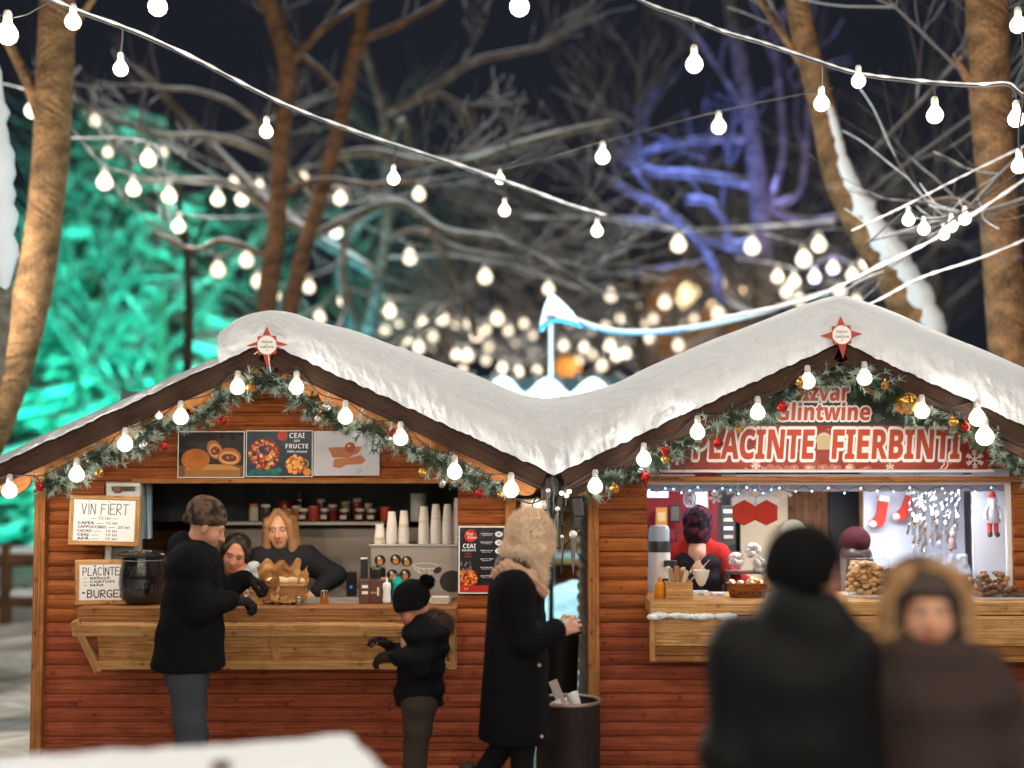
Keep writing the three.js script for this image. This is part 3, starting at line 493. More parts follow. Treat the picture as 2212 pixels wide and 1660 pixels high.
// ================================================================ banner, posters, menu boards
function pic(w, h, draw) { return canvasTex(w, h, draw); }
const splat = (c, x, y, r, col) => { c.fillStyle = col; c.beginPath(); c.arc(x, y, r, 0, 7); c.fill(); };
function snowflake(c, x, y, r, col = '#e8e4e2') { c.strokeStyle = col; c.lineWidth = r * 0.16; for (let i = 0; i < 6; i++) { const a = i * Math.PI / 3 + 0.5, X = Math.cos(a), Y = Math.sin(a); c.beginPath(); c.moveTo(x, y); c.lineTo(x + X * r, y + Y * r); for (const f of [0.45, 0.72]) for (const s of [-1, 1]) { c.moveTo(x + X * r * f, y + Y * r * f); c.lineTo(x + X * r * f + Math.cos(a + s * 0.8) * r * 0.32, y + Y * r * f + Math.sin(a + s * 0.8) * r * 0.32); } c.stroke(); } }
{
  const x0 = 1402, x1 = 2140, y0 = 790, y1 = 1016, W = 1476, H = 452, z = 0.04;
  const tex = pic(W, H, (c) => {
    const X = (x) => (x - x0) * 2, Y = (y) => (y - y0) * 2;
    c.fillStyle = '#243027'; c.fillRect(0, 0, W, H);
    for (let i = 0; i < 900; i++) { c.strokeStyle = `rgba(${rr(30, 130)},${rr(70, 150)},${rr(60, 110)},.5)`; c.lineWidth = 2; const x = rnd() * W, y = rnd() * 260, a = rnd() * 6.3, L = rr(10, 44); c.beginPath(); c.moveTo(x, y); c.lineTo(x + Math.cos(a) * L, y + Math.sin(a) * L); c.stroke(); }
    for (let i = 0; i < 40; i++) splat(c, rnd() * W, rnd() * 250, rr(6, 26), `rgba(${rr(190, 240)},${rr(200, 230)},${rr(130, 190)},.28)`);
    for (let i = 0; i < 60; i++) splat(c, rnd() * W, rnd() * 250, rr(1, 3), 'rgba(240,240,230,.8)');
    c.fillStyle = '#96291a'; c.fillRect(0, Y(919), W, H);
    for (let i = 0; i < 60; i++) splat(c, rr(300, 1150), rr(Y(930), H), rr(20, 70), `rgba(${rr(190, 235)},${rr(120, 190)},${rr(100, 160)},.07)`);
    for (let i = 0; i < 90; i++) splat(c, rnd() * W, rr(Y(925), H), rr(1, 4), 'rgba(245,230,220,.65)');
    for (let i = 0; i < 30; i++) splat(c, rr(380, 1050), H - rr(0, 12), rr(8, 20), 'rgba(240,225,215,.35)');
    snowflake(c, X(1462), Y(990), 30); snowflake(c, X(2102), Y(993), 40); snowflake(c, X(1632), Y(1003), 22); snowflake(c, X(1920), Y(1010), 18);
    splat(c, X(1779), Y(952), 34, '#d9c9a8'); c.fillStyle = '#cdb98c'; c.fillRect(X(1779) - 30, Y(952) - 20, 60, 60);
    const text = (s, cx, by, h, w, fill) => {
      c.save(); c.font = 'bold 100px sans-serif'; c.textAlign = 'center'; c.translate(cx, by); c.transform(1, 0, -0.08, 1, 0, 0); c.scale(w / c.measureText(s).width, h / 71);
      c.lineJoin = 'round'; c.strokeStyle = '#fdfaf7'; c.lineWidth = 19; c.strokeText(s, 0, 0); c.fillStyle = fill; c.fillText(s, 0, 0); c.lineWidth = 3; c.strokeStyle = fill; c.strokeText(s, 0, 0); c.restore();
    };
    text('Izvar', X(1783), Y(866), 72, 200, '#d85c40'); text('Glintwine', X(1777), Y(908), 70, 410, '#d4563a');
    text('PLĂCINTE', X(1625), Y(991), 122, 530, '#c74526'); text('FIERBINTI', X(1930), Y(991), 122, 560, '#cb4a28');
    for (const [lw, col] of [[22, '#f4eeea'], [10, '#cb4a28']]) { c.strokeStyle = col; c.lineWidth = lw; c.lineCap = 'round'; c.beginPath(); c.moveTo(X(2040), Y(1000)); c.quadraticCurveTo(X(2041), Y(1008), X(2034), Y(1011)); c.stroke(); }  // comma under the T
  });
  const pts = [[1404, 1014], [2136, 1014], [2136, 922], [2068, 920], [1850, 797], [1785, 795], [1562, 918], [1404, 922]].map(([x, y]) => P(x, y, z));
  const g = new THREE.ExtrudeGeometry(poly(pts.map((p) => [p.x - pts[0].x, p.y - pts[0].y])), { depth: 0.008, bevelEnabled: false }), q = g.attributes.position, uv = g.attributes.uv;
  const a = P(x0, y1, z), b = P(x1, y0, z); for (let i = 0; i < q.count; i++) uv.setXY(i, (q.getX(i) + pts[0].x - a.x) / (b.x - a.x), (q.getY(i) + pts[0].y - a.y) / (b.y - a.y));
  const t = thing('shop_banner', 'red and green printed banner advertising hot pies above the lit window', 'banner', [pts[0].x, pts[0].y, z - 0.008]);
  obj('printed_sheet', g, mat([1, 1, 1], { map: tex, roughness: 0.35 }), t);
}
function poster(label, x0, y0, x1, y1, z, tex, border = 0.006, tilt = 0) {
  const a = P(x0, y1, z), b = P(x1, y0, z), w = b.x - a.x, h = b.y - a.y, t = thing('food_poster', label, 'poster', [(a.x + b.x) / 2, (a.y + b.y) / 2, z]);
  t.rotation.z = tilt; obj('border', box(w, h, 0.008), mat([0.72, 0.71, 0.69], { roughness: 0.4 }), t); panel('print', w - border * 2, h - border * 2, 0.008, tex, t, { roughness: 0.3 }); return t;
}
poster('poster of round golden buns on a wooden board', 383, 932, 529, 1033, 0.034, pic(400, 276, (c) => {
  c.fillStyle = '#1d1512'; c.fillRect(0, 0, 400, 276); c.fillStyle = '#7a4a20'; c.fillRect(0, 205, 400, 71); c.fillStyle = '#c08a4c'; c.beginPath(); c.ellipse(210, 232, 170, 34, 0, 0, 7); c.fill(); c.fillStyle = '#a06a30'; c.fillRect(40, 232, 340, 44);
  const bun = (x, y, rx, ry, a, cut) => { c.save(); c.translate(x, y); c.rotate(a); c.fillStyle = '#b8641c'; c.beginPath(); c.ellipse(0, 0, rx, ry, 0, 0, 7); c.fill(); for (let i = 0; i < 200; i++) splat(c, rr(-rx, rx) * 0.75, rr(-ry, ry) * 0.75, rr(1, 4), `rgba(${rr(170, 235)},${rr(100, 160)},40,.4)`); if (cut) { c.fillStyle = '#d9a35c'; c.beginPath(); c.ellipse(0, ry * 0.1, rx * 0.85, ry * 0.72, 0, 0, 7); c.fill(); c.fillStyle = '#6e2c14'; c.beginPath(); c.ellipse(0, ry * 0.12, rx * 0.66, ry * 0.42, 0, 0, 7); c.fill(); splat(c, -8, 6, 9, '#c98a4a'); splat(c, 18, -2, 8, '#a85a2a'); } c.restore(); };
  bun(105, 168, 88, 66, 0); bun(222, 108, 44, 62, -0.5, true); bun(312, 152, 72, 56, 0.1, true);
}));
poster('dark fruit tea poster with a bowl of berries', 530.5, 930, 676, 1031, 0.034, pic(400, 276, (c) => {
  c.fillStyle = '#25303a'; c.fillRect(0, 0, 400, 276); for (let i = 0; i < 120; i++) splat(c, rnd() * 400, rnd() * 276, rr(5, 24), `rgba(${rr(20, 70)},${rr(40, 90)},${rr(50, 90)},.4)`);
  for (let i = 0; i < 30; i++) splat(c, rnd() * 210, 235 + rnd() * 40, rr(8, 18), `rgba(20,${rr(90, 140)},${rr(80, 120)},.6)`);
  splat(c, 108, 140, 98, '#6b2a16'); for (let i = 0; i < 150; i++) { const a = rnd() * 6.3, r = Math.sqrt(rnd()) * 90; splat(c, 108 + Math.cos(a) * r, 140 + Math.sin(a) * r, rr(5, 12), ['#e0a03a', '#d9702a', '#b3301e', '#3a2a5c', '#e8c27a', '#c9502a'][i % 6]); }
  splat(c, 90, 118, 17, '#2b2450'); splat(c, 300, 205, 62, '#8a2f12'); for (let i = 0; i < 70; i++) { const a = rnd() * 6.3, r = Math.sqrt(rnd()) * 54; splat(c, 300 + Math.cos(a) * r, 205 + Math.sin(a) * r, rr(5, 14), ['#f0a030', '#d8561e', '#e8c060'][i % 3]); } c.strokeStyle = '#d8b08a'; c.lineWidth = 5; c.beginPath(); c.arc(352, 200, 26, -1.4, 1.6); c.stroke();
  splat(c, 372, 252, 24, '#e08a20'); splat(c, 218, 26, 32, '#c0301e');
  c.fillStyle = '#f0eeea'; c.textAlign = 'center'; c.font = 'bold 44px sans-serif'; c.fillText('CEAI', 308, 42); c.font = 'bold 20px sans-serif'; c.fillText('DIN', 308, 66); c.font = 'bold 40px sans-serif'; c.fillText('FRUCTE', 308, 106); c.font = 'bold 20px sans-serif'; c.fillText('100% natural', 308, 132);
}));
poster('pale poster of folded golden pies with a cherry tomato', 677, 932, 820, 1028, 0.034, pic(400, 270, (c) => {
  c.fillStyle = '#c3c2c8'; c.fillRect(0, 0, 400, 270);
  const pie = (p, col) => { c.fillStyle = col; c.beginPath(); p.forEach((q, i) => (i ? c.lineTo(...q) : c.moveTo(...q))); c.closePath(); c.lineJoin = 'round'; c.lineWidth = 12; c.strokeStyle = col; c.stroke(); c.fill(); };
  pie([[95, 105], [285, 98], [270, 128], [235, 140], [215, 156], [120, 155]], '#b3683a'); pie([[130, 175], [220, 168], [290, 152], [312, 178], [290, 196], [200, 200], [160, 222], [122, 214]], '#bb7040');
  for (let i = 0; i < 300; i++) splat(c, rr(110, 300), rr(100, 215), rr(1, 4), `rgba(${rr(150, 225)},${rr(90, 140)},60,.25)`);
  splat(c, 222, 98, 33, '#a8431c'); splat(c, 214, 88, 9, '#e0a070'); c.fillStyle = '#4a4a50'; for (const [x, y] of [[262, 232], [280, 226], [272, 246], [288, 240], [268, 256]]) { c.beginPath(); c.moveTo(x, y); c.lineTo(x + 8, y + 2); c.lineTo(x + 3, y + 10); c.fill(); }
}), 0.003);
{
  const t = poster('tall black tea menu poster with red disc, on the pilaster', 990, 1137, 1092, 1283, 0.036, pic(340, 490, (c) => {
    c.fillStyle = '#17161a'; c.fillRect(0, 0, 340, 490); for (let i = 0; i < 40; i++) splat(c, rnd() * 340, rnd() * 90, rr(8, 30), 'rgba(70,70,72,.25)');
    splat(c, 82, 62, 48, '#c22a1c'); c.fillStyle = '#f4e6e0'; c.font = 'bold italic 30px serif'; c.textAlign = 'center'; c.fillText('Tea', 72, 58); c.fillText('Time', 92, 86);
    c.font = 'bold 46px sans-serif'; c.fillStyle = '#efeff0'; c.fillText('CEAI', 72, 156); c.font = 'bold 19px sans-serif'; c.fillText('DIN FRUCTE', 70, 180); c.fillStyle = '#b03a3a'; c.fillText('100%', 60, 206); c.fillText('natural', 60, 226);
    c.fillStyle = '#dcdce0'; for (let i = 0; i < 6; i++) for (const [dy, w0, h0] of [[0, 92, 10], [14, 70, 6]]) for (let x = 206 - w0 / 2; x < 206 + w0 / 2; x += rr(7, 12)) c.fillRect(x, 42 + i * 64 + dy + rr(-1, 1), rr(4, 7), h0 * rr(0.7, 1));  // lines too small to read
    for (let i = 0; i < 3; i++) { c.fillStyle = '#e6e6e8'; c.beginPath(); c.ellipse(300, 50 + i * 64, 30, 21, 0, 0, 7); c.fill(); c.fillStyle = '#222'; c.font = 'bold 24px sans-serif'; c.fillText('20', 300, 58 + i * 64); }
    splat(c, 60, 385, 70, '#8a2412'); for (let i = 0; i < 80; i++) splat(c, rr(0, 130), rr(330, 440), rr(5, 14), ['#e07a20', '#c8401c', '#e8a040', '#701a10'][i % 4]); for (let i = 0; i < 30; i++) splat(c, rr(0, 90), rr(250, 340), rr(3, 9), 'rgba(170,165,150,.5)');
    c.fillStyle = '#b9281c'; c.fillRect(0, 438, 340, 52); c.fillStyle = '#efe0dc'; c.font = 'bold 20px sans-serif'; c.fillText('L-S', 50, 470);
  }), 0.009);
}
function menuBoard(label, corners, tex, z, tilt) {
  const [x0, y0, x1, y1] = corners, a = P(x0, y1, z), b = P(x1, y0, z), w = b.x - a.x, h = b.y - a.y;
  const t = thing('menu_board', label, 'menu board', [(a.x + b.x) / 2, (a.y + b.y) / 2, z], 0, 'hand-lettered menu boards'); t.rotation.z = tilt;
  const f = 0.026; for (const s of [-1, 1]) { obj('frame_bar', box(w, f, 0.02, 0, s * (h - f) / 2, 0, 0.003), pineWood, t); obj('frame_bar', box(f, h - 2 * f, 0.02, s * (w - f) / 2, 0, 0, 0.003), pineWood, t); }
  obj('sheet', box(w - f, h - f, 0.008), white, t); panel('lettering', w - f * 1.9, h - f * 1.9, 0.008, tex, t, { roughness: 0.5 }); return t;
}
const GLYPH = { V: ['0,0 5,10 10,0'], I: ['5,0 5,10', '4.6,-2.6 6,-2'], N: ['0,10 0.5,0 9,10 9.6,0'], F: ['0,10 0.6,0 10,0.4', '0.3,4.8 7.5,4.5'], E: ['10,0.2 0.4,0 0,10 10,9.7', '0.3,4.9 7.6,4.6'], R: ['0,10 0.5,0 7,0.2 9.4,2.2 7.6,4.6 0.6,5.2 9.8,10'], T: ['0,0.4 10,0', '5.1,0.3 4.8,10'], P: ['0,10 0.5,0 7.5,0.3 9.4,2.6 7.4,5 0.5,5.4'], L: ['0.4,0 0,10 9,9.7'], A: ['0,10 5,0 10,10', '2,6.6 8,6.4'], Ă: ['0,10 5,0 10,10', '2,6.6 8,6.4', '3,-2.6 5,-1.6 7,-2.8'], C: ['9.6,1.2 6,0 2,1.2 0,5 1.6,9 5.6,10 9.6,9'], B: ['0,0 0,10 6.6,9.8 9.2,7.6 7,5 0.4,4.7', '0,0 6.2,0.2 8.4,2.4 6.6,4.8'], U: ['0,0 0.2,7 3,10 7,9.8 9.6,7 10,0'], G: ['9.4,1.4 6,0 2,1.2 0,5 1.6,9 5.8,10 9.4,8.4 9.6,5.4 6,5.6'] };
// words lettered with a brush: one stroke after the other, a little uneven
function brush(c, s, x, y, h, w, lw) { const n = [...s].reduce((a, k) => a + (k === ' ' ? 0.6 : k === 'I' ? 0.45 : 1), 0), cw = w / n; let q = x; c.strokeStyle = '#2e1d1c'; c.lineCap = c.lineJoin = 'round'; c.lineWidth = lw; for (const k of s) { if (k === ' ') { q += cw * 0.6; continue; } const g = cw * (k === 'I' ? 0.45 : 1), dy = rr(-0.03, 0.03) * h, sk = rr(-0.03, 0.05) * h; for (const st of GLYPH[k]) { c.beginPath(); st.split(' ').forEach((p, i) => { const [a, b] = p.split(',').map(Number), X = q + (a / 10) * g * 0.76 + sk * (1 - b / 10), Y = y - h + (b / 10) * h + dy; i ? c.lineTo(X, Y) : c.moveTo(X, Y); }); c.stroke(); } q += g; } }
const hand = (c, s, x, y, h, w, lw, al = 'left') => { c.save(); c.font = '100px sans-serif'; const m = c.measureText(s).width; c.translate(al === 'center' ? x - w / 2 : x, y); c.scale(w / m, h / 71); c.strokeStyle = c.fillStyle = '#33201e'; c.lineWidth = lw; c.fillText(s, 0, 0); if (lw) c.strokeText(s, 0, 0); c.restore(); };
menuBoard('white menu board in wooden frame lettered VIN FIERT with drinks and prices', [148, 1071, 302, 1179], pic(480, 330, (c) => {
  c.fillStyle = '#e9e8e6'; c.fillRect(0, 0, 480, 330); brush(c, 'VIN FIERT', 62, 118, 84, 370, 6); hand(c, '— 15 lei —', 240, 160, 26, 210, 0, 'center');
  [['CAFEA', '15 lei'], ['CAPPUCCINO', '20 lei'], ['CACAO', '10 lei'], ['CEAI', '10 lei'], ['APĂ', '15 lei']].forEach(([a, b], i) => { const y = 196 + i * 31, w = [128, 220, 110, 90, 90][i]; hand(c, a, 36, y, 19, w, 7); hand(c, '—', 50 + w, y, 20, 60, 3); hand(c, b, w < 150 ? 250 : 345, y, 20, 95, 2); });
}), 0.12, -0.025);
menuBoard('white menu board in wooden frame lettered PLĂCINTE and BURGER, partly behind the cauldron', [161, 1209, 312, 1306], pic(480, 310, (c) => {
  c.fillStyle = '#e9e7e4'; c.fillRect(0, 0, 480, 310); brush(c, 'PLĂCINTE', 30, 98, 66, 296, 7); brush(c, 'CU', 346, 98, 42, 86, 6);
  ['BRÎNZĂ', 'CARTOFI', 'MĂR'].forEach((s, i) => { hand(c, '—', 30, 132 + i * 29, 20, 34, 3); hand(c, s, 84, 132 + i * 29, 18, [160, 200, 110][i], 6); }); hand(c, '-', 22, 272, 70, 26, 5); brush(c, 'BURGER', 66, 286, 62, 310, 9);
}), 0.16, 0.015);
{ // white stand that carries the boards
  const t = thing('board_stand', 'pale plastic stand frame behind the two menu boards', 'stand', P(262, 1310, 0.06).setY(CYL - 0.01)), h = P(0, 1044, 0.06).y - CYL, k = 1 / M(0.06);
  obj('post', box(0.03, h, 0.02, -30 * k, h / 2, 0), mat([0.55, 0.54, 0.50]), t); obj('post', box(0.03, h, 0.02, 32 * k, h / 2, 0), mat([0.45, 0.43, 0.40]), t);
  obj('top_bar', box(0.2, 0.022, 0.022, 0, h, 0, 0.004), mat([0.62, 0.60, 0.57]), t); obj('bar', box(0.18, 0.03, 0.02, 0.01, h - 0.055, 0.002, 0.004), mat([0.58, 0.56, 0.54]), t); obj('clip', box(0.04, 0.04, 0.03, -0.03, h - 0.028, 0.012, 0.006), mat([0.2, 0.1, 0.06]), t); obj('foot', box(0.24, 0.016, 0.1, 0, 0.008, 0), mat([0.4, 0.38, 0.35]), t);
}
// ================================================================ goods of the left stall
const CT = YL(1312, 0.3) + 0.0, at = (px, z, y) => V(P(px, 1000, z).x, y, z);
const ht = (py, z, base) => P(CX, py, z).y - base;       // height of a point at picture height py above a base
{ // towel
  const g = new THREE.PlaneGeometry(0.07, 0.36, 14, 24), p = g.attributes.position; for (let i = 0; i < p.count; i++) p.setZ(i, 0.014 * Math.sin(p.getX(i) * 190 + p.getY(i) * 5) + 0.006 * nz(p.getX(i) * 30, p.getY(i) * 9, 1)); g.computeVertexNormals();
  const back = g.clone().translate(0, 0, -0.012); tag(obj('towel', [g, back], mat([0.38, 0.50, 0.60], { roughness: 0.95 })), 'pale blue towel hanging beside the opening of the left stall', 'towel').position.copy(P(316, 1100, -0.12));
}
{ // cauldron
  const z = 0.1, k = 1 / M(z), t = thing('cauldron', 'black enamel cauldron of hot wine on the counter', 'cauldron', at(314, z, CT)), H = ht(1190, z, CT), R = 52 * k;
  const pot = mat([0.012, 0.011, 0.012], { roughness: 0.18, clearcoat: 0.6 });
  obj('pot', lathe([[0.001, 0.0], [R * 0.72, 0.0], [R * 0.93, H * 0.12], [R * 1.02, H * 0.4], [R * 0.98, H * 0.65], [R * 0.88, H * 0.84], [R * 0.9, H * 0.9], [R * 0.86, H * 0.9], [R * 0.84, H * 0.8], [R * 0.9, H * 0.5], [0.001, H * 0.3]], 48), pot, t);
  obj('rim', new THREE.TorusGeometry(R * 0.97, 0.016, 12, 56).rotateX(Math.PI / 2).scale(1, 0.8, 1).translate(0, H * 0.93, 0), pot, t);
  obj('lid', lathe([[R * 0.92, H * 0.95], [R * 0.6, H * 1.0], [0.001, H * 1.02]], 40), mat([0.03, 0.028, 0.028], { roughness: 0.25 }), t);
  for (let i = 0; i < 7; i++) obj('stud', sph(0.007, (i - 3) * 0.02, H * 1.0, R * 0.6), chrome, t);
  const tx = canvasTex(512, 256, (c) => { c.clearRect(0, 0, 512, 256); c.strokeStyle = '#8d8a86'; c.lineWidth = 5; c.font = 'bold 110px sans-serif'; c.textAlign = 'center'; c.strokeText('VIN', 256, 108); c.font = 'bold 96px sans-serif'; c.strokeText('FIERT', 256, 220); });
  obj('lettering', new THREE.CylinderGeometry(R * 1.0, R * 1.03, H * 0.52, 40, 1, true, -0.95, 1.9).translate(0, H * 0.52, 0), mat([0.8, 0.8, 0.8], { map: tx, transparent: true, metalness: 0.9, roughness: 0.3 }), t);
  obj('neck_band', new THREE.TorusGeometry(R * 0.9, 0.004, 6, 50).rotateX(Math.PI / 2).translate(0, H * 0.83, 0), steel, t);
  for (const s of [-1, 1]) obj('handle', tube([V(s * R * 0.96, H * 0.6, 0.03), V(s * R * 1.12, H * 0.6, 0), V(s * R * 0.96, H * 0.6, -0.03)], 0.007, 6, 10), pot, t);
}
const shelfY = YL(1128, -0.95);
{ // jars of preserves: [x, half width, top, content colour, lid colour, label?, depth]
  const z0 = -1.0, J = [
    [549, 10.5, 1089, [0.62, 0.6, 0.5], [0.6, 0.2, 0.04], 0, 0, 'jar of white cream with an orange lid on the shelf'], [575, 11, 1090, [0.06, 0.05, 0.045], [0.7, 0.72, 0.72], 0, 0, 'dark jar with a white lid beside the orange-lidded jar'],
    [615, 14, 1082, [0.35, 0.02, 0.02], [0.32, 0.02, 0.02], 0, -0.09, 'big red round jar behind the blonde vendor'], [620, 11, 1100, [0.05, 0.02, 0.015], [0.7, 0.68, 0.62], 1, 0, 'dark jar with pale label just right of the blonde vendor'], [641, 11, 1093, [0.34, 0.09, 0.02], [0.6, 0.5, 0.4], 0, 0, 'orange jam jar with a pale lid on the shelf'],
    [656, 11, 1099, [0.02, 0.015, 0.015], [0.7, 0.66, 0.6], 1, 0.02, 'black jam jar with square label next to the orange jar'], [678, 12, 1093, [0.38, 0.035, 0.03], [0.5, 0.08, 0.06], 0, 0, 'bright red jam jar in the middle of the shelf'], [702, 11, 1099, [0.03, 0.012, 0.012], [0.55, 0.5, 0.46], 1, 0.01, 'dark jam jar with oval label, bow on its lid'], [694, 9, 1079, [0.16, 0.02, 0.02], [0.6, 0.55, 0.5], 0, -0.1, 'tall dark red jar standing behind the row, centre'],
    [719, 11, 1090, [0.13, 0.01, 0.015], [0.5, 0.42, 0.36], 0, -0.02, 'wine-red jar with a cloth-covered lid'], [744, 11, 1100, [0.02, 0.012, 0.014], [0.6, 0.55, 0.5], 1, 0, 'dark jar tied with a pale ribbon'], [747, 11, 1083, [0.2, 0.15, 0.08], [0.45, 0.4, 0.3], 0, -0.1, 'olive jar standing behind the ribbon-tied jar'], [772, 10, 1077, [0.24, 0.02, 0.012], [0.6, 0.52, 0.46], 0, -0.1, 'tallest brick-red jar at the back of the row'],
    [778, 11, 1099, [0.03, 0.014, 0.012], [0.66, 0.62, 0.56], 1, 0, 'dark jar with cream label, left of the last pair'], [803, 11, 1100, [0.03, 0.014, 0.01], [0.6, 0.58, 0.52], 1, 0, 'dark jar with cream label and pale lid, right of the last pair'], [796, 10, 1087, [0.3, 0.26, 0.2], [0.55, 0.5, 0.44], 0, -0.1, 'greyish jar at the back near the right end'], [833, 12, 1095, [0.55, 0.055, 0.02], [0.5, 0.05, 0.02], 0, 0, 'orange-red tin at the right end of the jar shelf'], [647, 10, 1067, [0.02, 0.02, 0.02], [0.03, 0.03, 0.03], 1, -0.14, 'black jar raised on top behind the row'],
  ];
  for (const [x, w, top, c, l, lab, dz, label] of J) {
    const z = z0 + dz, k = 1 / M(z), t = thing('preserve_jar', label, 'jar', at(x, z, shelfY), rr(-0.3, 0.3), 'jars of preserves on the shelf'), h = Math.max(0.05, ht(top, z, shelfY)), r = w * k;
    obj('body', lathe([[0.001, 0.001], [r * 0.92, 0.001], [r, 0.008], [r, h * 0.72], [r * 0.84, h * 0.82], [r * 0.84, h * 0.84]], 20), mat(c, { roughness: 0.12, clearcoat: 1 }), t);
    obj('lid', lathe([[r * 0.9, h * 0.83], [r * 0.92, h * 0.985], [r * 0.86, h], [0.001, h]], 20), mat(l, { roughness: 0.4 }), t);
    if (lab) { obj('label', new THREE.CylinderGeometry(r * 1.015, r * 1.015, h * 0.3, 12, 1, true, -0.75, 1.5).translate(0, h * 0.36, 0), mat([0.62, 0.55, 0.38]), t); obj('ribbon', new THREE.TorusGeometry(r * 0.86, 0.003, 5, 20).rotateX(Math.PI / 2).translate(0, h * 0.8, 0), mat([0.55, 0.45, 0.36]), t); }
  }
}
{ // kitchen roll
  const z = -1.0, r = 17 / M(z), h = ht(1067, z, shelfY), t = thing('kitchen_roll', 'tall white kitchen roll behind the cup stacks', 'paper roll', at(904, z, shelfY));
  obj('paper', lathe([[0.02, 0.002], [r, 0.002], [r, h], [0.02, h], [0.02, h * 0.9]], 28), mat([0.66, 0.72, 0.76], { roughness: 0.95 }), t); obj('tube', lathe([[0.019, 0], [0.019, h * 0.995], [0.016, h * 0.995], [0.016, 0.1]], 16), mat([0.35, 0.26, 0.17]), t);
}
const machineTop = YL(1176, -0.42);
{ // steel machine with cups on top
  const z = -0.42, t = thing('steel_grill', 'steel hot dog grill with glass stickers under the paper cups', 'grill', at(895, -0.6, CYL - 0.08)), X0 = P(801, 1000, z).x, X1 = P(1000, 1000, z).x, w = X1 - X0, h = machineTop - (CYL - 0.08);
  t.position.x = (X0 + X1) / 2;
  obj('casing', box(w, h - 0.01, 0.36, 0, h / 2 - 0.006, 0, 0.006), mat([0.50, 0.43, 0.38], { metalness: 0.8, roughness: 0.38 }), t);
  obj('top_plate', box(w + 0.02, 0.016, 0.39, 0, h - 0.008, 0, 0.004), steel, t);
  const tex = canvasTex(512, 310, (c) => {
    c.clearRect(0, 0, 512, 310); const cup = (x, y, r) => { splat(c, x, y, r, 'rgba(40,26,20,.92)'); splat(c, x, y + r * 0.35, r * 0.5, '#c8893a'); splat(c, x - 6, y - r * 0.4, r * 0.3, '#d8cfc2'); splat(c, x + 8, y - r * 0.1, r * 0.2, '#b0846a'); };
    for (const [x, y] of [[46, 62], [136, 58], [200, 68], [46, 142], [118, 150], [192, 148]]) cup(x, y, 32);
    c.strokeStyle = '#e8e0d6'; c.lineWidth = 7; c.beginPath(); c.ellipse(310, 96, 72, 17, 0.04, 0, 7); c.stroke(); c.beginPath(); c.moveTo(240, 104); c.quadraticCurveTo(260, 146, 320, 144); c.quadraticCurveTo(378, 136, 384, 98); c.stroke(); for (let i = 0; i < 4; i++) { c.beginPath(); c.moveTo(262 + i * 30, 112); c.lineTo(276 + i * 30, 136); c.stroke(); }
    c.lineWidth = 5; c.beginPath(); c.moveTo(238, 182); c.quadraticCurveTo(310, 206, 380, 168); c.stroke(); c.fillStyle = '#b9a894'; c.beginPath(); c.ellipse(430, 54, 36, 22, -0.3, 0, 7); c.fill(); c.fillStyle = 'rgba(40,36,34,.8)'; c.beginPath(); c.ellipse(460, 190, 70, 66, 0, 0, 7); c.fill(); c.fillStyle = '#3a2a22'; c.beginPath(); c.ellipse(378, 122, 26, 18, -0.6, 0, 7); c.fill();
  });
  const p = obj('printed_front', new THREE.PlaneGeometry(w * 0.96, h * 0.86), mat([1, 1, 1], { map: tex, transparent: true, roughness: 0.35 }), t); p.position.set(0, h * 0.47, 0.183);
  obj('foot_rail', box(w, 0.02, 0.02, 0, 0.02, 0.19), steel, t);
  // stacks of paper cups
  const C = [[821, 12.5, 1133, -0.44, 'shortest stack of paper cups at the left end of the grill'], [847, 12.5, 1106, -0.44, 'second paper cup stack from the left'], [873, 12.5, 1104, -0.44, 'paper cup stack just left of the dark gap'], [916, 12.5, 1095, -0.44, 'paper cup stack just right of the dark gap'], [942, 12.5, 1090, -0.44, 'second paper cup stack right of the gap'], [967, 12.5, 1090, -0.44, 'paper cup stack before the last one at the pilaster'], [989, 12.5, 1077, -0.46, 'tallest paper cup stack half hidden by the pilaster']];
  const paper = mat([0.78, 0.74, 0.70], { roughness: 0.75 }), paperTan = mat([0.72, 0.62, 0.5], { roughness: 0.75 });
  for (const [x, w, top, z, label] of C) {
    const k = 1 / M(z), s = thing('cup_stack', label, 'paper cups', at(x, z, machineTop + 0.001), 0, 'stacks of paper cups on the grill'), h = ht(top, z, machineTop), r = w * k, cupH = 0.085, n = Math.max(2, Math.round((h - cupH) / 0.011));
    for (let i = 0; i <= n; i++) {  // upside-down cups, one over the other
      const y = i * (h - cupH) / n, sh = 1 - 0.28 * Math.min(1, Math.max(0, (y - (h - 0.17)) / 0.17)) * (top < 1120 ? 1 : 0.4), last = i === n, q = r * sh;
      obj('cup', lathe(last ? [[q * 0.96, y + 0.004], [q, y + 0.002], [q, y + 0.007], [q * 0.94, y + 0.008], [q * 0.72, y + cupH], [q * 0.64, y + cupH], [0.001, y + cupH - 0.004]] : [[q * 0.96, y + 0.002], [q, y + 0.001], [q, y + 0.006], [q * 0.94, y + 0.007], [q * 0.9, y + 0.02]], 18), i > n - 3 && i < n && rnd() < 0.5 ? paperTan : paper, s);
    }
  }
}
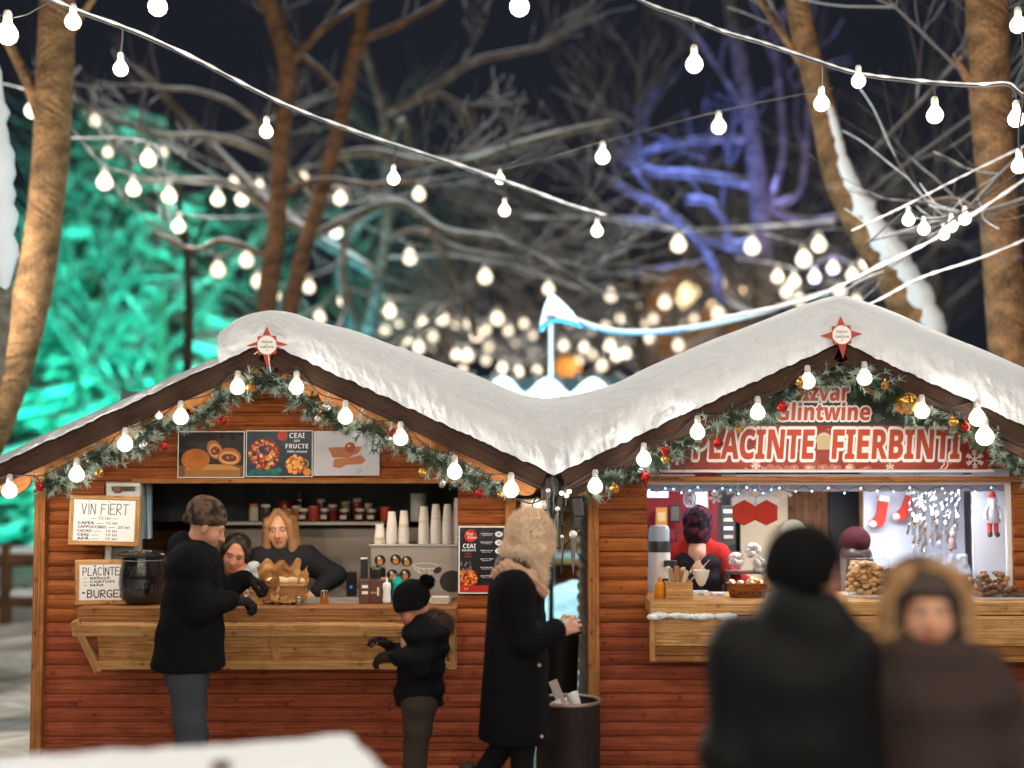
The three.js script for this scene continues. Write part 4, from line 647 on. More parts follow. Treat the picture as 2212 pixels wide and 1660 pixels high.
{ // things along the counter, left stall
  const z = 0.02, A = (px, zz = z) => at(px, zz, CT), hh = (py, zz = z) => ht(py, zz, CT);
  let t = thing('menu_holder', 'brown box holder with printed bottles and sauce tubes', 'box', A(812, 0.05)); { const w = 66 / M(0.05), h = hh(1252, 0.05);
    obj('box', box(w, h, 0.09, 0, h / 2, 0, 0.004), mat([0.11, 0.042, 0.025], { roughness: 0.35 }), t); obj('pocket', box(w * 0.3, h * 1.0, 0.012, -w * 0.33, h / 2, 0.05, 0.003), mat([0.12, 0.05, 0.04], { roughness: 0.3 }), t);
    for (const [y, c] of [[0.72, 1], [0.46, 0.9]]) obj('label', box(w * 0.2, h * 0.13, 0.004, -w * 0.3, h * y, 0.058), white, t); const s1 = obj('print', box(0.012, 0.05, 0.003, w * 0.12, h * 0.5, 0.0465), mat([0.7, 0.66, 0.6]), t); s1.rotation.z = 0.6 * 0; obj('print', box(0.04, 0.012, 0.003, -w * 0.02, h * 0.45, 0.0465), mat([0.45, 0.2, 0.08]), t); obj('napkin', box(0.04, 0.02, 0.02, w * 0.3, h * 1.02, 0.01, 0.003), mat([0.5, 0.26, 0.1]), t); }
  t = thing('speaker_block', 'tall black speaker block behind the brown box', 'speaker', at(788, -0.2, CT)); { const h = ht(1208, -0.2, CT), w = 14 / M(-0.2); obj('body', box(w, h, 0.05, 0, h / 2, 0, 0.004), black, t); obj('cap', box(w * 0.96, 0.008, 0.05, 0, h + 0.003, 0, 0.002), white, t); }
  t = thing('radio', 'small black radio with a blue light behind the counter', 'radio', at(761, -0.75, 1.105)); { const h = ht(1236, -0.75, 1.105), w = 21 / M(-0.75); obj('body', box(w, h, 0.05, 0, h / 2, 0, 0.006), black, t); obj('blue_light', sph(0.008, 0, h * 0.38, 0.026), mat([0.05, 0.1, 0.8], { emissive: new THREE.Color(0.05, 0.15, 1), emissiveIntensity: 1.2 }), t); }
  t = thing('black_pot', 'black metal canister in front of the grill', 'canister', at(817, -0.12, CT)); { const h = ht(1226, -0.12, CT), r = 17 / M(-0.12); obj('body', lathe([[0.001, 0], [r, 0], [r, h * 0.92], [r * 0.94, h], [0.001, h]]), mat([0.02, 0.017, 0.016], { roughness: 0.3 }), t); obj('knob', sph(0.012, 0, h + 0.006, 0), black, t); }
  t = thing('sauce_bottle', 'white squeezy sauce bottle beside the brown box', 'bottle', A(837, 0.1)); { const h = hh(1247, 0.1), r = 9 / M(0.1); obj('body', lathe([[0.001, 0], [r, 0], [r * 1.05, h * 0.1], [r * 0.85, h * 0.45], [r * 1.05, h * 0.62], [r * 0.9, h * 0.76], [r * 0.4, h * 0.8]]), white, t); obj('nozzle', lathe([[r * 0.4, h * 0.8], [r * 0.3, h * 0.84], [r * 0.1, h], [0.001, h]]), white, t); }
  t = thing('teal_bottle', 'bright teal plastic bottle in front of the grill', 'bottle', A(860, 0.0)); { const h = hh(1239, 0.0), r = 14 / M(0); obj('body', lathe([[0.001, 0], [r * 0.9, 0], [r, h * 0.06], [r, h * 0.4], [r * 0.86, h * 0.46], [r, h * 0.54], [r * 0.95, h * 0.74], [r * 0.5, h * 0.86], [r * 0.4, h * 0.9]]), mat([0.01, 0.36, 0.36], { roughness: 0.12, clearcoat: 1 }), t); obj('cap', lathe([[r * 0.46, h * 0.89], [r * 0.46, h], [0.001, h]]), mat([0.05, 0.08, 0.09]), t); }
  t = thing('metal_tumbler', 'shiny brass-coloured tumbler on the counter', 'tumbler', A(703, 0.12)); { const h = hh(1277, 0.12), r = 9 / M(0.12); obj('cup', lathe([[0.001, 0], [r, 0], [r, h], [r * 0.92, h], [r * 0.92, h * 0.1], [0.001, h * 0.1]]), mat([0.72, 0.5, 0.3], { metalness: 1, roughness: 0.2 }), t); obj('rim', new THREE.TorusGeometry(r * 0.97, 0.002, 6, 24).rotateX(Math.PI / 2).translate(0, h, 0), chrome, t); }
  t = thing('salt_shaker', 'small steel shaker in front of the paper basket', 'shaker', A(648, 0.2)); { const h = hh(1290, 0.2), r = 6 / M(0.2); obj('body', lathe([[0.001, 0], [r, 0], [r * 0.95, h * 0.7], [r * 0.7, h * 0.75]]), steel, t); obj('cap', lathe([[r * 0.8, h * 0.75], [r * 0.8, h * 0.9], [r * 0.4, h], [0.001, h]]), chrome, t); }
  // paper-lined basket of buns
  t = thing('bread_basket', 'box basket lined with crumpled brown paper, holding pale buns', 'basket', A(610, 0.06)); {
    const k = 1 / M(0.06), pap = wood([0.74, 0.44, 0.17], { roughness: 0.85, side: THREE.DoubleSide }), h = 40 * k;
    obj('box', box(88 * k, h, 0.14, 8 * k, h / 2 + 0.012, 0, 0.008), wood([0.50, 0.27, 0.10]), t); obj('rim', box(92 * k, 0.014, 0.15, 8 * k, h * 0.98, 0, 0.004), pineWood, t);
    const crumple = (w, h2, s, top) => { const g = new THREE.PlaneGeometry(w, h2, 26, 20), p = g.attributes.position; for (let i = 0; i < p.count; i++) { const x = p.getX(i), y = p.getY(i), f = clamp(y / h2 + 0.5, 0, 1); p.setZ(i, 0.05 * nz(x * 14, y * 14, s) + 0.02 * nz(x * 40, y * 40, s)); p.setY(i, y + f * (0.035 * nz(x * 22, 4, s) + 0.03 * Math.abs(Math.sin(x * 34 + s)) * top)); p.setX(i, x * (0.86 + 0.2 * f)); } g.computeVertexNormals(); return g; };
    const back = obj('paper', crumple(90 * k, 62 * k, 1, 1), pap, t); back.position.set(-10 * k, 46 * k, -0.07); const front = obj('paper', crumple(70 * k, 44 * k, 5, 0.8), pap, t); front.position.set(-28 * k, 24 * k, 0.085); front.rotation.y = -0.35; front.rotation.z = 0.15;
    const r2 = obj('paper', crumple(38 * k, 52 * k, 9, 1), pap, t); r2.position.set(46 * k, 40 * k, 0.03); r2.rotation.y = 0.9; const f2 = obj('paper', crumple(60 * k, 20 * k, 12, 0.4), pap, t); f2.position.set(20 * k, 8 * k, 0.1); f2.rotation.x = -0.9;
    for (const [x, zz] of [[-18, 0.02], [6, 0.03], [24, 0.0], [-2, -0.03], [38, 0.02]]) obj('bun', new THREE.SphereGeometry(1, 16, 10).scale(14 * k, 8 * k, 0.035).translate(x * k, h + 0.018, zz), mat([0.68, 0.52, 0.32], { roughness: 0.7 }), t);
  }
  t = thing('sugar_jar', 'open glass jar of pale wrapped sweets beside the paper basket', 'jar', A(538, 0.1)); { const h = hh(1268, 0.1), r = 18 / M(0.1); obj('glass', lathe([[0.001, 0.002], [r, 0.002], [r, h * 0.8], [r * 0.9, h * 0.9], [r * 0.92, h], [r * 0.88, h], [r * 0.95, h * 0.8], [r * 0.95, 0.008], [0.001, 0.008]]), glass, t); for (let i = 0; i < 26; i++) obj('sweet', new THREE.SphereGeometry(1, 8, 6).scale(0.011, 0.008, 0.009).translate(rr(-1, 1) * r * 0.66, 0.014 + rnd() * h * 0.62, rr(-1, 1) * r * 0.66), mat([[0.6, 0.55, 0.45], [0.5, 0.3, 0.14], [0.45, 0.16, 0.08]][i % 3]), t); }
  t = thing('napkin_stack', 'stack of pale napkins at the right end of the counter', 'napkins', A(952, 0.1)); for (let i = 0; i < 6; i++) obj('napkin', box(0.1, 0.006, 0.1, rr(-0.004, 0.004), 0.004 + i * 0.0068, rr(-0.004, 0.004), 0.002), mat([0.66, 0.58, 0.46]), t);
  t = thing('tall_thermos', 'dark steel thermos at the left of the counter behind the man', 'thermos', A(385, -0.05)); { const h = hh(1240, -0.05), r = 14 / M(0); obj('body', lathe([[0.001, 0], [r, 0], [r, h * 0.7], [r * 0.7, h * 0.82]]), mat([0.05, 0.05, 0.055], { metalness: 0.8, roughness: 0.3 }), t); obj('cap', lathe([[r * 0.72, h * 0.82], [r * 0.72, h], [0.001, h]]), black, t); }
}

// ================================================================ goods and ornaments of the right stall
const CTR = YL(1300, 0.32) - 0.002, WTR = 1.076;
{
  const A = (px, z = 0.05) => at(px, z, CTR), hh = (py, z = 0.05) => ht(py, z, CTR);
  let t = thing('water_dispenser', 'white drink dispenser with a black band at the left of the lit window', 'dispenser', at(1423, -0.3, CTR - 0.02)); { const z = -0.3, r = 24 / M(z), h = ht(1136, z, CTR - 0.02); obj('tank', lathe([[0.001, 0], [r, 0], [r, h * 0.62], [r * 0.98, h * 0.63]], 28), white, t); obj('band', lathe([[r * 1.03, h * 0.62], [r * 1.03, h * 0.78], [r * 0.95, h * 0.78]], 28), mat([0.04, 0.04, 0.045], { roughness: 0.3 }), t); obj('top', lathe([[r * 0.93, h * 0.78], [r * 0.93, h * 0.95], [r * 0.8, h], [0.001, h]], 28), mat([0.45, 0.55, 0.68], { roughness: 0.15 }), t); obj('tap', box(0.06, 0.025, 0.05, 0.04, h * 0.22, r, 0.006), black, t); obj('tap', box(0.08, 0.04, 0.05, 0.06, h * 0.46, r, 0.006), black, t); }
  t = thing('honey_bottle', 'amber honey bottle with orange cap at the left end of the right counter', 'bottle', A(1424, 0.12)); { const h = hh(1247, 0.12), r = 12 / M(0.12); obj('body', lathe([[0.001, 0], [r, 0], [r, h * 0.34], [r * 0.8, h * 0.45], [r, h * 0.58], [r * 0.7, h * 0.74], [r * 0.35, h * 0.78]]), mat([0.62, 0.22, 0.015], { roughness: 0.1, clearcoat: 1 }), t); obj('cap', lathe([[r * 0.42, h * 0.77], [r * 0.36, h * 0.95], [0.001, h]]), mat([0.5, 0.16, 0.02]), t); }
  t = thing('utensil_crate', 'small pine crate of spice bags and spoons', 'crate', A(1463, 0.1)); { const k = 1 / M(0.1), w = 54 * k, h = hh(1257, 0.1); for (const [x, z, a, b] of [[0, 0.06, w, 0.01], [0, -0.06, w, 0.01], [w / 2, 0, 0.01, 0.12], [-w / 2, 0, 0.01, 0.12]]) obj('board', box(a, h, b, x, h / 2, z, 0.003), pineWood, t); obj('base', box(w, 0.008, 0.12, 0, 0.006, 0), pineWood, t);
    for (let i = 0; i < 9; i++) { const b = obj('packet', box(0.026, rr(0.08, 0.14), 0.012, 0, 0.05, 0, 0.003), mat([[0.55, 0.42, 0.25], [0.4, 0.15, 0.06], [0.6, 0.55, 0.5], [0.3, 0.2, 0.1]][i % 4]), t); b.position.set(rr(-0.4, 0.4) * w, h * 0.75, rr(-0.03, 0.03)); b.rotation.z = rr(-0.3, 0.3); } for (const [a, x] of [[-0.5, 0.03], [-0.75, 0.05]]) { const s = obj('spoon', tube([V(0, 0, 0), V(0, 0.2, 0)], 0.004, 6, 3), chrome, t); s.position.set(x, h * 0.8, 0); s.rotation.z = a; } }
  t = thing('glass_goblet', 'tall white frosted goblet on the right counter', 'glass', A(1513, 0.1)); { const h = hh(1232, 0.1), r = 18 / M(0.1); obj('bowl', lathe([[0.008, h * 0.42], [r * 0.45, h * 0.5], [r * 0.8, h * 0.75], [r, h], [r * 0.94, h], [r * 0.4, h * 0.55], [0.001, h * 0.5]]), mat([0.72, 0.68, 0.62], { roughness: 0.3 }), t); obj('stem', lathe([[r * 0.55, 0], [r * 0.5, 0.006], [0.009, 0.02], [0.008, h * 0.43]]), glass, t); }
  for (const [i, [x, w, y, lab]] of [[1510, 34, 1277, 'flat white sugar box behind the goblet'], [1548, 26, 1281, 'small white tea box right of the goblet']].entries()) { t = thing('paper_box', lab, 'box', A(x, -0.05)); const k = 1 / M(-0.05), h = ht(y, -0.05, CTR); obj('carton', box(w * k, h * 0.8, 0.07, 0, h * 0.4, 0, 0.003), white, t); obj('lid', box(w * k * 1.03, h * 0.22, 0.073, 0, h * 0.9, 0, 0.003), mat([0.6, 0.62, 0.68]), t); obj('stamp', box(w * k * 0.4, h * 0.3, 0.002, 0, h * 0.4, 0.0365), mat([0.35, 0.35, 0.42]), t); }
  t = thing('fruit_basket', 'orange wicker tray with sweets and gold foil', 'basket', A(1612, 0.05)); { const k = 1 / M(0.05), rx = 44 * k, h = 30 * k; obj('tray', lathe([[0.001, 0.004], [0.85, 0.004], [1, 0.9], [1.04, 1], [0.96, 0.98], [0.82, 0.1], [0.001, 0.1]], 30).scale(rx, h, 0.09), wood([0.40, 0.15, 0.03]), t); obj('rim', new THREE.TorusGeometry(1, 0.05, 8, 40).rotateX(Math.PI / 2).scale(rx * 1.02, 0.09, 0.092).translate(0, h, 0), wood([0.6, 0.24, 0.04]), t); for (let i = 0; i < 4; i++) obj('hole', sph(0.009, (i - 1.5) * 0.04, h * 0.42, 0.082, 8, 6).scale(1, 1, 0.3).translate(0, 0, 0.062), black, t); for (let i = 0; i < 16; i++) obj('sweet', new THREE.IcosahedronGeometry(rr(0.012, 0.02), 0).translate(rr(-0.8, 0.8) * rx, h + rr(-0.004, 0.02), rr(-0.06, 0.06)), mat([[0.75, 0.3, 0.04], [0.55, 0.08, 0.03], [0.8, 0.6, 0.3], [0.7, 0.66, 0.6]][i % 4], { metalness: 0.5, roughness: 0.3 }), t); }
  // heaps of pastries in clear trays
  const heap = (label, x, w, y0, z, n, c1, c2, kind) => {
    t = thing('pastry_tray', label, 'pastry tray', at(x, z, CTR), 0, 'clear trays of pastries on the right counter'); const k = 1 / M(z), W = w * k, H = ht(y0, z, CTR), D = 0.15;
    obj('tray', box(W, 0.012, D, 0, 0.007, 0), mat([0.6, 0.6, 0.6], { roughness: 0.3 }), t);
    for (let i = 0; i < n; i++) { const f = i / n, yy = 0.02 + f * (H * 0.8), spread = 1 - f * 0.3, g = kind === 'roll' ? new THREE.CylinderGeometry(0.016, 0.02, 0.06, 10).rotateX(Math.PI / 2 + rr(-0.3, 0.3)).rotateY(rr(-0.5, 0.5)) : new THREE.SphereGeometry(1, 10, 8).scale(0.022, 0.015, 0.02); const b = obj(kind === 'roll' ? 'cream_roll' : 'cookie', g, rnd() < 0.6 ? c1 : c2, t); b.position.set(rr(-0.44, 0.44) * W * spread, yy, rr(-0.4, 0.4) * D * spread); if (kind === 'roll') { const q = obj('filling', new THREE.CircleGeometry(0.0125, 10).translate(0, 0, 0.0325), mat([0.16, 0.06, 0.03]), b); } }
    const gl = mat([0.93, 0.95, 0.97], { transmission: 1, roughness: 0.08, thickness: 0 }); obj('cover', new RoundedBoxGeometry(W * 1.02, H, D * 1.06, 2, 0.012).translate(0, H / 2 + 0.004, 0), gl, t);
  };
  const gold = mat([0.52, 0.27, 0.09], { roughness: 0.6 }), tan = mat([0.60, 0.37, 0.16], { roughness: 0.6 }), brown = mat([0.22, 0.09, 0.035], { roughness: 0.6 }), choc = mat([0.13, 0.05, 0.025]);
  heap('tall clear box of golden folded biscuits right of the man in black', 1866, 92, 1206, 0.0, 120, gold, tan, 'cookie'); heap('clear box of cream rolls with dark ends beside the fur hood', 1936, 72, 1226, 0.05, 60, gold, tan, 'roll'); heap('low clear tray of brown biscuits near the right window edge', 2140, 84, 1234, -0.04, 60, brown, gold, 'cookie'); heap('flat clear tray of chocolate cakes at the right end of the counter', 2145, 120, 1268, 0.13, 40, choc, brown, 'cookie');
  heap('clear tray of golden cream rolls between the man in black and the fur hood', 1905, 70, 1222, -0.12, 50, gold, tan, 'roll'); heap('clear tray of pale biscuits behind the left of the right counter, near the orange tray', 1672, 50, 1240, -0.1, 40, tan, gold, 'cookie'); heap('tray of brown buns under the bluish wrapped tray', 2060, 90, 1240, 0.0, 50, gold, brown, 'cookie');
  { t = thing('wrapped_tray', 'bluish cling-wrapped tray leaning behind the pastries', 'tray', at(2035, -0.2, CTR)); const g = new THREE.PlaneGeometry(0.3, 0.24, 30, 20), p = g.attributes.position; for (let i = 0; i < p.count; i++) p.setZ(i, 0.02 * nz(p.getX(i) * 22, p.getY(i) * 22, 3) + 0.012 * nz(p.getX(i) * 60, p.getY(i) * 60, 8)); g.computeVertexNormals(); const w = obj('wrap', g, mat([0.78, 0.84, 0.95], { roughness: 0.08, transmission: 0.6, thickness: 0, side: THREE.DoubleSide }), t); w.position.set(0, 0.13, 0.03); w.rotation.x = -0.5; obj('tray', box(0.3, 0.015, 0.2, 0, 0.012, 0, 0.004), white, t); for (let i = 0; i < 10; i++) obj('cake', new RoundedBoxGeometry(0.04, 0.04, 0.04, 2, 0.01).translate(rr(-0.11, 0.11), 0.04 + rnd() * 0.05, rr(-0.07, 0.02)), tan, t); }
  // meringue bags
  for (const [x, y, lab] of [[1590, 1210, 'left bag of white meringues behind the basket'], [1628, 1190, 'upper bag of white meringues behind the basket'], [1642, 1222, 'lower right bag of white meringues behind the basket']]) { const z = -0.35; t = thing('meringue_bag', lab, 'sweets bag', P(x, y, z), 0, 'clear bags of meringues'); const r = 17 / M(z); for (let i = 0; i < 16; i++) { const a = rnd() * 6.3, b = rr(-1, 1), q = Math.sqrt(1 - b * b); obj('meringue', new THREE.SphereGeometry(0.018, 8, 6).translate(Math.cos(a) * q * r * 0.7, b * r * 0.7, Math.sin(a) * q * r * 0.7), mat([0.72, 0.68, 0.64]), t); } obj('bag', new THREE.IcosahedronGeometry(r * 1.12, 2), mat([0.95, 0.95, 0.97], { transmission: 1, roughness: 0.1, thickness: 0 }), t); }
  { t = thing('meringue_stand', 'dark shelf rack that carries the meringue bags', 'rack', at(1618, -0.4, WTR)); const h = ht(1236, -0.4, WTR); obj('shelf', box(0.3, 0.015, 0.16, 0, h, 0), mat([0.1, 0.06, 0.06]), t); for (const s of [-1, 1]) obj('side', box(0.015, h, 0.16, s * 0.145, h / 2, 0), mat([0.08, 0.04, 0.04]), t); }
}
{ // hanging ornaments in the window
  const zz = -0.2, red = mat([0.48, 0.03, 0.015], { roughness: 0.8 }), fluff = mat([0.75, 0.75, 0.78], { roughness: 0.95 });
  let t;
  for (const [x, lab] of [[1606, 'red house-shaped felt pouch with white roof, left of the pair'], [1654, 'red house-shaped felt pouch with white roof, right of the pair']]) {
    const p = P(x, 1100, zz), k = 1 / M(zz); t = thing('felt_pouch', lab, 'felt ornament', p, 0, 'red felt pouches hanging in the window');
    obj('pouch', extrude(poly([[-22, -22], [0, -33], [22, -22], [22, 12], [0, 24], [-22, 12]].map(([a, b]) => [a * k, b * k])), 0.025, 0.006, 2), red, t);
    const cuff = obj('cuff', extrude(poly([[-25, 8], [0, 22], [25, 8], [25, 20], [4, 34], [-4, 34], [-25, 20]].map(([a, b]) => [a * k, b * k])), 0.034, 0.006, 2), fluff, t); cuff.position.z = -0.004;
    obj('loop', tube([V(-0.03, 30 * k, 0.01), V(-0.036, 52 * k, 0.01), V(0, 60 * k, 0.01), V(0.036, 52 * k, 0.01), V(0.03, 30 * k, 0.01)], 0.006, 6, 16), fluff, t);
  }
  for (const [x, y, rot, lab] of [[1904, 1110, -0.15, 'larger red felt stocking with white toe on the white wall'], [1958, 1098, -0.35, 'smaller red felt stocking higher on the white wall']]) {
    const z = -0.92, k = 1 / M(z); t = thing('felt_stocking', lab, 'stocking', P(x, y, z)); t.rotation.z = rot;
    const s = new THREE.Shape(); s.moveTo(-9 * k, 30 * k); s.lineTo(9 * k, 30 * k); s.lineTo(8 * k, -4 * k); s.quadraticCurveTo(9 * k, -28 * k, -8 * k, -30 * k); s.quadraticCurveTo(-24 * k, -30 * k, -22 * k, -20 * k); s.quadraticCurveTo(-10 * k, -14 * k, -9 * k, 2 * k); s.lineTo(-9 * k, 30 * k);
    obj('sock', extrude(s, 0.018, 0.006, 2), red, t); obj('cuff', new RoundedBoxGeometry(24 * k, 14 * k, 0.04, 2, 0.008).translate(0, 33 * k, 0.01), fluff, t); obj('toe', sph(9 * k, -16 * k, -25 * k, 0.01, 12, 8), fluff, t);
  }
  { const z = -0.5, k = 1 / M(z); t = thing('bearded_doll', 'flat hanging doll with white beard and red cap on the right white panel', 'ornament', P(2145, 1110, z)); obj('cap', new THREE.ConeGeometry(9 * k, 20 * k, 14).translate(0, 46 * k, 0), red, t); obj('head', sph(7 * k, 0, 33 * k, 0, 14, 10), mat([0.5, 0.3, 0.2]), t); obj('beard', new THREE.ConeGeometry(11 * k, 40 * k, 14).rotateX(Math.PI).translate(0, 12 * k, 0.004), fluff, t); obj('coat', lathe([[0.001, -22], [17, -20], [14, 0], [8, 24], [0.001, 26]].map(([a, b]) => [a * k, b * k]), 18).scale(1, 1, 0.5), mat([0.6, 0.6, 0.64]), t); for (const s of [-1, 1]) { obj('boot', sph(6 * k, s * 8 * k, -45 * k, 0.01, 10, 8), mat([0.03, 0.03, 0.03]), t); obj('leg', cyl(5 * k, 5 * k, 24 * k, s * 7 * k, -45 * k, 0, 10), red, t); obj('arm', tube([V(s * 9 * k, 16 * k, 0), V(s * 16 * k, 4 * k, 0.005), V(s * 16 * k, -10 * k, 0.01)], 4 * k, 8, 8), fluff, t); } }
  { const z = -0.45, k = 1 / M(z); t = thing('small_doll', 'small dark hanging doll left of the bearded doll', 'ornament', P(2058, 1172, z)); obj('body', lathe([[0.001, -16], [9, -14], [6, 8], [0.001, 12]].map(([a, b]) => [a * k, b * k]), 14), mat([0.3, 0.2, 0.22]), t); obj('head', sph(5 * k, 0, 15 * k, 0, 10, 8), mat([0.5, 0.35, 0.28]), t); obj('cap', new THREE.ConeGeometry(6 * k, 16 * k, 12).translate(0, 26 * k, 0), mat([0.4, 0.4, 0.45]), t); }
  // white snowflake ornaments
  const flake = (label, x, y, R, z) => { t = thing('paper_snowflake', label, 'snowflake', P(x, y, z), 0, 'white snowflakes hanging in the window'); const k = 1 / M(z), r = R * k; for (let i = 0; i < 6; i++) { const a = obj('arm', merge([box(r, 0.01, 0.006, r / 2), ...[0.45, 0.75].flatMap((f) => [-1, 1].map((s) => box(r * 0.34, 0.008, 0.005, r * 0.15, 0, 0).rotateZ(s * 0.8).translate(r * f, 0, 0)))]), white, t); a.rotation.z = i * Math.PI / 3 + 0.2; } obj('thread', tube([V(0, r * 0.2, 0.004), V(0, r * 1.6, 0.004)], 0.0015, 4, 2), white, t); };
  flake('white snowflake over the red felt pouches, largest', 1590, 1062, 20, -0.24); flake('white snowflake left of the felt pouches', 1546, 1075, 14, -0.3); flake('white snowflake against the dark middle pane', 1700, 1062, 14, -0.24);
  { const z = -0.3, k = 1 / M(z); t = thing('glass_ornament', 'round silver filigree ornament above the dark-capped vendor', 'ornament', P(1490, 1078, z)); for (let i = 0; i < 6; i++) obj('ring', new THREE.TorusGeometry(14 * k, 0.0028, 6, 28).rotateY(i * Math.PI / 6).scale(1, 1.4, 1), mat([0.7, 0.7, 0.78], { metalness: 0.6, roughness: 0.25 }), t); obj('core', sph(5 * k), mat([0.8, 0.8, 0.9], { roughness: 0.2 }), t); obj('thread', tube([V(0, 18 * k, 0), V(0, 44 * k, 0)], 0.0015, 4, 2), white, t); }
  // glitter foil curtain
  { const z = -0.75; t = thing('foil_curtain', 'shimmering silver foil strips hanging beside the white wall', 'foil curtain', P(2030, 1060, z)); const fm = mat([0.82, 0.84, 0.88], { metalness: 1, roughness: 0.22 }), k = 1 / M(z); for (let i = 0; i < 26; i++) { const g = new THREE.PlaneGeometry(0.012, rr(0.28, 0.42), 1, 14), p = g.attributes.position; const s = rnd() * 9, L = g.parameters.height; for (let q = 0; q < p.count; q++) { const y = p.getY(q); p.setY(q, y - L / 2); p.setZ(q, 0.012 * Math.sin(y * 60 + s) + p.getX(q) * Math.sin(y * 45 + s) * 1.2); } g.computeVertexNormals(); const m = obj('foil_strip', g, fm, t); m.position.set(rr(-60, 52) * k, rr(-8, 18) * k, rr(-0.05, 0.05)); m.rotation.z = rr(-0.15, 0.15); } }
  // blue light string under the lintel
  { t = thing('blue_light_string', 'tangled blue and white fairy lights under the lintel of the lit window', 'fairy lights'); const pts = []; for (let i = 0; i <= 44; i++) pts.push(P(1402 + i * 17.6, 1057 + 6 * Math.sin(i * 1.9) + (i < 14 ? 4 * Math.sin(i * 3.1) : 0), -0.12 + 0.02 * Math.sin(i * 2.3))); obj('wire', tube(pts, 0.0022, 4, 180), mat([0.02, 0.14, 0.16]), t); const em = [mat([0.4, 0.7, 1], { emissive: new THREE.Color().setRGB(0.2, 0.55, 1), emissiveIntensity: 5 }), mat([0.8, 0.85, 1], { emissive: new THREE.Color().setRGB(0.75, 0.85, 1), emissiveIntensity: 4 })]; pts.forEach((p, i) => { if (i % 2 === 0 || i < 16) { const b = obj('led', sph(0.0065, 0, 0, 0, 8, 6), em[i < 18 ? (i % 4 ? 0 : 1) : (i % 6 ? 1 : 0)], t); b.position.copy(p).add(V(0, -0.008, 0.004)); } }); }
  // lamps inside: a cool strip under the ceiling, seen at the top of the window
  const lamp = (label, x0, x1, y, z, I, col) => { const a = P(x0, y, z), b = P(x1, y, z), w = b.x - a.x; t = thing('strip_lamp', label, 'strip lamp', [(a.x + b.x) / 2, a.y, z]); obj('housing', box(w, 0.02, 0.05, 0, 0.022, 0, 0.004), white, t); obj('tube', new THREE.CylinderGeometry(0.011, 0.011, w * 0.96, 12).rotateZ(Math.PI / 2), mat([1, 1, 1], { emissive: new THREE.Color().setRGB(...col), emissiveIntensity: 3 }), t); const l = new THREE.RectAreaLight(new THREE.Color().setRGB(...col), I, w * 0.96, 0.05); l.position.set(0, -0.014, 0.0); l.rotation.x = -Math.PI / 2; t.add(l); };
  lamp('long cool white strip lamp behind the lintel of the lit window', 1560, 2100, 1036, -0.42, 120, [0.86, 0.92, 1]);
  lamp('short cool strip lamp over the red wall', 1404, 1500, 1036, -0.6, 50, [0.85, 0.9, 1]);
  // small things on the red wall and the rear window
  t = thing('wall_screen', 'bright white panel lamp at the top of the red wall', 'panel lamp', P(1420, 1068, -0.96)); obj('frame', box(0.15, 0.05, 0.02), white, t); { const s = obj('panel', box(0.135, 0.036, 0.006), mat([1, 1, 1], { emissive: new THREE.Color(0.8, 0.86, 1), emissiveIntensity: 1.6 }), t); s.position.z = 0.012; }
  t = thing('wall_screen', 'small lit screen on the red wall above the vendor', 'screen', P(1512, 1082, -0.96)); obj('frame', box(0.11, 0.13, 0.02, 0, 0, 0, 0.004), white, t); { const s = obj('panel', box(0.085, 0.1, 0.006), mat([1, 1, 1], { emissive: new THREE.Color(0.7, 0.75, 0.9), emissiveIntensity: 1.1 }), t); s.position.z = 0.012; }
  t = thing('orange_box', 'upright orange packet on the shelf of the red wall', 'packet', P(1428, 1120, -0.9)); obj('carton', box(0.075, 0.14, 0.05, 0, 0, 0, 0.003), mat([0.6, 0.24, 0.04]), t); obj('face', box(0.05, 0.06, 0.004, 0, 0.01, 0.027), mat([0.65, 0.45, 0.2]), t);
  t = thing('framed_photo', 'dark framed picture on the red wall', 'picture', P(1458, 1110, -0.93)); obj('frame', box(0.075, 0.12, 0.02, 0, 0, 0, 0.003), black, t); obj('picture', box(0.055, 0.095, 0.004, 0, 0, 0.012), mat([0.12, 0.1, 0.08]), t);
  t = thing('rail_shelf', 'dark rail with hanging ladles below the red wall pictures', 'rail', P(1450, 1150, -0.9)); obj('rail', box(0.4, 0.012, 0.03), mat([0.08, 0.03, 0.02]), t); for (let i = 0; i < 6; i++) obj('ladle', merge([tube([V(0, 0, 0), V(0, -0.1, 0)], 0.005, 6, 2), sph(0.018, 0, -0.11, 0, 10, 8)]).translate(-0.15 + i * 0.06, 0, 0.02), i % 2 ? black : steel, t);
  t = thing('price_list', 'dark price list with small white labels beside the red pouches', 'picture', P(1573, 1135, -0.7)); obj('frame', box(0.09, 0.26, 0.02, 0, 0, 0, 0.003), mat([0.03, 0.025, 0.02]), t); for (let i = 0; i < 4; i++) obj('label', box(0.06, 0.022, 0.004, 0, 0.09 - i * 0.055, 0.012), i % 2 ? mat([0.4, 0.38, 0.3]) : white, t);
}

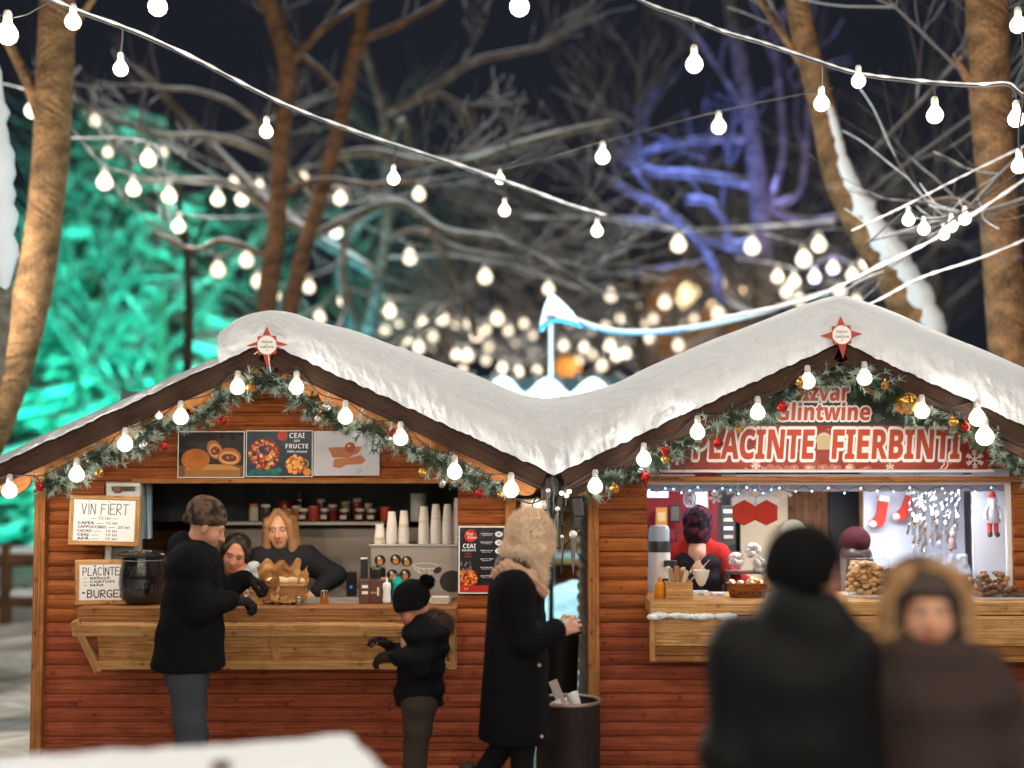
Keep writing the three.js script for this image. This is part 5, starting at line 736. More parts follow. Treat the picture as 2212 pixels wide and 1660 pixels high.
// ================================================================ people: bodies as one smooth surface each, clothes over them
// tapered capsules and ellipsoids joined by a smooth minimum on a grid, meshed by surface nets
const cap = (a, b, ra, rb = ra, k = 0.03, sub = false) => { const ab = b.clone().sub(a), L2 = ab.lengthSq() || 1e-9; return { lo: [Math.min(a.x - ra, b.x - rb), Math.min(a.y - ra, b.y - rb), Math.min(a.z - ra, b.z - rb)], hi: [Math.max(a.x + ra, b.x + rb), Math.max(a.y + ra, b.y + rb), Math.max(a.z + ra, b.z + rb)], k, sub, f: (x, y, z) => { const px = x - a.x, py = y - a.y, pz = z - a.z; let t = (px * ab.x + py * ab.y + pz * ab.z) / L2; t = t < 0 ? 0 : t > 1 ? 1 : t; return Math.hypot(px - ab.x * t, py - ab.y * t, pz - ab.z * t) - (ra + (rb - ra) * t); } }; };
function ell(c, r, q, k = 0.03, sub = false) { const R = Math.max(...r), inv = q ? q.clone().invert() : null, v = V(0, 0, 0); return { lo: [c.x - R, c.y - R, c.z - R], hi: [c.x + R, c.y + R, c.z + R], k, sub, f: (x, y, z) => { v.set(x - c.x, y - c.y, z - c.z); if (inv) v.applyQuaternion(inv); const k0 = Math.hypot(v.x / r[0], v.y / r[1], v.z / r[2]), k1 = Math.hypot(v.x / r[0] / r[0], v.y / r[1] / r[1], v.z / r[2] / r[2]); return k1 > 0 ? k0 * (k0 - 1) / k1 : -Math.min(...r); } }; }
function net(prims, h, o = {}) {
  const lo = [9e9, 9e9, 9e9], hi = [-9e9, -9e9, -9e9]; for (const p of prims) if (!p.sub) for (let i = 0; i < 3; i++) { lo[i] = Math.min(lo[i], p.lo[i]); hi[i] = Math.max(hi[i], p.hi[i]); }
  const pad = 3 * h + (o.amp ?? 0) * 2 + 0.01, n = lo.map((v, i) => { lo[i] = v - pad; return Math.ceil((hi[i] + pad - lo[i]) / h) + 1; }), [nx, ny, nz_] = n, F = new Float32Array(nx * ny * nz_).fill(1);
  for (const p of prims) {
    const m = p.k * 1.5 + 2 * h, a = [0, 1, 2].map((i) => Math.max(0, Math.floor((p.lo[i] - m - lo[i]) / h))), b = [0, 1, 2].map((i) => Math.min(n[i] - 1, Math.ceil((p.hi[i] + m - lo[i]) / h)));
    for (let z = a[2]; z <= b[2]; z++) for (let y = a[1]; y <= b[1]; y++) for (let x = a[0], i = (z * ny + y) * nx + x; x <= b[0]; x++, i++) {
      const d = p.f(lo[0] + x * h, lo[1] + y * h, lo[2] + z * h), f = F[i];
      if (p.sub) { const e = Math.max(p.k - Math.abs(-d - f), 0) / p.k; F[i] = Math.max(f, -d) + e * e * p.k * 0.25; } else { const e = Math.max(p.k - Math.abs(d - f), 0) / p.k; F[i] = Math.min(f, d) - e * e * p.k * 0.25; }
    }
  }
  if (o.amp || o.fold || o.clip) for (let z = 0, i = 0; z < nz_; z++) for (let y = 0; y < ny; y++) for (let x = 0; x < nx; x++, i++) {
    if (Math.abs(F[i]) > 0.09) continue; const X = lo[0] + x * h, Y = lo[1] + y * h, Z = lo[2] + z * h;
    if (o.amp) F[i] += o.amp * (nz(X * o.freq, Y * o.freq * (o.sy ?? 1), Z * o.freq) + 0.5 * nz(X * o.freq * 2.3, Y * o.freq * 2.3 * (o.sy ?? 1), Z * o.freq * 2.3 + 7));
    if (o.fold) F[i] += o.fold(X, Y, Z);
  }
  if (o.clip) for (let z = 0, i = 0; z < nz_; z++) for (let y = 0; y < ny; y++) for (let x = 0; x < nx; x++, i++) for (const c of o.clip) { const d = c[0] * (lo[0] + x * h) + c[1] * (lo[1] + y * h) + c[2] * (lo[2] + z * h) - c[3]; if (d > F[i]) F[i] = d; }
  const id = new Int32Array(nx * ny * nz_).fill(-1), pos = [], idx = [], C = [];
  for (let c = 0; c < 8; c++) C.push((c & 1) + ((c >> 1) & 1) * nx + ((c >> 2) & 1) * nx * ny);
  const E = []; for (let a = 0; a < 8; a++) for (const b of [1, 2, 4]) if (!(a & b)) E.push([a, a | b]);
  for (let z = 0; z < nz_ - 1; z++) for (let y = 0; y < ny - 1; y++) for (let x = 0; x < nx - 1; x++) {
    const i = (z * ny + y) * nx + x; let s = 0; for (let c = 0; c < 8; c++) if (F[i + C[c]] < 0) s++; if (s === 0 || s === 8) continue;
    let px = 0, py = 0, pz = 0, k = 0;
    for (const [a, b] of E) { const fa = F[i + C[a]], fb = F[i + C[b]]; if ((fa < 0) === (fb < 0)) continue; const t = fa / (fa - fb); px += (a & 1) + ((b & 1) - (a & 1)) * t; py += ((a >> 1) & 1) + (((b >> 1) & 1) - ((a >> 1) & 1)) * t; pz += (a >> 2) + ((b >> 2) - (a >> 2)) * t; k++; }
    id[i] = pos.length / 3; pos.push(lo[0] + (x + px / k) * h, lo[1] + (y + py / k) * h, lo[2] + (z + pz / k) * h);
  }
  const quad = (a, b, c, d, flip) => { if (a < 0 || b < 0 || c < 0 || d < 0) return; flip ? idx.push(a, c, b, a, d, c) : idx.push(a, b, c, a, c, d); };
  for (let z = 1; z < nz_ - 1; z++) for (let y = 1; y < ny - 1; y++) for (let x = 1; x < nx - 1; x++) {
    const i = (z * ny + y) * nx + x, f = F[i] < 0;
    if (f !== F[i + 1] < 0) quad(id[i], id[i - nx], id[i - nx - nx * ny], id[i - nx * ny], !f);
    if (f !== F[i + nx] < 0) quad(id[i], id[i - nx * ny], id[i - nx * ny - 1], id[i - 1], !f);
    if (f !== F[i + nx * ny] < 0) quad(id[i], id[i - 1], id[i - 1 - nx], id[i - nx], !f);
  }
  const g = new THREE.BufferGeometry(), uv = new Float32Array(pos.length / 3 * 2); for (let i = 0; i < uv.length / 2; i++) { uv[i * 2] = (pos[i * 3] + pos[i * 3 + 2] * 0.7) * 1; uv[i * 2 + 1] = pos[i * 3 + 1]; }
  g.setAttribute('position', new THREE.Float32BufferAttribute(pos, 3)); g.setAttribute('uv', new THREE.BufferAttribute(uv, 2)); g.setIndex(idx); g.computeVertexNormals(); return g;
}
const paint = (g, fn) => { const p = g.attributes.position, c = new Float32Array(p.count * 3); for (let i = 0; i < p.count; i++) c.set(fn(p.getX(i), p.getY(i), p.getZ(i)), i * 3); g.setAttribute('color', new THREE.BufferAttribute(c, 3)); return g; };
const clothBump = dataTex(256, (u, v) => 0.5 + 0.25 * tn(u, v, 20) + 0.2 * tn(u, v, 60, 4) + 0.15 * (rnd() - 0.5), [5, 5]);
const cloth = (c, o = {}) => mat(c, { roughness: 0.85, bumpMap: clothBump, bumpScale: 0.007, specularIntensity: 0.12, ...o });
const SKIN = new THREE.MeshPhysicalMaterial({ color: new THREE.Color().setRGB(1, 1, 1), vertexColors: true, roughness: 0.5 });
const skinTone = [0.56, 0.29, 0.19];
// head, face towards +z, origin between the ears; about 0.225 m high
function headGeo(o = {}) {
  const w = o.w ?? 1, jaw = o.jaw ?? 1, v = (x, y, z) => V(x, y, z);
  const pr = [ell(v(0, 0.035, -0.012), [0.074 * w, 0.088, 0.094]), ell(v(0, -0.03, 0.03), [0.062 * w, 0.075, 0.062], null, 0.04), ell(v(0, -0.088, 0.05), [0.034 * w * jaw, 0.028, 0.032], null, 0.035), ell(v(0.042 * w, -0.035, 0.052), [0.026, 0.03, 0.026], null, 0.025), ell(v(-0.042 * w, -0.035, 0.052), [0.026, 0.03, 0.026], null, 0.025),
    cap(v(0, 0.012, 0.086), v(0, -0.028, 0.108), 0.008, 0.013, 0.014), ell(v(0.012, -0.03, 0.096), [0.009, 0.008, 0.011], null, 0.008), ell(v(-0.012, -0.03, 0.096), [0.009, 0.008, 0.011], null, 0.008), cap(v(-0.04 * w, 0.03, 0.076), v(0.04 * w, 0.03, 0.076), 0.011, 0.011, 0.02),
    ell(v(0.03 * w, 0.008, 0.098), [0.017, 0.012, 0.014], null, 0.014, true), ell(v(-0.03 * w, 0.008, 0.098), [0.017, 0.012, 0.014], null, 0.014, true), ell(v(0.03 * w, 0.008, 0.078), [0.0135, 0.0115, 0.0125], null, 0.004), ell(v(-0.03 * w, 0.008, 0.078), [0.0135, 0.0115, 0.0125], null, 0.004),
    ell(v(0, -0.058, 0.086), [0.022, 0.0065, 0.012], null, 0.006), ell(v(0, -0.069, 0.084), [0.019, 0.0075, 0.012], null, 0.006), ell(v(0.077 * w, -0.005, -0.008), [0.009, 0.031, 0.02], new THREE.Quaternion().setFromEuler(new THREE.Euler(0, 0.4, 0)), 0.008), ell(v(-0.077 * w, -0.005, -0.008), [0.009, 0.031, 0.02], new THREE.Quaternion().setFromEuler(new THREE.Euler(0, -0.4, 0)), 0.008),
    cap(v(0, -0.06, -0.02), v(0, -0.17, -0.04), 0.052 * w, 0.056 * w, 0.03)];
  const t = o.tone ?? skinTone, mix = (a, b, f) => a.map((q, i) => lerp(q, b[i], f));
  return paint(net(pr, o.cell ?? 0.0042), (x, y, z) => {
    const ex = Math.abs(Math.abs(x) - 0.03 * w), el = Math.hypot(ex / 0.0125, (y - 0.008) / 0.0068);
    if (z > 0.07 && el < 1) { const ir = Math.hypot(ex, y - 0.008); return ir < 0.0062 ? [0.03, 0.025, 0.02] : [0.6, 0.56, 0.54]; }
    if (z > 0.06 && el < 1.35) return mix(t, [0.05, 0.025, 0.02], 0.75);
    if (z > 0.055 && Math.abs(ex) < 0.017 && Math.abs(y - 0.031 + ex * 0.25) < 0.0048) return mix(t, o.brow ?? [0.06, 0.03, 0.02], 0.75);
    if (z > 0.07 && Math.abs(x) < 0.023 && y < -0.05 && y > -0.078) return mix(t, [0.42, 0.075, 0.06], Math.abs(y + 0.0635) < 0.0016 ? 1 : 0.7);
    const blush = Math.exp(-(((Math.abs(x) - 0.045) / 0.02) ** 2 + ((y + 0.03) / 0.02) ** 2)) * (z > 0 ? 0.35 : 0); return mix(t, [0.55, 0.16, 0.11], blush + (z > 0.1 ? 0.2 : 0));
  });
}
// hand at the wrist; d = way the fingers point, up = back of the hand; curl 0 open .. 1 fist
function handGeo(w, d, up, curl, side, s = 1, glove = 0) {
  d = d.clone().normalize(); const r = up.clone().cross(d).normalize().multiplyScalar(side), u = d.clone().cross(r).normalize().multiplyScalar(side), L = (a, b, c) => w.clone().addScaledVector(d, a * s).addScaledVector(r, b * s).addScaledVector(u, c * s);
  const pr = [cap(w.clone().addScaledVector(d, -0.03 * s), L(0.02, 0, 0), 0.024 * s, 0.026 * s, 0.02), cap(L(0.03, -0.022, 0), L(0.085, -0.028, 0), 0.016 * s, 0.014 * s, 0.02), cap(L(0.03, 0.0, 0), L(0.09, 0, 0.002), 0.018 * s, 0.015 * s, 0.02), cap(L(0.03, 0.022, 0), L(0.085, 0.027, 0), 0.016 * s, 0.014 * s, 0.02)];
  const g = glove ? 0.0042 : 0; [[-0.03, 0.078, 0.03, 0.0078], [-0.011, 0.09, 0.04, 0.0085], [0.0105, 0.088, 0.043, 0.0088], [0.031, 0.082, 0.037, 0.0086]].forEach(([b, a, l, rad], i) => {
    let p = L(a, b, 0.001), ang = curl * 0.55 + i * 0.04; for (let k = 0; k < 3; k++) { const q = p.clone().addScaledVector(d, Math.cos(ang) * l * [1, 0.72, 0.6][k] * s).addScaledVector(u, -Math.sin(ang) * l * [1, 0.72, 0.6][k] * s).addScaledVector(r, b * 0.12 * l / 0.04 * s); pr.push(cap(p, q, (rad - k * 0.0007 + g) * s, (rad - (k + 1) * 0.0008 + g) * s, 0.004)); p = q; ang += curl * 0.95 + 0.06; }
  });
  let p = L(0.028, 0.026, -0.004); const t1 = L(0.06, 0.056, -0.014 - curl * 0.012), t2 = L(0.088, 0.06 - curl * 0.018, -0.024 - curl * 0.02), t3 = L(0.108, 0.052 - curl * 0.03, -0.03 - curl * 0.022); pr.push(cap(p, t1, (0.014 + g) * s, (0.0112 + g) * s, 0.012), cap(t1, t2, (0.0108 + g) * s, (0.0098 + g) * s, 0.004), cap(t2, t3, (0.0098 + g) * s, (0.0085 + g) * s, 0.004));
  return net(pr, 0.0036 * s);
}
const place = (g, p, yaw, pitch = 0, roll = 0, s = 1) => g.clone().applyMatrix4(new THREE.Matrix4().compose(p, new THREE.Quaternion().setFromEuler(new THREE.Euler(pitch, yaw, roll, 'YXZ')), V(s, s, s)));
const Q = (yaw, pitch = 0, roll = 0) => new THREE.Quaternion().setFromEuler(new THREE.Euler(pitch, yaw, roll, 'YXZ'));
// frame: centre of the feet, facing yaw (0 = towards +z, PI/2 = towards +x); F(right, up, forward) in metres
function frame(x, z, yaw, s = 1) { const c = Math.cos(yaw), n = Math.sin(yaw); return (r, u, f) => V(x + (-c * r + n * f) * s, u * s, z + (n * r + c * f) * s); }
// (right is the person's own right hand)
const shin = (hip, knee, ankle, toe, r = 1) => [cap(hip, knee, 0.082 * r, 0.058 * r, 0.04), cap(knee, ankle, 0.058 * r, 0.042 * r, 0.03)];
function bodyGeo(J, headG, hands, s = 1, tone = skinTone) {  // one surface for trunk and limbs, with the finer head and hands joined on
  const pr = [cap(J.pelvis, J.chest, 0.125 * s, 0.13 * s, 0.06), cap(J.chest, J.neck, 0.11 * s, 0.052 * s, 0.06), cap(J.neck, J.head, 0.05 * s, 0.05 * s, 0.03)];
  for (const k of ['L', 'R']) { pr.push(cap(J['sh' + k], J['el' + k], 0.05 * s, 0.038 * s, 0.04), cap(J['el' + k], J['wr' + k], 0.038 * s, 0.026 * s, 0.02), cap(J.chest, J['sh' + k], 0.09 * s, 0.055 * s, 0.05)); if (J['hip' + k]) pr.push(...shin(J['hip' + k], J['kn' + k], J['an' + k], null, s * 0.85)); if (J['toe' + k]) pr.push(cap(J['an' + k], J['toe' + k], 0.04 * s, 0.034 * s, 0.03)); }
  const b = paint(net(pr, 0.014), () => tone); return merge([b, headG, ...hands.map((h) => paint(h, () => tone))]);
}
const mid = (a, b, f = 0.5) => a.clone().lerp(b, f);
const furStrands = (g, n, L, m, parent, name, jitter = 0.5) => {  // short hairs standing on a surface
  const p = g.attributes.position, nn = g.attributes.normal, ix = g.index.array, T = ix.length / 3, ms = [], q = new THREE.Quaternion(), M4 = new THREE.Matrix4(), a = V(0, 0, 0), b = V(0, 0, 0);
  const hg = new THREE.BufferGeometry(); hg.setAttribute('position', new THREE.Float32BufferAttribute([-0.0013, 0, 0, 0.0013, 0, 0, 0, 1, 0, 0, 0, -0.0013, 0, 0, 0.0013, 0, 1, 0], 3)); hg.computeVertexNormals();
  for (let i = 0; i < n; i++) { const t = Math.floor(rnd() * T), u = rnd(), v = rnd() * (1 - u), w = 1 - u - v, [i0, i1, i2] = [ix[t * 3], ix[t * 3 + 1], ix[t * 3 + 2]]; a.set(0, 0, 0); b.set(0, 0, 0); for (const [k, f] of [[i0, u], [i1, v], [i2, w]]) { a.x += p.getX(k) * f; a.y += p.getY(k) * f; a.z += p.getZ(k) * f; b.x += nn.getX(k) * f; b.y += nn.getY(k) * f; b.z += nn.getZ(k) * f; } b.add(V(rr(-1, 1), rr(-1.3, 0.7), rr(-1, 1)).multiplyScalar(jitter)).normalize(); ms.push(M4.compose(a, q.setFromUnitVectors(V(0, 1, 0), b), V(1.2, rr(0.6, 1.2) * L, 1.2)).clone()); }
  return inst(name, hg, m, ms, parent);
};
const hatLocal = (prims, o) => net(prims, 0.006, o);
const HATS = {
  beanie: (roll) => hatLocal([ell(V(0, 0.062, -0.015), [0.094, 0.092, 0.108], null, 0.03), ...(roll ? [cap(V(-0.05, 0.03, 0.03), V(0.05, 0.03, 0.03), 0.05, 0.05, 0.03)] : [])], { amp: 0.003, freq: 16, clip: [[0, -1, 0.28, -0.024]] }),
};
const knitBump = dataTex(128, (u, v) => 0.5 + 0.4 * Math.sin(u * Math.PI * 32 + 1.2 * Math.sin(v * Math.PI * 32)) * Math.cos(v * Math.PI * 32), [9, 9]);
const knit = (c, o = {}) => mat(c, { roughness: 0.95, specularIntensity: 0.15, bumpMap: knitBump, bumpScale: 0.004, ...o });
const hair = (c) => mat(c, { roughness: 0.45, sheen: 0.3, sheenColor: new THREE.Color(0.4, 0.3, 0.2) });
const leather = mat([0.006, 0.006, 0.0065], { roughness: 0.5, specularIntensity: 0.25, bumpMap: clothBump, bumpScale: 0.002 });
const foldsY = (a, f, s) => (x, y, z) => a * Math.sin(y * f + 3 * nz(x * 4 + s, y * 3, z * 4)) * (0.5 + nz(x * 5, y * 4 + s, z * 5));
function boots(J, t, m, s = 1) { for (const k of ['L', 'R']) if (J['toe' + k]) obj('boot', net([cap(J['an' + k].clone().add(V(0, 0.12 * s, 0)), J['an' + k], 0.056 * s, 0.055 * s, 0.03), cap(J['an' + k].clone().add(V(0, -0.03, 0)), J['toe' + k], 0.05 * s, 0.042 * s, 0.04)], 0.01), m, t); }
function legJoints(J, x, z, yaw, s, split = 0) { const F = frame(x, z, yaw, s); for (const [k, r] of [['R', 1], ['L', -1]]) { J['hip' + k] ??= F(0.09 * r, 0.9, 0); J['kn' + k] ??= F(0.1 * r, 0.49, 0.03 + split * r); J['an' + k] ??= F(0.1 * r, 0.085, -0.02 + split * 2 * r); J['toe' + k] ??= F(0.12 * r, 0.04, 0.13 + split * 2 * r); } }
const trousers = (J, s, o = {}) => net([...shin(J.hipR, J.knR, J.anR, null, 1.12 * s), ...shin(J.hipL, J.knL, J.anL, null, 1.12 * s), cap(J.hipL, J.hipR, 0.1 * s, 0.1 * s, 0.06)], 0.012, { fold: foldsY(0.009, 38, 2), ...o });
const sleeve = (a, b, c, r0 = 0.078, r1 = 0.064, r2 = 0.052) => [cap(a, b, r0, r1, 0.05), cap(b, c.clone().lerp(b, 0.08), r1, r2, 0.03)];

// ---- man in the dark jacket at the left counter
{
  const z = 0.78, t = thing('person', 'man in black jacket, jeans and mottled brown beanie leaning at the left counter', 'person', [0, 0, 0]), p = (x, y, dz = 0) => P(x, y, z + dz);
  const J = { head: p(446, 1140), neck: p(414, 1190), chest: p(418, 1235), pelvis: p(408, 1385), shR: p(408, 1216, 0.17), shL: p(436, 1214, -0.17), elR: p(428, 1318, 0.2), wrR: p(500, 1298, 0.04), elL: p(478, 1282, -0.22), wrL: p(532, 1250, -0.26) };
  legJoints(J, p(403, 1500).x, z, 1.75, 1); t.position.set(p(403, 1500).x, 0, z); const off = t.position.clone().negate(), put = (g) => g.translate(off.x, off.y, off.z);
  const hd = place(headGeo({ tone: [0.5, 0.24, 0.15] }), J.head, 1.75, 0.42, 0, 0.98);
  obj('body', put(bodyGeo(J, hd, [handGeo(J.wrR, V(1, -0.1, -0.25), V(0, 0.9, 0.3), 0.95, 1), handGeo(J.wrL, V(0.9, -0.3, -0.1), V(0, 1, 0), 1.0, -1)])), SKIN, t);
  obj('gloves', put(merge([handGeo(J.wrR, V(1, -0.1, -0.25), V(0, 0.9, 0.3), 0.95, 1, 1.02, 1), handGeo(J.wrL, V(0.9, -0.3, -0.1), V(0, 1, 0), 1.0, -1, 1.02, 1)])), cloth([0.016, 0.015, 0.016]), t);
  obj('jacket', put(net([cap(p(418, 1228, 0.06), p(405, 1432, 0.05), 0.135, 0.178, 0.08), cap(p(424, 1228, -0.06), p(408, 1432, -0.05), 0.135, 0.178, 0.08), cap(J.shR, J.shL, 0.09, 0.09, 0.08), ...sleeve(J.shR, J.elR, J.wrR, 0.085, 0.07, 0.055), ...sleeve(J.shL, J.elL, J.wrL, 0.085, 0.07, 0.055), cap(p(396, 1180), p(432, 1190), 0.075, 0.068, 0.05), cap(p(392, 1178, 0.02), p(384, 1225, 0), 0.06, 0.06, 0.05)], 0.011, { fold: (x, y, q) => 0.010 * Math.sin(y * 34 + 3 * nz(x * 4, y * 3, q * 4)) * (0.4 + nz(x * 5, y * 4, q * 5)) + 0.009 * nz(x * 11, y * 7, q * 11), clip: [[0, -1, 0, -p(0, 1444).y]] })), cloth([0.0065, 0.007, 0.0085]), t);
  obj('trousers', put(trousers(J, 1.16, { clip: [[0, 1, 0, p(0, 1425).y]] })), cloth([0.055, 0.062, 0.075], { roughness: 0.9 }), t); boots({ anL: J.anL, toeL: J.toeL, anR: J.anR, toeR: J.toeR }, t, black); for (const c of t.children) if (c.name === 'boot') c.geometry.translate(off.x, off.y, off.z);
  const hg = paint(hatLocal([ell(V(0, 0.06, -0.02), [0.096, 0.095, 0.112], null, 0.03), ell(V(0, 0.112, -0.045), [0.06, 0.045, 0.07], null, 0.05), cap(V(0, 0.012, -0.115), V(0, 0.02, -0.1), 0.02, 0.02, 0.03)], { amp: 0.005, freq: 22, clip: [[0, -1, 0.2, -0.012]] }), (x, y, q) => { const n = nz(x * 24, y * 24, q * 24) + 0.5 * nz(x * 60, y * 60, q * 60); return n > 0.1 ? [0.15, 0.095, 0.064] : n > -0.22 ? [0.085, 0.053, 0.038] : [0.036, 0.026, 0.022]; });
  obj('beanie', put(place(hg, J.head, 1.75, 0.3)), knit([1, 1, 1], { vertexColors: true }), t);
}
// ---- boy with the bobble hat
{
  const z = 1.0, t = thing('person', 'boy in black padded coat and bobble hat facing left, hands held out', 'person'), p = (x, y, dz = 0) => P(x, y, z + dz), s = 0.82, yaw = -1.5;
  const J = { head: p(893, 1312), neck: p(915, 1350), chest: p(912, 1385), pelvis: p(905, 1490), shL: p(922, 1370, 0.12), shR: p(906, 1370, -0.12), elL: p(915, 1432, 0.17), wrL: p(858, 1420, 0.11), elR: p(885, 1428, -0.13), wrR: p(852, 1404, -0.04) };
  legJoints(J, p(905, 1600).x, z, yaw, 0.8); t.position.set(p(905, 1600).x, 0, z); const off = t.position.clone().negate(), put = (g) => g.translate(off.x, 0, off.z);
  const hd = place(headGeo({ tone: [0.5, 0.2, 0.12], w: 1.04, cell: 0.0045 }), J.head, yaw, 0.45, 0, 0.88), hs = [[J.wrL, V(-1, -0.05, -0.2), V(0.1, 0.8, 0.6), 0.62, -1], [J.wrR, V(-0.8, 0.55, 0.15), V(-0.4, 0.8, -0.3), 0.55, 1]];
  obj('body', put(bodyGeo(J, hd, hs.map((h) => handGeo(...h, 0.8)), 0.78)), SKIN, t);
  obj('gloves', put(merge(hs.map((h) => handGeo(...h, 0.9, 1)))), cloth([0.02, 0.014, 0.013]), t);
  obj('coat', put(net([cap(p(915, 1380, 0.03), p(905, 1512, 0.03), 0.1, 0.12, 0.06), cap(p(915, 1380, -0.03), p(905, 1512, -0.03), 0.1, 0.12, 0.06), cap(J.shL, J.shR, 0.075, 0.075, 0.06), ...sleeve(J.shL, J.elL, J.wrL, 0.072, 0.062, 0.052), ...sleeve(J.shR, J.elR, J.wrR, 0.072, 0.062, 0.052), cap(p(905, 1352), p(935, 1352), 0.062, 0.062, 0.04), cap(p(950, 1370), p(946, 1400), 0.05, 0.05, 0.05)], 0.01, { fold: (x, y, q) => 0.007 * Math.sin(y * 62 + 2 * nz(x * 5, y * 3, q * 5)) + 0.006 * nz(x * 9, y * 9, q * 9), clip: [[0, -1, 0, -p(0, 1523).y]] })), cloth([0.007, 0.007, 0.009], { roughness: 0.7 }), t);
  obj('trousers', put(trousers(J, 0.86)), cloth([0.05, 0.038, 0.03]), t); boots(J, t, black, 0.8); for (const c of t.children) if (c.name === 'boot') c.geometry.translate(off.x, 0, off.z);
  const hood = net([cap(p(935, 1338, 0.05), p(958, 1350, 0), 0.035, 0.04, 0.04), cap(p(958, 1350, 0), p(940, 1335, -0.06), 0.04, 0.035, 0.04), cap(p(918, 1362, 0.08), p(940, 1345, 0.06), 0.03, 0.034, 0.04)], 0.01, { amp: 0.01, freq: 18 }); put(hood); const hm = mat([0.11, 0.065, 0.045], { roughness: 0.95 }), hf = obj('fur_collar', hood, hm, t); furStrands(hood, 2500, 0.028, hm, hf, 'fur');
  const hg = place(hatLocal([ell(V(0, 0.06, -0.012), [0.1, 0.1, 0.112], null, 0.03), cap(V(-0.06, 0.02, 0.06), V(0.06, 0.02, 0.06), 0.035, 0.035, 0.05), cap(V(0.08, 0.0, -0.02), V(0.07, -0.06, 0.0), 0.025, 0.018, 0.04), cap(V(-0.08, 0.0, -0.02), V(-0.07, -0.06, 0.0), 0.025, 0.018, 0.04)], { amp: 0.004, freq: 20, clip: [[0, -1, 0.25, 0.012]] }), J.head, yaw, 0.4, 0, 0.9); put(hg);
  const hat = obj('bobble_hat', hg, knit([0.007, 0.007, 0.008]), t), pom = net([ell(p(922, 1258).add(off), [0.036, 0.034, 0.036], null, 0.02)], 0.006, { amp: 0.006, freq: 40 }), pm = knit([0.007, 0.007, 0.008]), po = obj('bobble', pom, pm, hat); furStrands(pom, 900, 0.014, pm, po, 'wool');
}
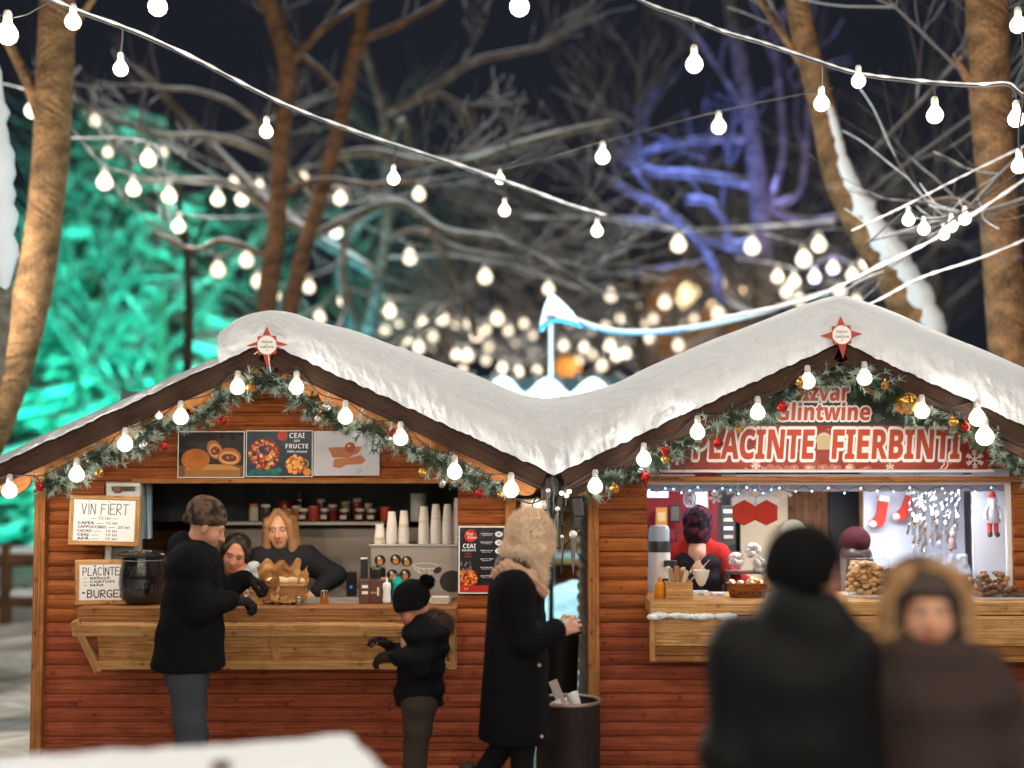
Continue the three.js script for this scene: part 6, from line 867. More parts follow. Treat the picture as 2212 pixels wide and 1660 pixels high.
// ---- woman in the pale fur hat
{
  const z = 1.1, t = thing('person', 'woman in long black coat and pale fluffy fur hat holding a paper cup', 'person'), p = (x, y, dz = 0) => P(x, y, z + dz), yaw = 2.0;
  const J = { head: p(1140, 1176), neck: p(1122, 1235), chest: p(1112, 1285), pelvis: p(1106, 1430), shR: p(1112, 1268, 0.17), shL: p(1124, 1266, -0.16), elR: p(1136, 1388, 0.2), wrR: p(1203, 1362, 0.1), elL: p(1150, 1380, -0.2), wrL: p(1166, 1440, -0.12), hipR: p(1118, 1440, 0.07), hipL: p(1100, 1440, -0.07), knR: p(1128, 1610, 0.06), knL: p(1090, 1606, -0.08), anR: p(1128, 1780, 0.05), anL: p(1010, 1672, -0.12), toeR: p(1180, 1806, 0.0), toeL: p(1030, 1722, -0.14) };
  J.anR.y = 0.085; J.toeR.y = 0.04; J.anL.y = 0.24; J.toeL.y = 0.11;
  t.position.set(J.pelvis.x, 0, z); const off = t.position.clone().negate(), put = (g) => g.translate(off.x, 0, off.z), h = [J.wrR, V(0.95, 0.3, -0.1), V(0.2, 0.25, 1), 0.9, 1];
  obj('body', put(bodyGeo(J, place(headGeo({ cell: 0.005 }), J.head, yaw, 0.2), [handGeo(...h), handGeo(J.wrL, V(0.2, -1, 0), V(1, 0, 0), 0.6, -1)])), SKIN, t);
  obj('coat', put(net([cap(p(1112, 1285, 0.05), p(1106, 1590, 0.06), 0.135, 0.175, 0.08), cap(p(1116, 1285, -0.06), p(1108, 1590, -0.06), 0.135, 0.175, 0.08), cap(J.shR, J.shL, 0.085, 0.085, 0.08), ...sleeve(J.shR, J.elR, J.wrR, 0.08, 0.068, 0.056), ...sleeve(J.shL, J.elL, J.wrL, 0.08, 0.068, 0.05), cap(p(1098, 1240), p(1128, 1242), 0.07, 0.07, 0.05)], 0.011, { fold: (x, y, q) => 0.008 * Math.sin(x * 26 + 2 * nz(x * 4, y * 1.5, q * 4)) * (y < 1.2 ? 1 : 0.4) + 0.006 * nz(x * 8, y * 5, q * 8), clip: [[-0.06, -1, 0, -p(0, 1596).y - 0.003]] })), cloth([0.0065, 0.006, 0.008], { roughness: 0.8 }), t);
  obj('leggings', put(net([cap(J.hipR, J.knR, 0.09, 0.062, 0.04), cap(J.knR, J.anR, 0.062, 0.05, 0.03), cap(J.hipL, J.knL, 0.09, 0.062, 0.04), cap(J.knL, J.anL, 0.062, 0.05, 0.03)], 0.012)), cloth([0.012, 0.012, 0.014]), t); boots(J, t, black); for (const c of t.children) if (c.name === 'boot') c.geometry.translate(off.x, 0, off.z);
  for (const [x, y] of [[1167, 1545], [1176, 1592], [1171, 1438]]) { const b = obj('button', sph(0.009, 0, 0, 0, 10, 8), mat([0.5, 0.36, 0.3], { roughness: 0.3 }), t); b.position.copy(p(x - 6, y, 0.17)).add(off); }
  const fm = mat([0.82, 0.66, 0.50], { roughness: 1 }), g = put(net([ell(p(1145, 1148), [0.104, 0.108, 0.11], null, 0.03), ell(p(1139, 1186), [0.126, 0.058, 0.13], null, 0.03), cap(p(1158, 1190, 0.08), p(1170, 1248, 0.07), 0.045, 0.028, 0.04), cap(p(1120, 1196, 0.03), p(1138, 1226, 0.05), 0.045, 0.03, 0.04)], 0.01, { amp: 0.014, freq: 14 })), hat = obj('fur_hat', g, fm, t); furStrands(g, 6500, 0.034, fm, hat, 'fur', 0.6);
  obj('hair', put(net([cap(p(1092, 1216, 0.02), p(1126, 1212, 0.05), 0.05, 0.05, 0.04), cap(p(1084, 1228, 0.06), p(1100, 1250, 0.07), 0.04, 0.03, 0.03), cap(p(1124, 1215, 0.06), p(1150, 1252, 0.08), 0.04, 0.02, 0.03)], 0.01, { amp: 0.006, freq: 20 })), hair([0.014, 0.012, 0.013]), t);
  obj('scarf', put(net([cap(p(1072, 1240, 0.1), p(1098, 1226, 0.16), 0.03, 0.036, 0.03), cap(p(1098, 1226, 0.16), p(1142, 1250, 0.15), 0.036, 0.04, 0.03), cap(p(1142, 1250, 0.15), p(1172, 1280, 0.06), 0.04, 0.034, 0.03), cap(p(1080, 1236, 0.02), p(1120, 1222, -0.08), 0.035, 0.035, 0.04), cap(p(1120, 1222, -0.08), p(1165, 1262, -0.04), 0.035, 0.035, 0.04)], 0.008, { amp: 0.006, freq: 26, fold: (x, y, q) => 0.004 * Math.sin((x + y) * 150) })), knit([0.62, 0.38, 0.25]), t);
  const c = thing('paper_cup', 'small white paper cup held by the woman in the fur hat', 'cup', p(1219, 1372, 0.08)); obj('cup', lathe([[0.001, 0], [0.024, 0], [0.032, 0.08], [0.03, 0.08], [0.022, 0.006], [0.001, 0.006]], 20), white, c); obj('rim', new THREE.TorusGeometry(0.032, 0.002, 6, 24).rotateX(Math.PI / 2).translate(0, 0.08, 0), white, c);
}
// ---- blonde vendor
{
  const z = -0.52, t = thing('person', 'blonde vendor with long hair in dark jacket, hand on hip, behind the left counter', 'person'), p = (x, y, dz = 0) => P(x, y, z + dz);
  const J = { head: p(606, 1146), neck: p(608, 1196), chest: p(612, 1240), pelvis: p(618, 1400), shL: p(658, 1208, 0.0), shR: p(562, 1214, 0.02), elL: p(722, 1244, -0.02), wrL: p(684, 1284, 0.06), elR: p(548, 1290, 0.05), wrR: p(572, 1298, 0.14) };
  legJoints(J, J.pelvis.x, z, 0, 0.96); t.position.set(J.pelvis.x, 0, z); const off = t.position.clone().negate(), put = (g) => g.translate(off.x, 0, off.z);
  obj('body', put(bodyGeo(J, place(headGeo({ tone: [0.60, 0.33, 0.21], brow: [0.16, 0.09, 0.05], cell: 0.0034, w: 0.97 }), J.head, -0.06, 0.08, 0.05, 0.98), [handGeo(J.wrL, V(-0.8, -0.5, 0.3), V(0.2, 0.5, 0.9), 0.6, -1), handGeo(J.wrR, V(0.5, -0.3, 0.8), V(0, 1, 0.3), 0.7, 1)], 0.94, [0.60, 0.33, 0.21])), SKIN, t);
  obj('jacket', put(net([cap(p(612, 1238, 0.02), p(618, 1400, 0), 0.125, 0.15, 0.07), cap(p(580, 1240), p(596, 1390), 0.09, 0.1, 0.07), cap(J.shL, J.shR, 0.082, 0.082, 0.07), ...sleeve(J.shL, J.elL, J.wrL, 0.082, 0.07, 0.05), ...sleeve(J.shR, J.elR, J.wrR, 0.082, 0.066, 0.05), cap(p(598, 1214, 0.0), p(626, 1212, -0.01), 0.055, 0.055, 0.04)], 0.01, { fold: foldsY(0.01, 34, 5), clip: [[0, 1, 0, p(0, 1178).y]] })), cloth([0.022, 0.024, 0.03], { roughness: 0.7 }), t);
  obj('trousers', put(trousers(J, 0.95)), cloth([0.02, 0.02, 0.024]), t);
  const hm = mat([0.36, 0.19, 0.085], { roughness: 0.42, bumpMap: dataTex(128, (u, v) => 0.5 + 0.4 * tn(u, v * 0.1, 40), [14, 2]), bumpScale: 0.006 });
  const L = (x, y, q) => V(x, y, q).applyQuaternion(Q(-0.06, 0.08, 0.05)).add(J.head), pr = [ell(L(0, 0.055, -0.03), [0.086, 0.078, 0.092], Q(-0.06, 0.08), 0.03), ell(L(0, 0.07, 0.085), [0.03, 0.035, 0.05], null, 0.02, true)];
  for (let i = 0; i < 13; i++) { const a = -1.25 + i * 0.21, sx = Math.sin(a + Math.PI * 0), back = Math.cos(a); const x0 = Math.sin(a * 1.55) * 0.085, z0 = -Math.abs(Math.cos(a * 1.55)) * 0.05 + (Math.abs(a) > 1.1 ? 0.04 : 0); pr.push(cap(L(x0, 0.06, z0), L(x0 * 1.15, -0.08, z0 + 0.01), 0.026, 0.024, 0.014), cap(L(x0 * 1.15, -0.08, z0 + 0.01), L(x0 * 1.35 + (x0 < 0 ? -0.02 : 0.004), x0 < 0 ? -0.34 - rr(0, 0.05) : -0.26 - rr(0, 0.04), z0 + 0.06), 0.026, 0.014, 0.014)); }
  for (const sgn of [-1, 1]) pr.push(cap(L(sgn * 0.012, 0.125, 0.03), L(sgn * 0.07, 0.05, 0.062), 0.02, 0.02, 0.02), cap(L(sgn * 0.07, 0.05, 0.062), L(sgn * 0.08, -0.1, 0.05), 0.02, 0.024, 0.02), cap(L(sgn * 0.08, -0.1, 0.05), L(sgn * 0.085, -0.28, 0.1), 0.024, 0.014, 0.02));
  obj('hair', put(net(pr, 0.007, { amp: 0.005, freq: 46, sy: 0.15 })), hm, t);
  obj('top', put(net([cap(p(608, 1206, 0.06), p(612, 1240, 0.1), 0.045, 0.05, 0.03)], 0.01)), cloth([0.03, 0.012, 0.01]), t);
}
// ---- dark-haired girl bending over the counter
{
  const z = -0.42, t = thing('person', 'dark-haired smiling girl with pale collar bending behind the counter beside the man', 'person'), p = (x, y, dz = 0) => P(x, y, z + dz);
  const J = { head: p(508, 1198), neck: p(524, 1240), chest: p(530, 1290, -0.05), pelvis: p(548, 1420, -0.12), shL: p(556, 1268, -0.05), shR: p(494, 1276, 0.02), elL: p(560, 1310, 0.04), wrL: p(538, 1288, 0.16), elR: p(476, 1330, 0.1), wrR: p(470, 1310, 0.2) };
  legJoints(J, J.pelvis.x, z - 0.15, 0, 0.92); t.position.set(J.pelvis.x, 0, z - 0.15); const off = t.position.clone().negate(), put = (g) => g.translate(off.x, 0, off.z);
  obj('body', put(bodyGeo(J, place(headGeo({ tone: [0.56, 0.25, 0.15], cell: 0.0036, w: 0.98 }), J.head, 0.1, 0.28, -0.22, 0.94), [handGeo(J.wrL, V(-0.3, 0.4, 0.6), V(0.5, 0.8, 0), 0.5, -1), handGeo(J.wrR, V(0.2, -0.2, 1), V(0, 1, 0), 0.6, 1)], 0.9, [0.56, 0.25, 0.15])), SKIN, t);
  obj('blouse', put(net([cap(J.chest, J.pelvis, 0.125, 0.14, 0.07), cap(J.shL, J.shR, 0.075, 0.075, 0.06), ...sleeve(J.shL, J.elL, J.wrL, 0.07, 0.06, 0.045), ...sleeve(J.shR, J.elR, J.wrR, 0.07, 0.06, 0.045)], 0.011, { amp: 0.008, freq: 9 })), cloth([0.025, 0.026, 0.032]), t);
  obj('collar', put(net([cap(p(512, 1254, 0.07), p(548, 1226, 0.05), 0.018, 0.028, 0.03), cap(p(548, 1222, 0.04), p(556, 1244, 0.02), 0.028, 0.036, 0.03), cap(p(522, 1258, 0.06), p(552, 1250, 0.04), 0.026, 0.03, 0.03)], 0.008, { amp: 0.008, freq: 20 })), cloth([0.55, 0.60, 0.68]), t);
  const L = (x, y, q) => V(x, y, q).applyQuaternion(Q(0.1, 0.28, -0.22)).multiplyScalar(0.94).add(J.head), pr = [ell(L(0, 0.055, -0.03), [0.088, 0.078, 0.094], Q(0.1, 0.28), 0.03), ell(L(0, 0.04, 0.1), [0.055, 0.05, 0.045], null, 0.02, true)]; for (const s of [-1, 1]) pr.push(cap(L(s * 0.01, 0.128, 0.02), L(s * 0.078, 0.04, 0.03), 0.018, 0.02, 0.02), cap(L(s * 0.078, 0.04, 0.03), L(s * 0.082, -0.1, 0.0), 0.022, 0.024, 0.02)); pr.push(cap(L(0, 0, -0.09), L(0.03, -0.14, -0.08), 0.05, 0.04, 0.04));
  obj('hair', put(net(pr, 0.007, { amp: 0.004, freq: 40, sy: 0.2 })), hair([0.016, 0.011, 0.01]), t);
}
// ---- vendor with her back turned in the right stall
{
  const z = -0.6, t = thing('person', 'vendor in dark cap, red sleeves and black waistcoat with back turned in the lit window', 'person'), p = (x, y, dz = 0) => P(x, y, z + dz), yaw = 2.9;
  const J = { head: p(1508, 1140), neck: p(1505, 1185), chest: p(1502, 1225), pelvis: p(1502, 1380), shR: p(1552, 1200), shL: p(1452, 1202), elR: p(1582, 1245, 0.06), wrR: p(1622, 1268, 0.0), elL: p(1440, 1275, 0.0), wrL: p(1452, 1310, -0.14) };
  legJoints(J, J.pelvis.x, z, yaw, 0.95); t.position.set(J.pelvis.x, 0, z); const off = t.position.clone().negate(), put = (g) => g.translate(off.x, 0, off.z);
  obj('body', put(bodyGeo(J, place(headGeo({ cell: 0.005 }), J.head, yaw, 0.25), [handGeo(J.wrR, V(1, -0.3, -0.3), V(0, 1, 0.2), 0.6, 1), handGeo(J.wrL, V(0, -0.4, -1), V(0, 1, 0), 0.6, -1)], 0.95)), SKIN, t);
  obj('sweater', put(net([...sleeve(J.shR, J.elR, J.wrR, 0.072, 0.062, 0.05), ...sleeve(J.shL, J.elL, J.wrL, 0.072, 0.062, 0.05), cap(J.shR, J.shL, 0.07, 0.07, 0.05), cap(J.chest, J.pelvis, 0.12, 0.13, 0.05), cap(p(1490, 1180), p(1522, 1180), 0.066, 0.066, 0.04)], 0.011, { amp: 0.007, freq: 12 })), knit([0.34, 0.022, 0.02]), t);
  obj('waistcoat', put(net([cap(p(1480, 1228, 0.01), p(1488, 1370, 0.01), 0.115, 0.14, 0.06), cap(p(1524, 1228, 0.01), p(1518, 1370, 0.01), 0.115, 0.14, 0.06), cap(p(1468, 1206), p(1538, 1206), 0.07, 0.07, 0.06)], 0.011, { fold: (x, y, q) => 0.005 * Math.sin(y * 55) })), cloth([0.016, 0.012, 0.014], { roughness: 0.55 }), t);
  obj('trousers', put(trousers(J, 0.95)), cloth([0.02, 0.02, 0.025]), t);
  const hg = paint(put(place(hatLocal([ell(V(0, 0.045, -0.02), [0.1, 0.1, 0.112], null, 0.03), ell(V(0, -0.05, -0.05), [0.085, 0.08, 0.075], null, 0.04)], { amp: 0.006, freq: 26 }), J.head, yaw, 0.2)), (x, y, q) => (nz(x * 30, y * 30, q * 30) > 0.1 ? [0.09, 0.02, 0.03] : [0.018, 0.012, 0.018])); obj('cap', hg, knit([1, 1, 1], { vertexColors: true }), t);
}
// ---- second helper in the right stall: only the maroon hat shows over the pastries
{
  const z = -0.62, t = thing('person', 'helper in maroon knitted hat half hidden behind the golden pastries', 'person'), p = (x, y, dz = 0) => P(x, y, z + dz), yaw = 3.2;
  const J = { head: p(1848, 1190), neck: p(1850, 1236), chest: p(1852, 1280), pelvis: p(1852, 1420), shR: p(1890, 1262), shL: p(1808, 1262), elR: p(1905, 1330), wrR: p(1890, 1360, -0.1), elL: p(1795, 1330), wrL: p(1810, 1360, -0.1) };
  legJoints(J, J.pelvis.x, z, yaw, 0.85); t.position.set(J.pelvis.x, 0, z); const off = t.position.clone().negate(), put = (g) => g.translate(off.x, 0, off.z);
  obj('body', put(bodyGeo(J, place(headGeo({ cell: 0.006 }), J.head, yaw, 0.2, 0, 0.95), [handGeo(J.wrR, V(0, -0.3, -1), V(0, 1, 0), 0.6, 1), handGeo(J.wrL, V(0, -0.3, -1), V(0, 1, 0), 0.6, -1)], 0.9)), SKIN, t);
  obj('jumper', put(net([cap(J.chest, J.pelvis, 0.13, 0.15, 0.06), cap(J.shR, J.shL, 0.075, 0.075, 0.06), ...sleeve(J.shR, J.elR, J.wrR), ...sleeve(J.shL, J.elL, J.wrL)], 0.012, { amp: 0.006, freq: 12 })), knit([0.05, 0.02, 0.03]), t); obj('trousers', put(trousers(J, 0.9)), cloth([0.02, 0.02, 0.025]), t);
  obj('hat', put(place(HATS.beanie(true), J.head, yaw, 0.1)), knit([0.045, 0.01, 0.013]), t);
  obj('hair', put(net([cap(p(1836, 1200), p(1836, 1244), 0.065, 0.06, 0.03), cap(p(1862, 1200), p(1872, 1244), 0.065, 0.06, 0.03), cap(p(1846, 1200, 0.05), p(1850, 1246, 0.06), 0.06, 0.05, 0.03)], 0.01, { amp: 0.005, freq: 30 })), hair([0.03, 0.016, 0.014]), t);
}
// ---- couple in the foreground
{
  const z = 4.1, t = thing('person', 'man in black beanie and black jacket seen from behind in the foreground', 'person'), p = (x, y, dz = 0) => P(x, y, z + dz), yaw = 2.75;
  const J = { head: p(1742, 1240), neck: p(1726, 1350), chest: p(1712, 1470), pelvis: p(1715, 1830), shR: p(1820, 1418, 0.02), shL: p(1604, 1412, 0.0), elR: p(1856, 1640, 0.02), wrR: p(1850, 1800, -0.14), elL: p(1572, 1640, 0.03), wrL: p(1590, 1820, -0.12) };
  legJoints(J, J.pelvis.x, z, yaw, 0.98); t.position.set(J.pelvis.x, 0, z); const off = t.position.clone().negate(), put = (g) => g.translate(off.x, 0, off.z);
  obj('body', put(bodyGeo(J, place(headGeo({ tone: [0.5, 0.22, 0.13], cell: 0.005 }), J.head, 2.05, 0.12), [handGeo(J.wrR, V(0, -1, -0.3), V(1, 0, 0), 0.5, 1), handGeo(J.wrL, V(0, -1, -0.3), V(-1, 0, 0), 0.5, -1)], 1.0)), SKIN, t);
  obj('jacket', put(net([cap(p(1680, 1480), p(1680, 1840), 0.15, 0.17, 0.08), cap(p(1750, 1480), p(1750, 1840), 0.15, 0.17, 0.08), cap(J.shL, J.shR, 0.1, 0.1, 0.06), ...sleeve(J.shR, J.elR, J.wrR, 0.09, 0.075, 0.058), ...sleeve(J.shL, J.elL, J.wrL, 0.09, 0.075, 0.058), cap(p(1708, 1318, 0.03), p(1764, 1330, 0.02), 0.084, 0.08, 0.04), cap(p(1706, 1345), p(1766, 1352, 0.02), 0.088, 0.088, 0.05), cap(p(1700, 1370), p(1772, 1376, 0.02), 0.09, 0.09, 0.05)], 0.013, { fold: (x, y, q) => 0.013 * Math.sin(y * 26 + 4 * nz(x * 3, y * 2, q * 3)) * (0.3 + nz(x * 3, y * 3, 4)) + 0.01 * nz(x * 9, y * 6, q * 9) })), leather, t);
  obj('trousers', put(trousers(J, 1)), cloth([0.02, 0.02, 0.024]), t); boots(J, t, black); for (const c of t.children) if (c.name === 'boot') c.geometry.translate(off.x, 0, off.z);
  obj('beanie', put(place(hatLocal([ell(V(0, 0.05, -0.015), [0.096, 0.097, 0.11], null, 0.03), cap(V(-0.05, -0.0, -0.05), V(0.05, 0.0, -0.05), 0.055, 0.055, 0.05), cap(V(0.07, -0.01, 0), V(0.072, -0.035, 0.0), 0.03, 0.03, 0.03), cap(V(-0.07, -0.01, 0), V(-0.072, -0.035, 0.0), 0.03, 0.03, 0.03)], { amp: 0.003, freq: 20, clip: [[0, -1, 0.35, 0.03]] }), J.head, 2.05, 0.1)), knit([0.007, 0.007, 0.008]), t);
}
{
  const z = 3.95, t = thing('person', 'woman in brown coat with big fur-trimmed hood facing the camera in the foreground', 'person'), p = (x, y, dz = 0) => P(x, y, z + dz);
  const J = { head: p(2000, 1318), neck: p(2002, 1415), chest: p(2010, 1520), pelvis: p(2020, 1830), shL: p(2122, 1470), shR: p(1905, 1478), elL: p(2196, 1620), wrL: p(2210, 1790, 0.06), elR: p(1890, 1650), wrR: p(1905, 1780, 0.12) };
  legJoints(J, J.pelvis.x, z, 0, 0.94); t.position.set(J.pelvis.x, 0, z); const off = t.position.clone().negate(), put = (g) => g.translate(off.x, 0, off.z);
  obj('body', put(bodyGeo(J, place(headGeo({ tone: [0.68, 0.35, 0.22], cell: 0.004 }), J.head, -0.12, 0.1, 0.0, 0.98), [handGeo(J.wrL, V(0, -1, 0.1), V(1, 0, 0), 0.5, -1), handGeo(J.wrR, V(0.1, -1, 0.2), V(-1, 0, 0), 0.5, 1)], 0.95, [0.60, 0.28, 0.17])), SKIN, t);
  obj('coat', put(net([cap(p(1985, 1530), p(1990, 1840), 0.14, 0.17, 0.08), cap(p(2040, 1530), p(2046, 1840), 0.14, 0.17, 0.08), cap(J.shL, J.shR, 0.085, 0.085, 0.09), ...sleeve(J.shL, J.elL, J.wrL, 0.085, 0.075, 0.06), ...sleeve(J.shR, J.elR, J.wrR, 0.085, 0.075, 0.06), cap(p(1970, 1425, 0.02), p(2036, 1425, 0.02), 0.085, 0.085, 0.06)], 0.013, { fold: (x, y, q) => 0.007 * Math.sin(y * 34 + 2 * nz(x * 3, y * 2, q * 3)) + 0.005 * nz(x * 8, y * 6, q * 8), clip: [[0, 0.86, 0.5, 0.86 * p(0, 1372).y + 0.5 * (z + 0.06)]] })), cloth([0.056, 0.039, 0.035], { roughness: 0.9 }), t);
  obj('trousers', put(trousers(J, 0.95)), cloth([0.02, 0.02, 0.024]), t); boots(J, t, black); for (const c of t.children) if (c.name === 'boot') c.geometry.translate(off.x, 0, off.z);
  const hm = mat([0.035, 0.02, 0.015], { roughness: 0.6 }), L = (x, y, q) => V(x, y, q).applyQuaternion(Q(-0.12, 0.1)).add(J.head);
  obj('hair', put(net([ell(L(0, 0.05, -0.02), [0.088, 0.082, 0.096], null, 0.03), cap(L(-0.05, 0.075, 0.075), L(0.05, 0.075, 0.075), 0.02, 0.02, 0.02), cap(L(-0.078, 0.04, 0.05), L(-0.088, -0.12, 0.04), 0.018, 0.018, 0.03), cap(L(0.078, 0.04, 0.05), L(0.088, -0.12, 0.04), 0.018, 0.018, 0.03)], 0.008, { amp: 0.005, freq: 36, sy: 0.3 })), hm, t);
  obj('hood', put(net([ell(J.head.clone().add(V(0, 0.03, -0.06)), [0.118, 0.135, 0.125], null, 0.04), ell(J.head.clone().add(V(0, 0, 0.09)), [0.098, 0.125, 0.13], null, 0.03, true), cap(p(1960, 1410, -0.08), p(2040, 1410, -0.08), 0.09, 0.09, 0.06)], 0.012, { amp: 0.005, freq: 9 })), cloth([0.06, 0.04, 0.034]), t);
  const ring = [[1940, 1402], [1929, 1345], [1933, 1294], [1958, 1256], [2002, 1242], [2046, 1256], [2072, 1294], [2078, 1348], [2068, 1405]].map(([x, y], i) => p(x, y, 0.0 + (i === 0 || i === 8 ? 0.03 : 0))), fr = []; for (let i = 0; i < 8; i++) fr.push(cap(ring[i], ring[i + 1], 0.027, 0.027, 0.03));
  const fur = put(net(fr, 0.009, { amp: 0.01, freq: 16 })), fm = mat([0.70, 0.48, 0.26], { roughness: 0.95 }), fo = obj('fur_trim', fur, fm, t); furStrands(fur, 7000, 0.027, fm, fo, 'fur', 0.55);
}

// ================================================================ trees
const barkMap = dataTex(256, (u, v) => { const k = clamp(0.62 + 0.45 * tn(u, v * 0.5, 9) + 0.3 * tn(u * 1, v, 34, 3), 0, 1), p = clamp((tn(u, v, 7, 8) + 0.5 * tn(u, v, 30, 2) - 0.16) * 3, 0, 1) * 0.35; return p > 0.02 ? [lerp(lerp(0.35, 0.95, k), 0.95, p), lerp(lerp(0.32, 0.92, k), 0.92, p), lerp(lerp(0.28, 0.86, k), 0.84, p)] : [lerp(0.35, 0.95, k), lerp(0.32, 0.92, k), lerp(0.28, 0.86, k)]; }, [1.2, 1.2], true);
const barkBump = dataTex(256, (u, v) => 0.5 + 0.35 * tn(u, v * 0.4, 22) + 0.3 * tn(u, v, 50, 5), [1.2, 1.2]);
const bark = (c) => mat(c, { map: barkMap, bumpMap: barkBump, bumpScale: 0.03, roughness: 0.95 });
const barkWarm = bark([0.33, 0.205, 0.105]), barkRed = bark([0.23, 0.115, 0.06]), barkGrey = bark([0.25, 0.23, 0.22]), barkOrange = bark([0.37, 0.215, 0.115]);
const twigMat = mat([0.12, 0.11, 0.11], { roughness: 0.9 }), treeSnow = mat([0.62, 0.66, 0.71], { roughness: 0.9 });
// snow lying along the upper side of a limb
function snowAlong(pts, r, cover = 1) {
  const c = new THREE.CatmullRomCurve3(pts, false, 'centripetal'), n = Math.max(6, Math.round(c.getLength() * 7)), out = [];
  let run = []; const s0 = rnd() * 50;
  for (let i = 0; i <= n; i++) { const t = i / n, p = c.getPointAt(t), tg = c.getTangentAt(t), q = r(t), flat = Math.sqrt(1 - tg.y * tg.y), on = flat * 1.15 + 0.75 * nz(t * n * 0.16, s0, 2) > 1.02 - cover * 0.55; if (on) run.push(p.clone().add(V(0, q * (0.55 + 0.25 * flat), q * 0.2))); if ((!on || i === n) && run.length > 2) { out.push(tube(run, (u) => Math.max(0.004, q * 0.95 * Math.pow(Math.sin(Math.PI * clamp(u * 0.96 + 0.02, 0, 1)), 0.35) * (0.85 + 0.4 * nz(u * run.length * 0.6, s0, 5))), 6, run.length * 2)); run = []; } else if (!on) run = []; }
  return out;
}
function grow(p, dir, L, r, lvl, out, o) {   // a bough that forks into twigs
  const pts = [p.clone()], d = dir.clone(); let q = p.clone(); const n = 4;
  for (let i = 0; i < n; i++) { d.add(V(rr(-1, 1), rr(-0.8, 1) + (o.up ?? 0.1), rr(-0.6, 0.6)).multiplyScalar(o.bend ?? 0.24)).normalize(); q = q.clone().addScaledVector(d, L / n); pts.push(q); }
  out.push({ pts, r0: r, r1: r * 0.45 });
  if (lvl > 0) { const k = lvl > 1 ? 3 : 3; for (let i = 0; i < k + (rnd() < 0.5 ? 1 : 0); i++) { const f = rr(0.25, 1), a = pts[Math.min(n, Math.floor(f * n))], nd = d.clone().add(V(rr(-1, 1), rr(-0.5, 0.9), rr(-0.7, 0.7)).multiplyScalar(0.95)).normalize(); grow(a, nd, L * rr(0.5, 0.8), r * 0.5, lvl - 1, out, o); } }
}
function tree(label, barkM, trunk, limbs, o = {}) {
  const zr = RB(trunk[0][2]); trunk = trunk.map(([x, y, z, r]) => [x, y, ZB(z), r]); limbs = limbs.map((l) => ({ ...l, z: l.z === undefined ? undefined : ZB(l.z) })); o = { ...o, tw: (o.tw ?? 1) * zr, extra: (o.extra ?? []).map((g) => ({ ...g, a: [g.a[0], g.a[1], ZB(g.a[2])], L: g.L * zr, r: g.r * zr })) };
  const base = P(trunk.at(-1)[0], 1000, trunk.at(-1)[2]).setY(0), t = thing('bare_tree', label, 'tree', base, 0, o.group), off = base.clone().negate(), sn = [], twg = [];
  const path = trunk.map(([x, y, z]) => P(x, y, z)), last = path.at(-1); path.push(V(last.x, Math.min(0, last.y - 0.4), last.z));
  const rad = trunk.map(([, , z, r]) => r / M(z)); rad.push(rad.at(-1) * 1.2);
  obj('trunk', tube(path, rad, 14, path.length * 6).translate(off.x, 0, off.z), barkM, t);
  if (o.trunkSnow) { const c = o.trunkSnow; const sp = trunk.slice(c[0], c[1]).map(([x, y, z, r]) => P(x + r * c[2], y, z + (c[4] ?? 0.06))), sr = trunk.slice(c[0], c[1]).map(([, , z, r]) => r * c[3] / M(z)); sn.push(tube(sp, (u) => { const k = u * (sr.length - 1), a = Math.min(sr.length - 2, Math.floor(k)); return lerp(sr[a], sr[a + 1], k - a) * (0.9 + 0.3 * nz(u * 14, 2, 7) + 0.25 * nz(u * 47, 5, 3)) * Math.sqrt(clamp((1 - u) * 7, 0.004, 1) * clamp(0.02 + u * 2.2, 0, 1)); }, 12, sp.length * 8)); }
  for (const l of limbs) {
    const z0 = l.z ?? trunk[0][2], pts = l.p.map(([x, y, z]) => P(x, y, z ?? z0)), r0 = l.r / M(z0), r1 = (l.e ?? l.r * 0.5) / M(z0);
    obj('limb', tube(pts, (u) => lerp(r0, r1, u), 8, pts.length * 5).translate(off.x, 0, off.z), l.m ?? barkM, t);
    if (l.s !== 0) sn.push(...snowAlong(pts, (u) => lerp(r0, r1, u), l.s ?? o.cover ?? 1));
    const n = Math.ceil((l.t ?? 2) * 0.6); for (let i = 0; i < n; i++) { const c = new THREE.CatmullRomCurve3(pts), f = rr(0.3, 1), a = c.getPointAt(f), d = c.getTangentAt(f).add(V(rr(-0.8, 0.8), rr(-0.3, 0.9), rr(-0.5, 0.5))).normalize(); grow(a, d, rr(0.5, 1.1) * (o.tw ?? 1), r1 * 0.75, o.lv ?? 2, twg, o); }
  }
  for (const g of o.extra ?? []) grow(P(...g.a), V(...g.d).normalize(), g.L, g.r, g.lv ?? 3, twg, { ...o, ...g });
  if (twg.length) { tag(obj('twigs', twg.map((b) => tube(b.pts, (u) => lerp(b.r0, b.r1, u), 5, 7)).map((g) => g.translate(off.x, 0, off.z)), o.twm ?? twigMat, t), null, null, null, 'stuff'); for (const b of twg) if (b.r0 > 0.004) sn.push(...snowAlong(b.pts, (u) => lerp(b.r0, b.r1, u) * 1.05, o.twc ?? 0.9)); }
  if (sn.length) tag(obj('snow', sn, treeSnow, t), null, null, null, 'stuff').geometry.translate(off.x, 0, off.z);
  return t;
}
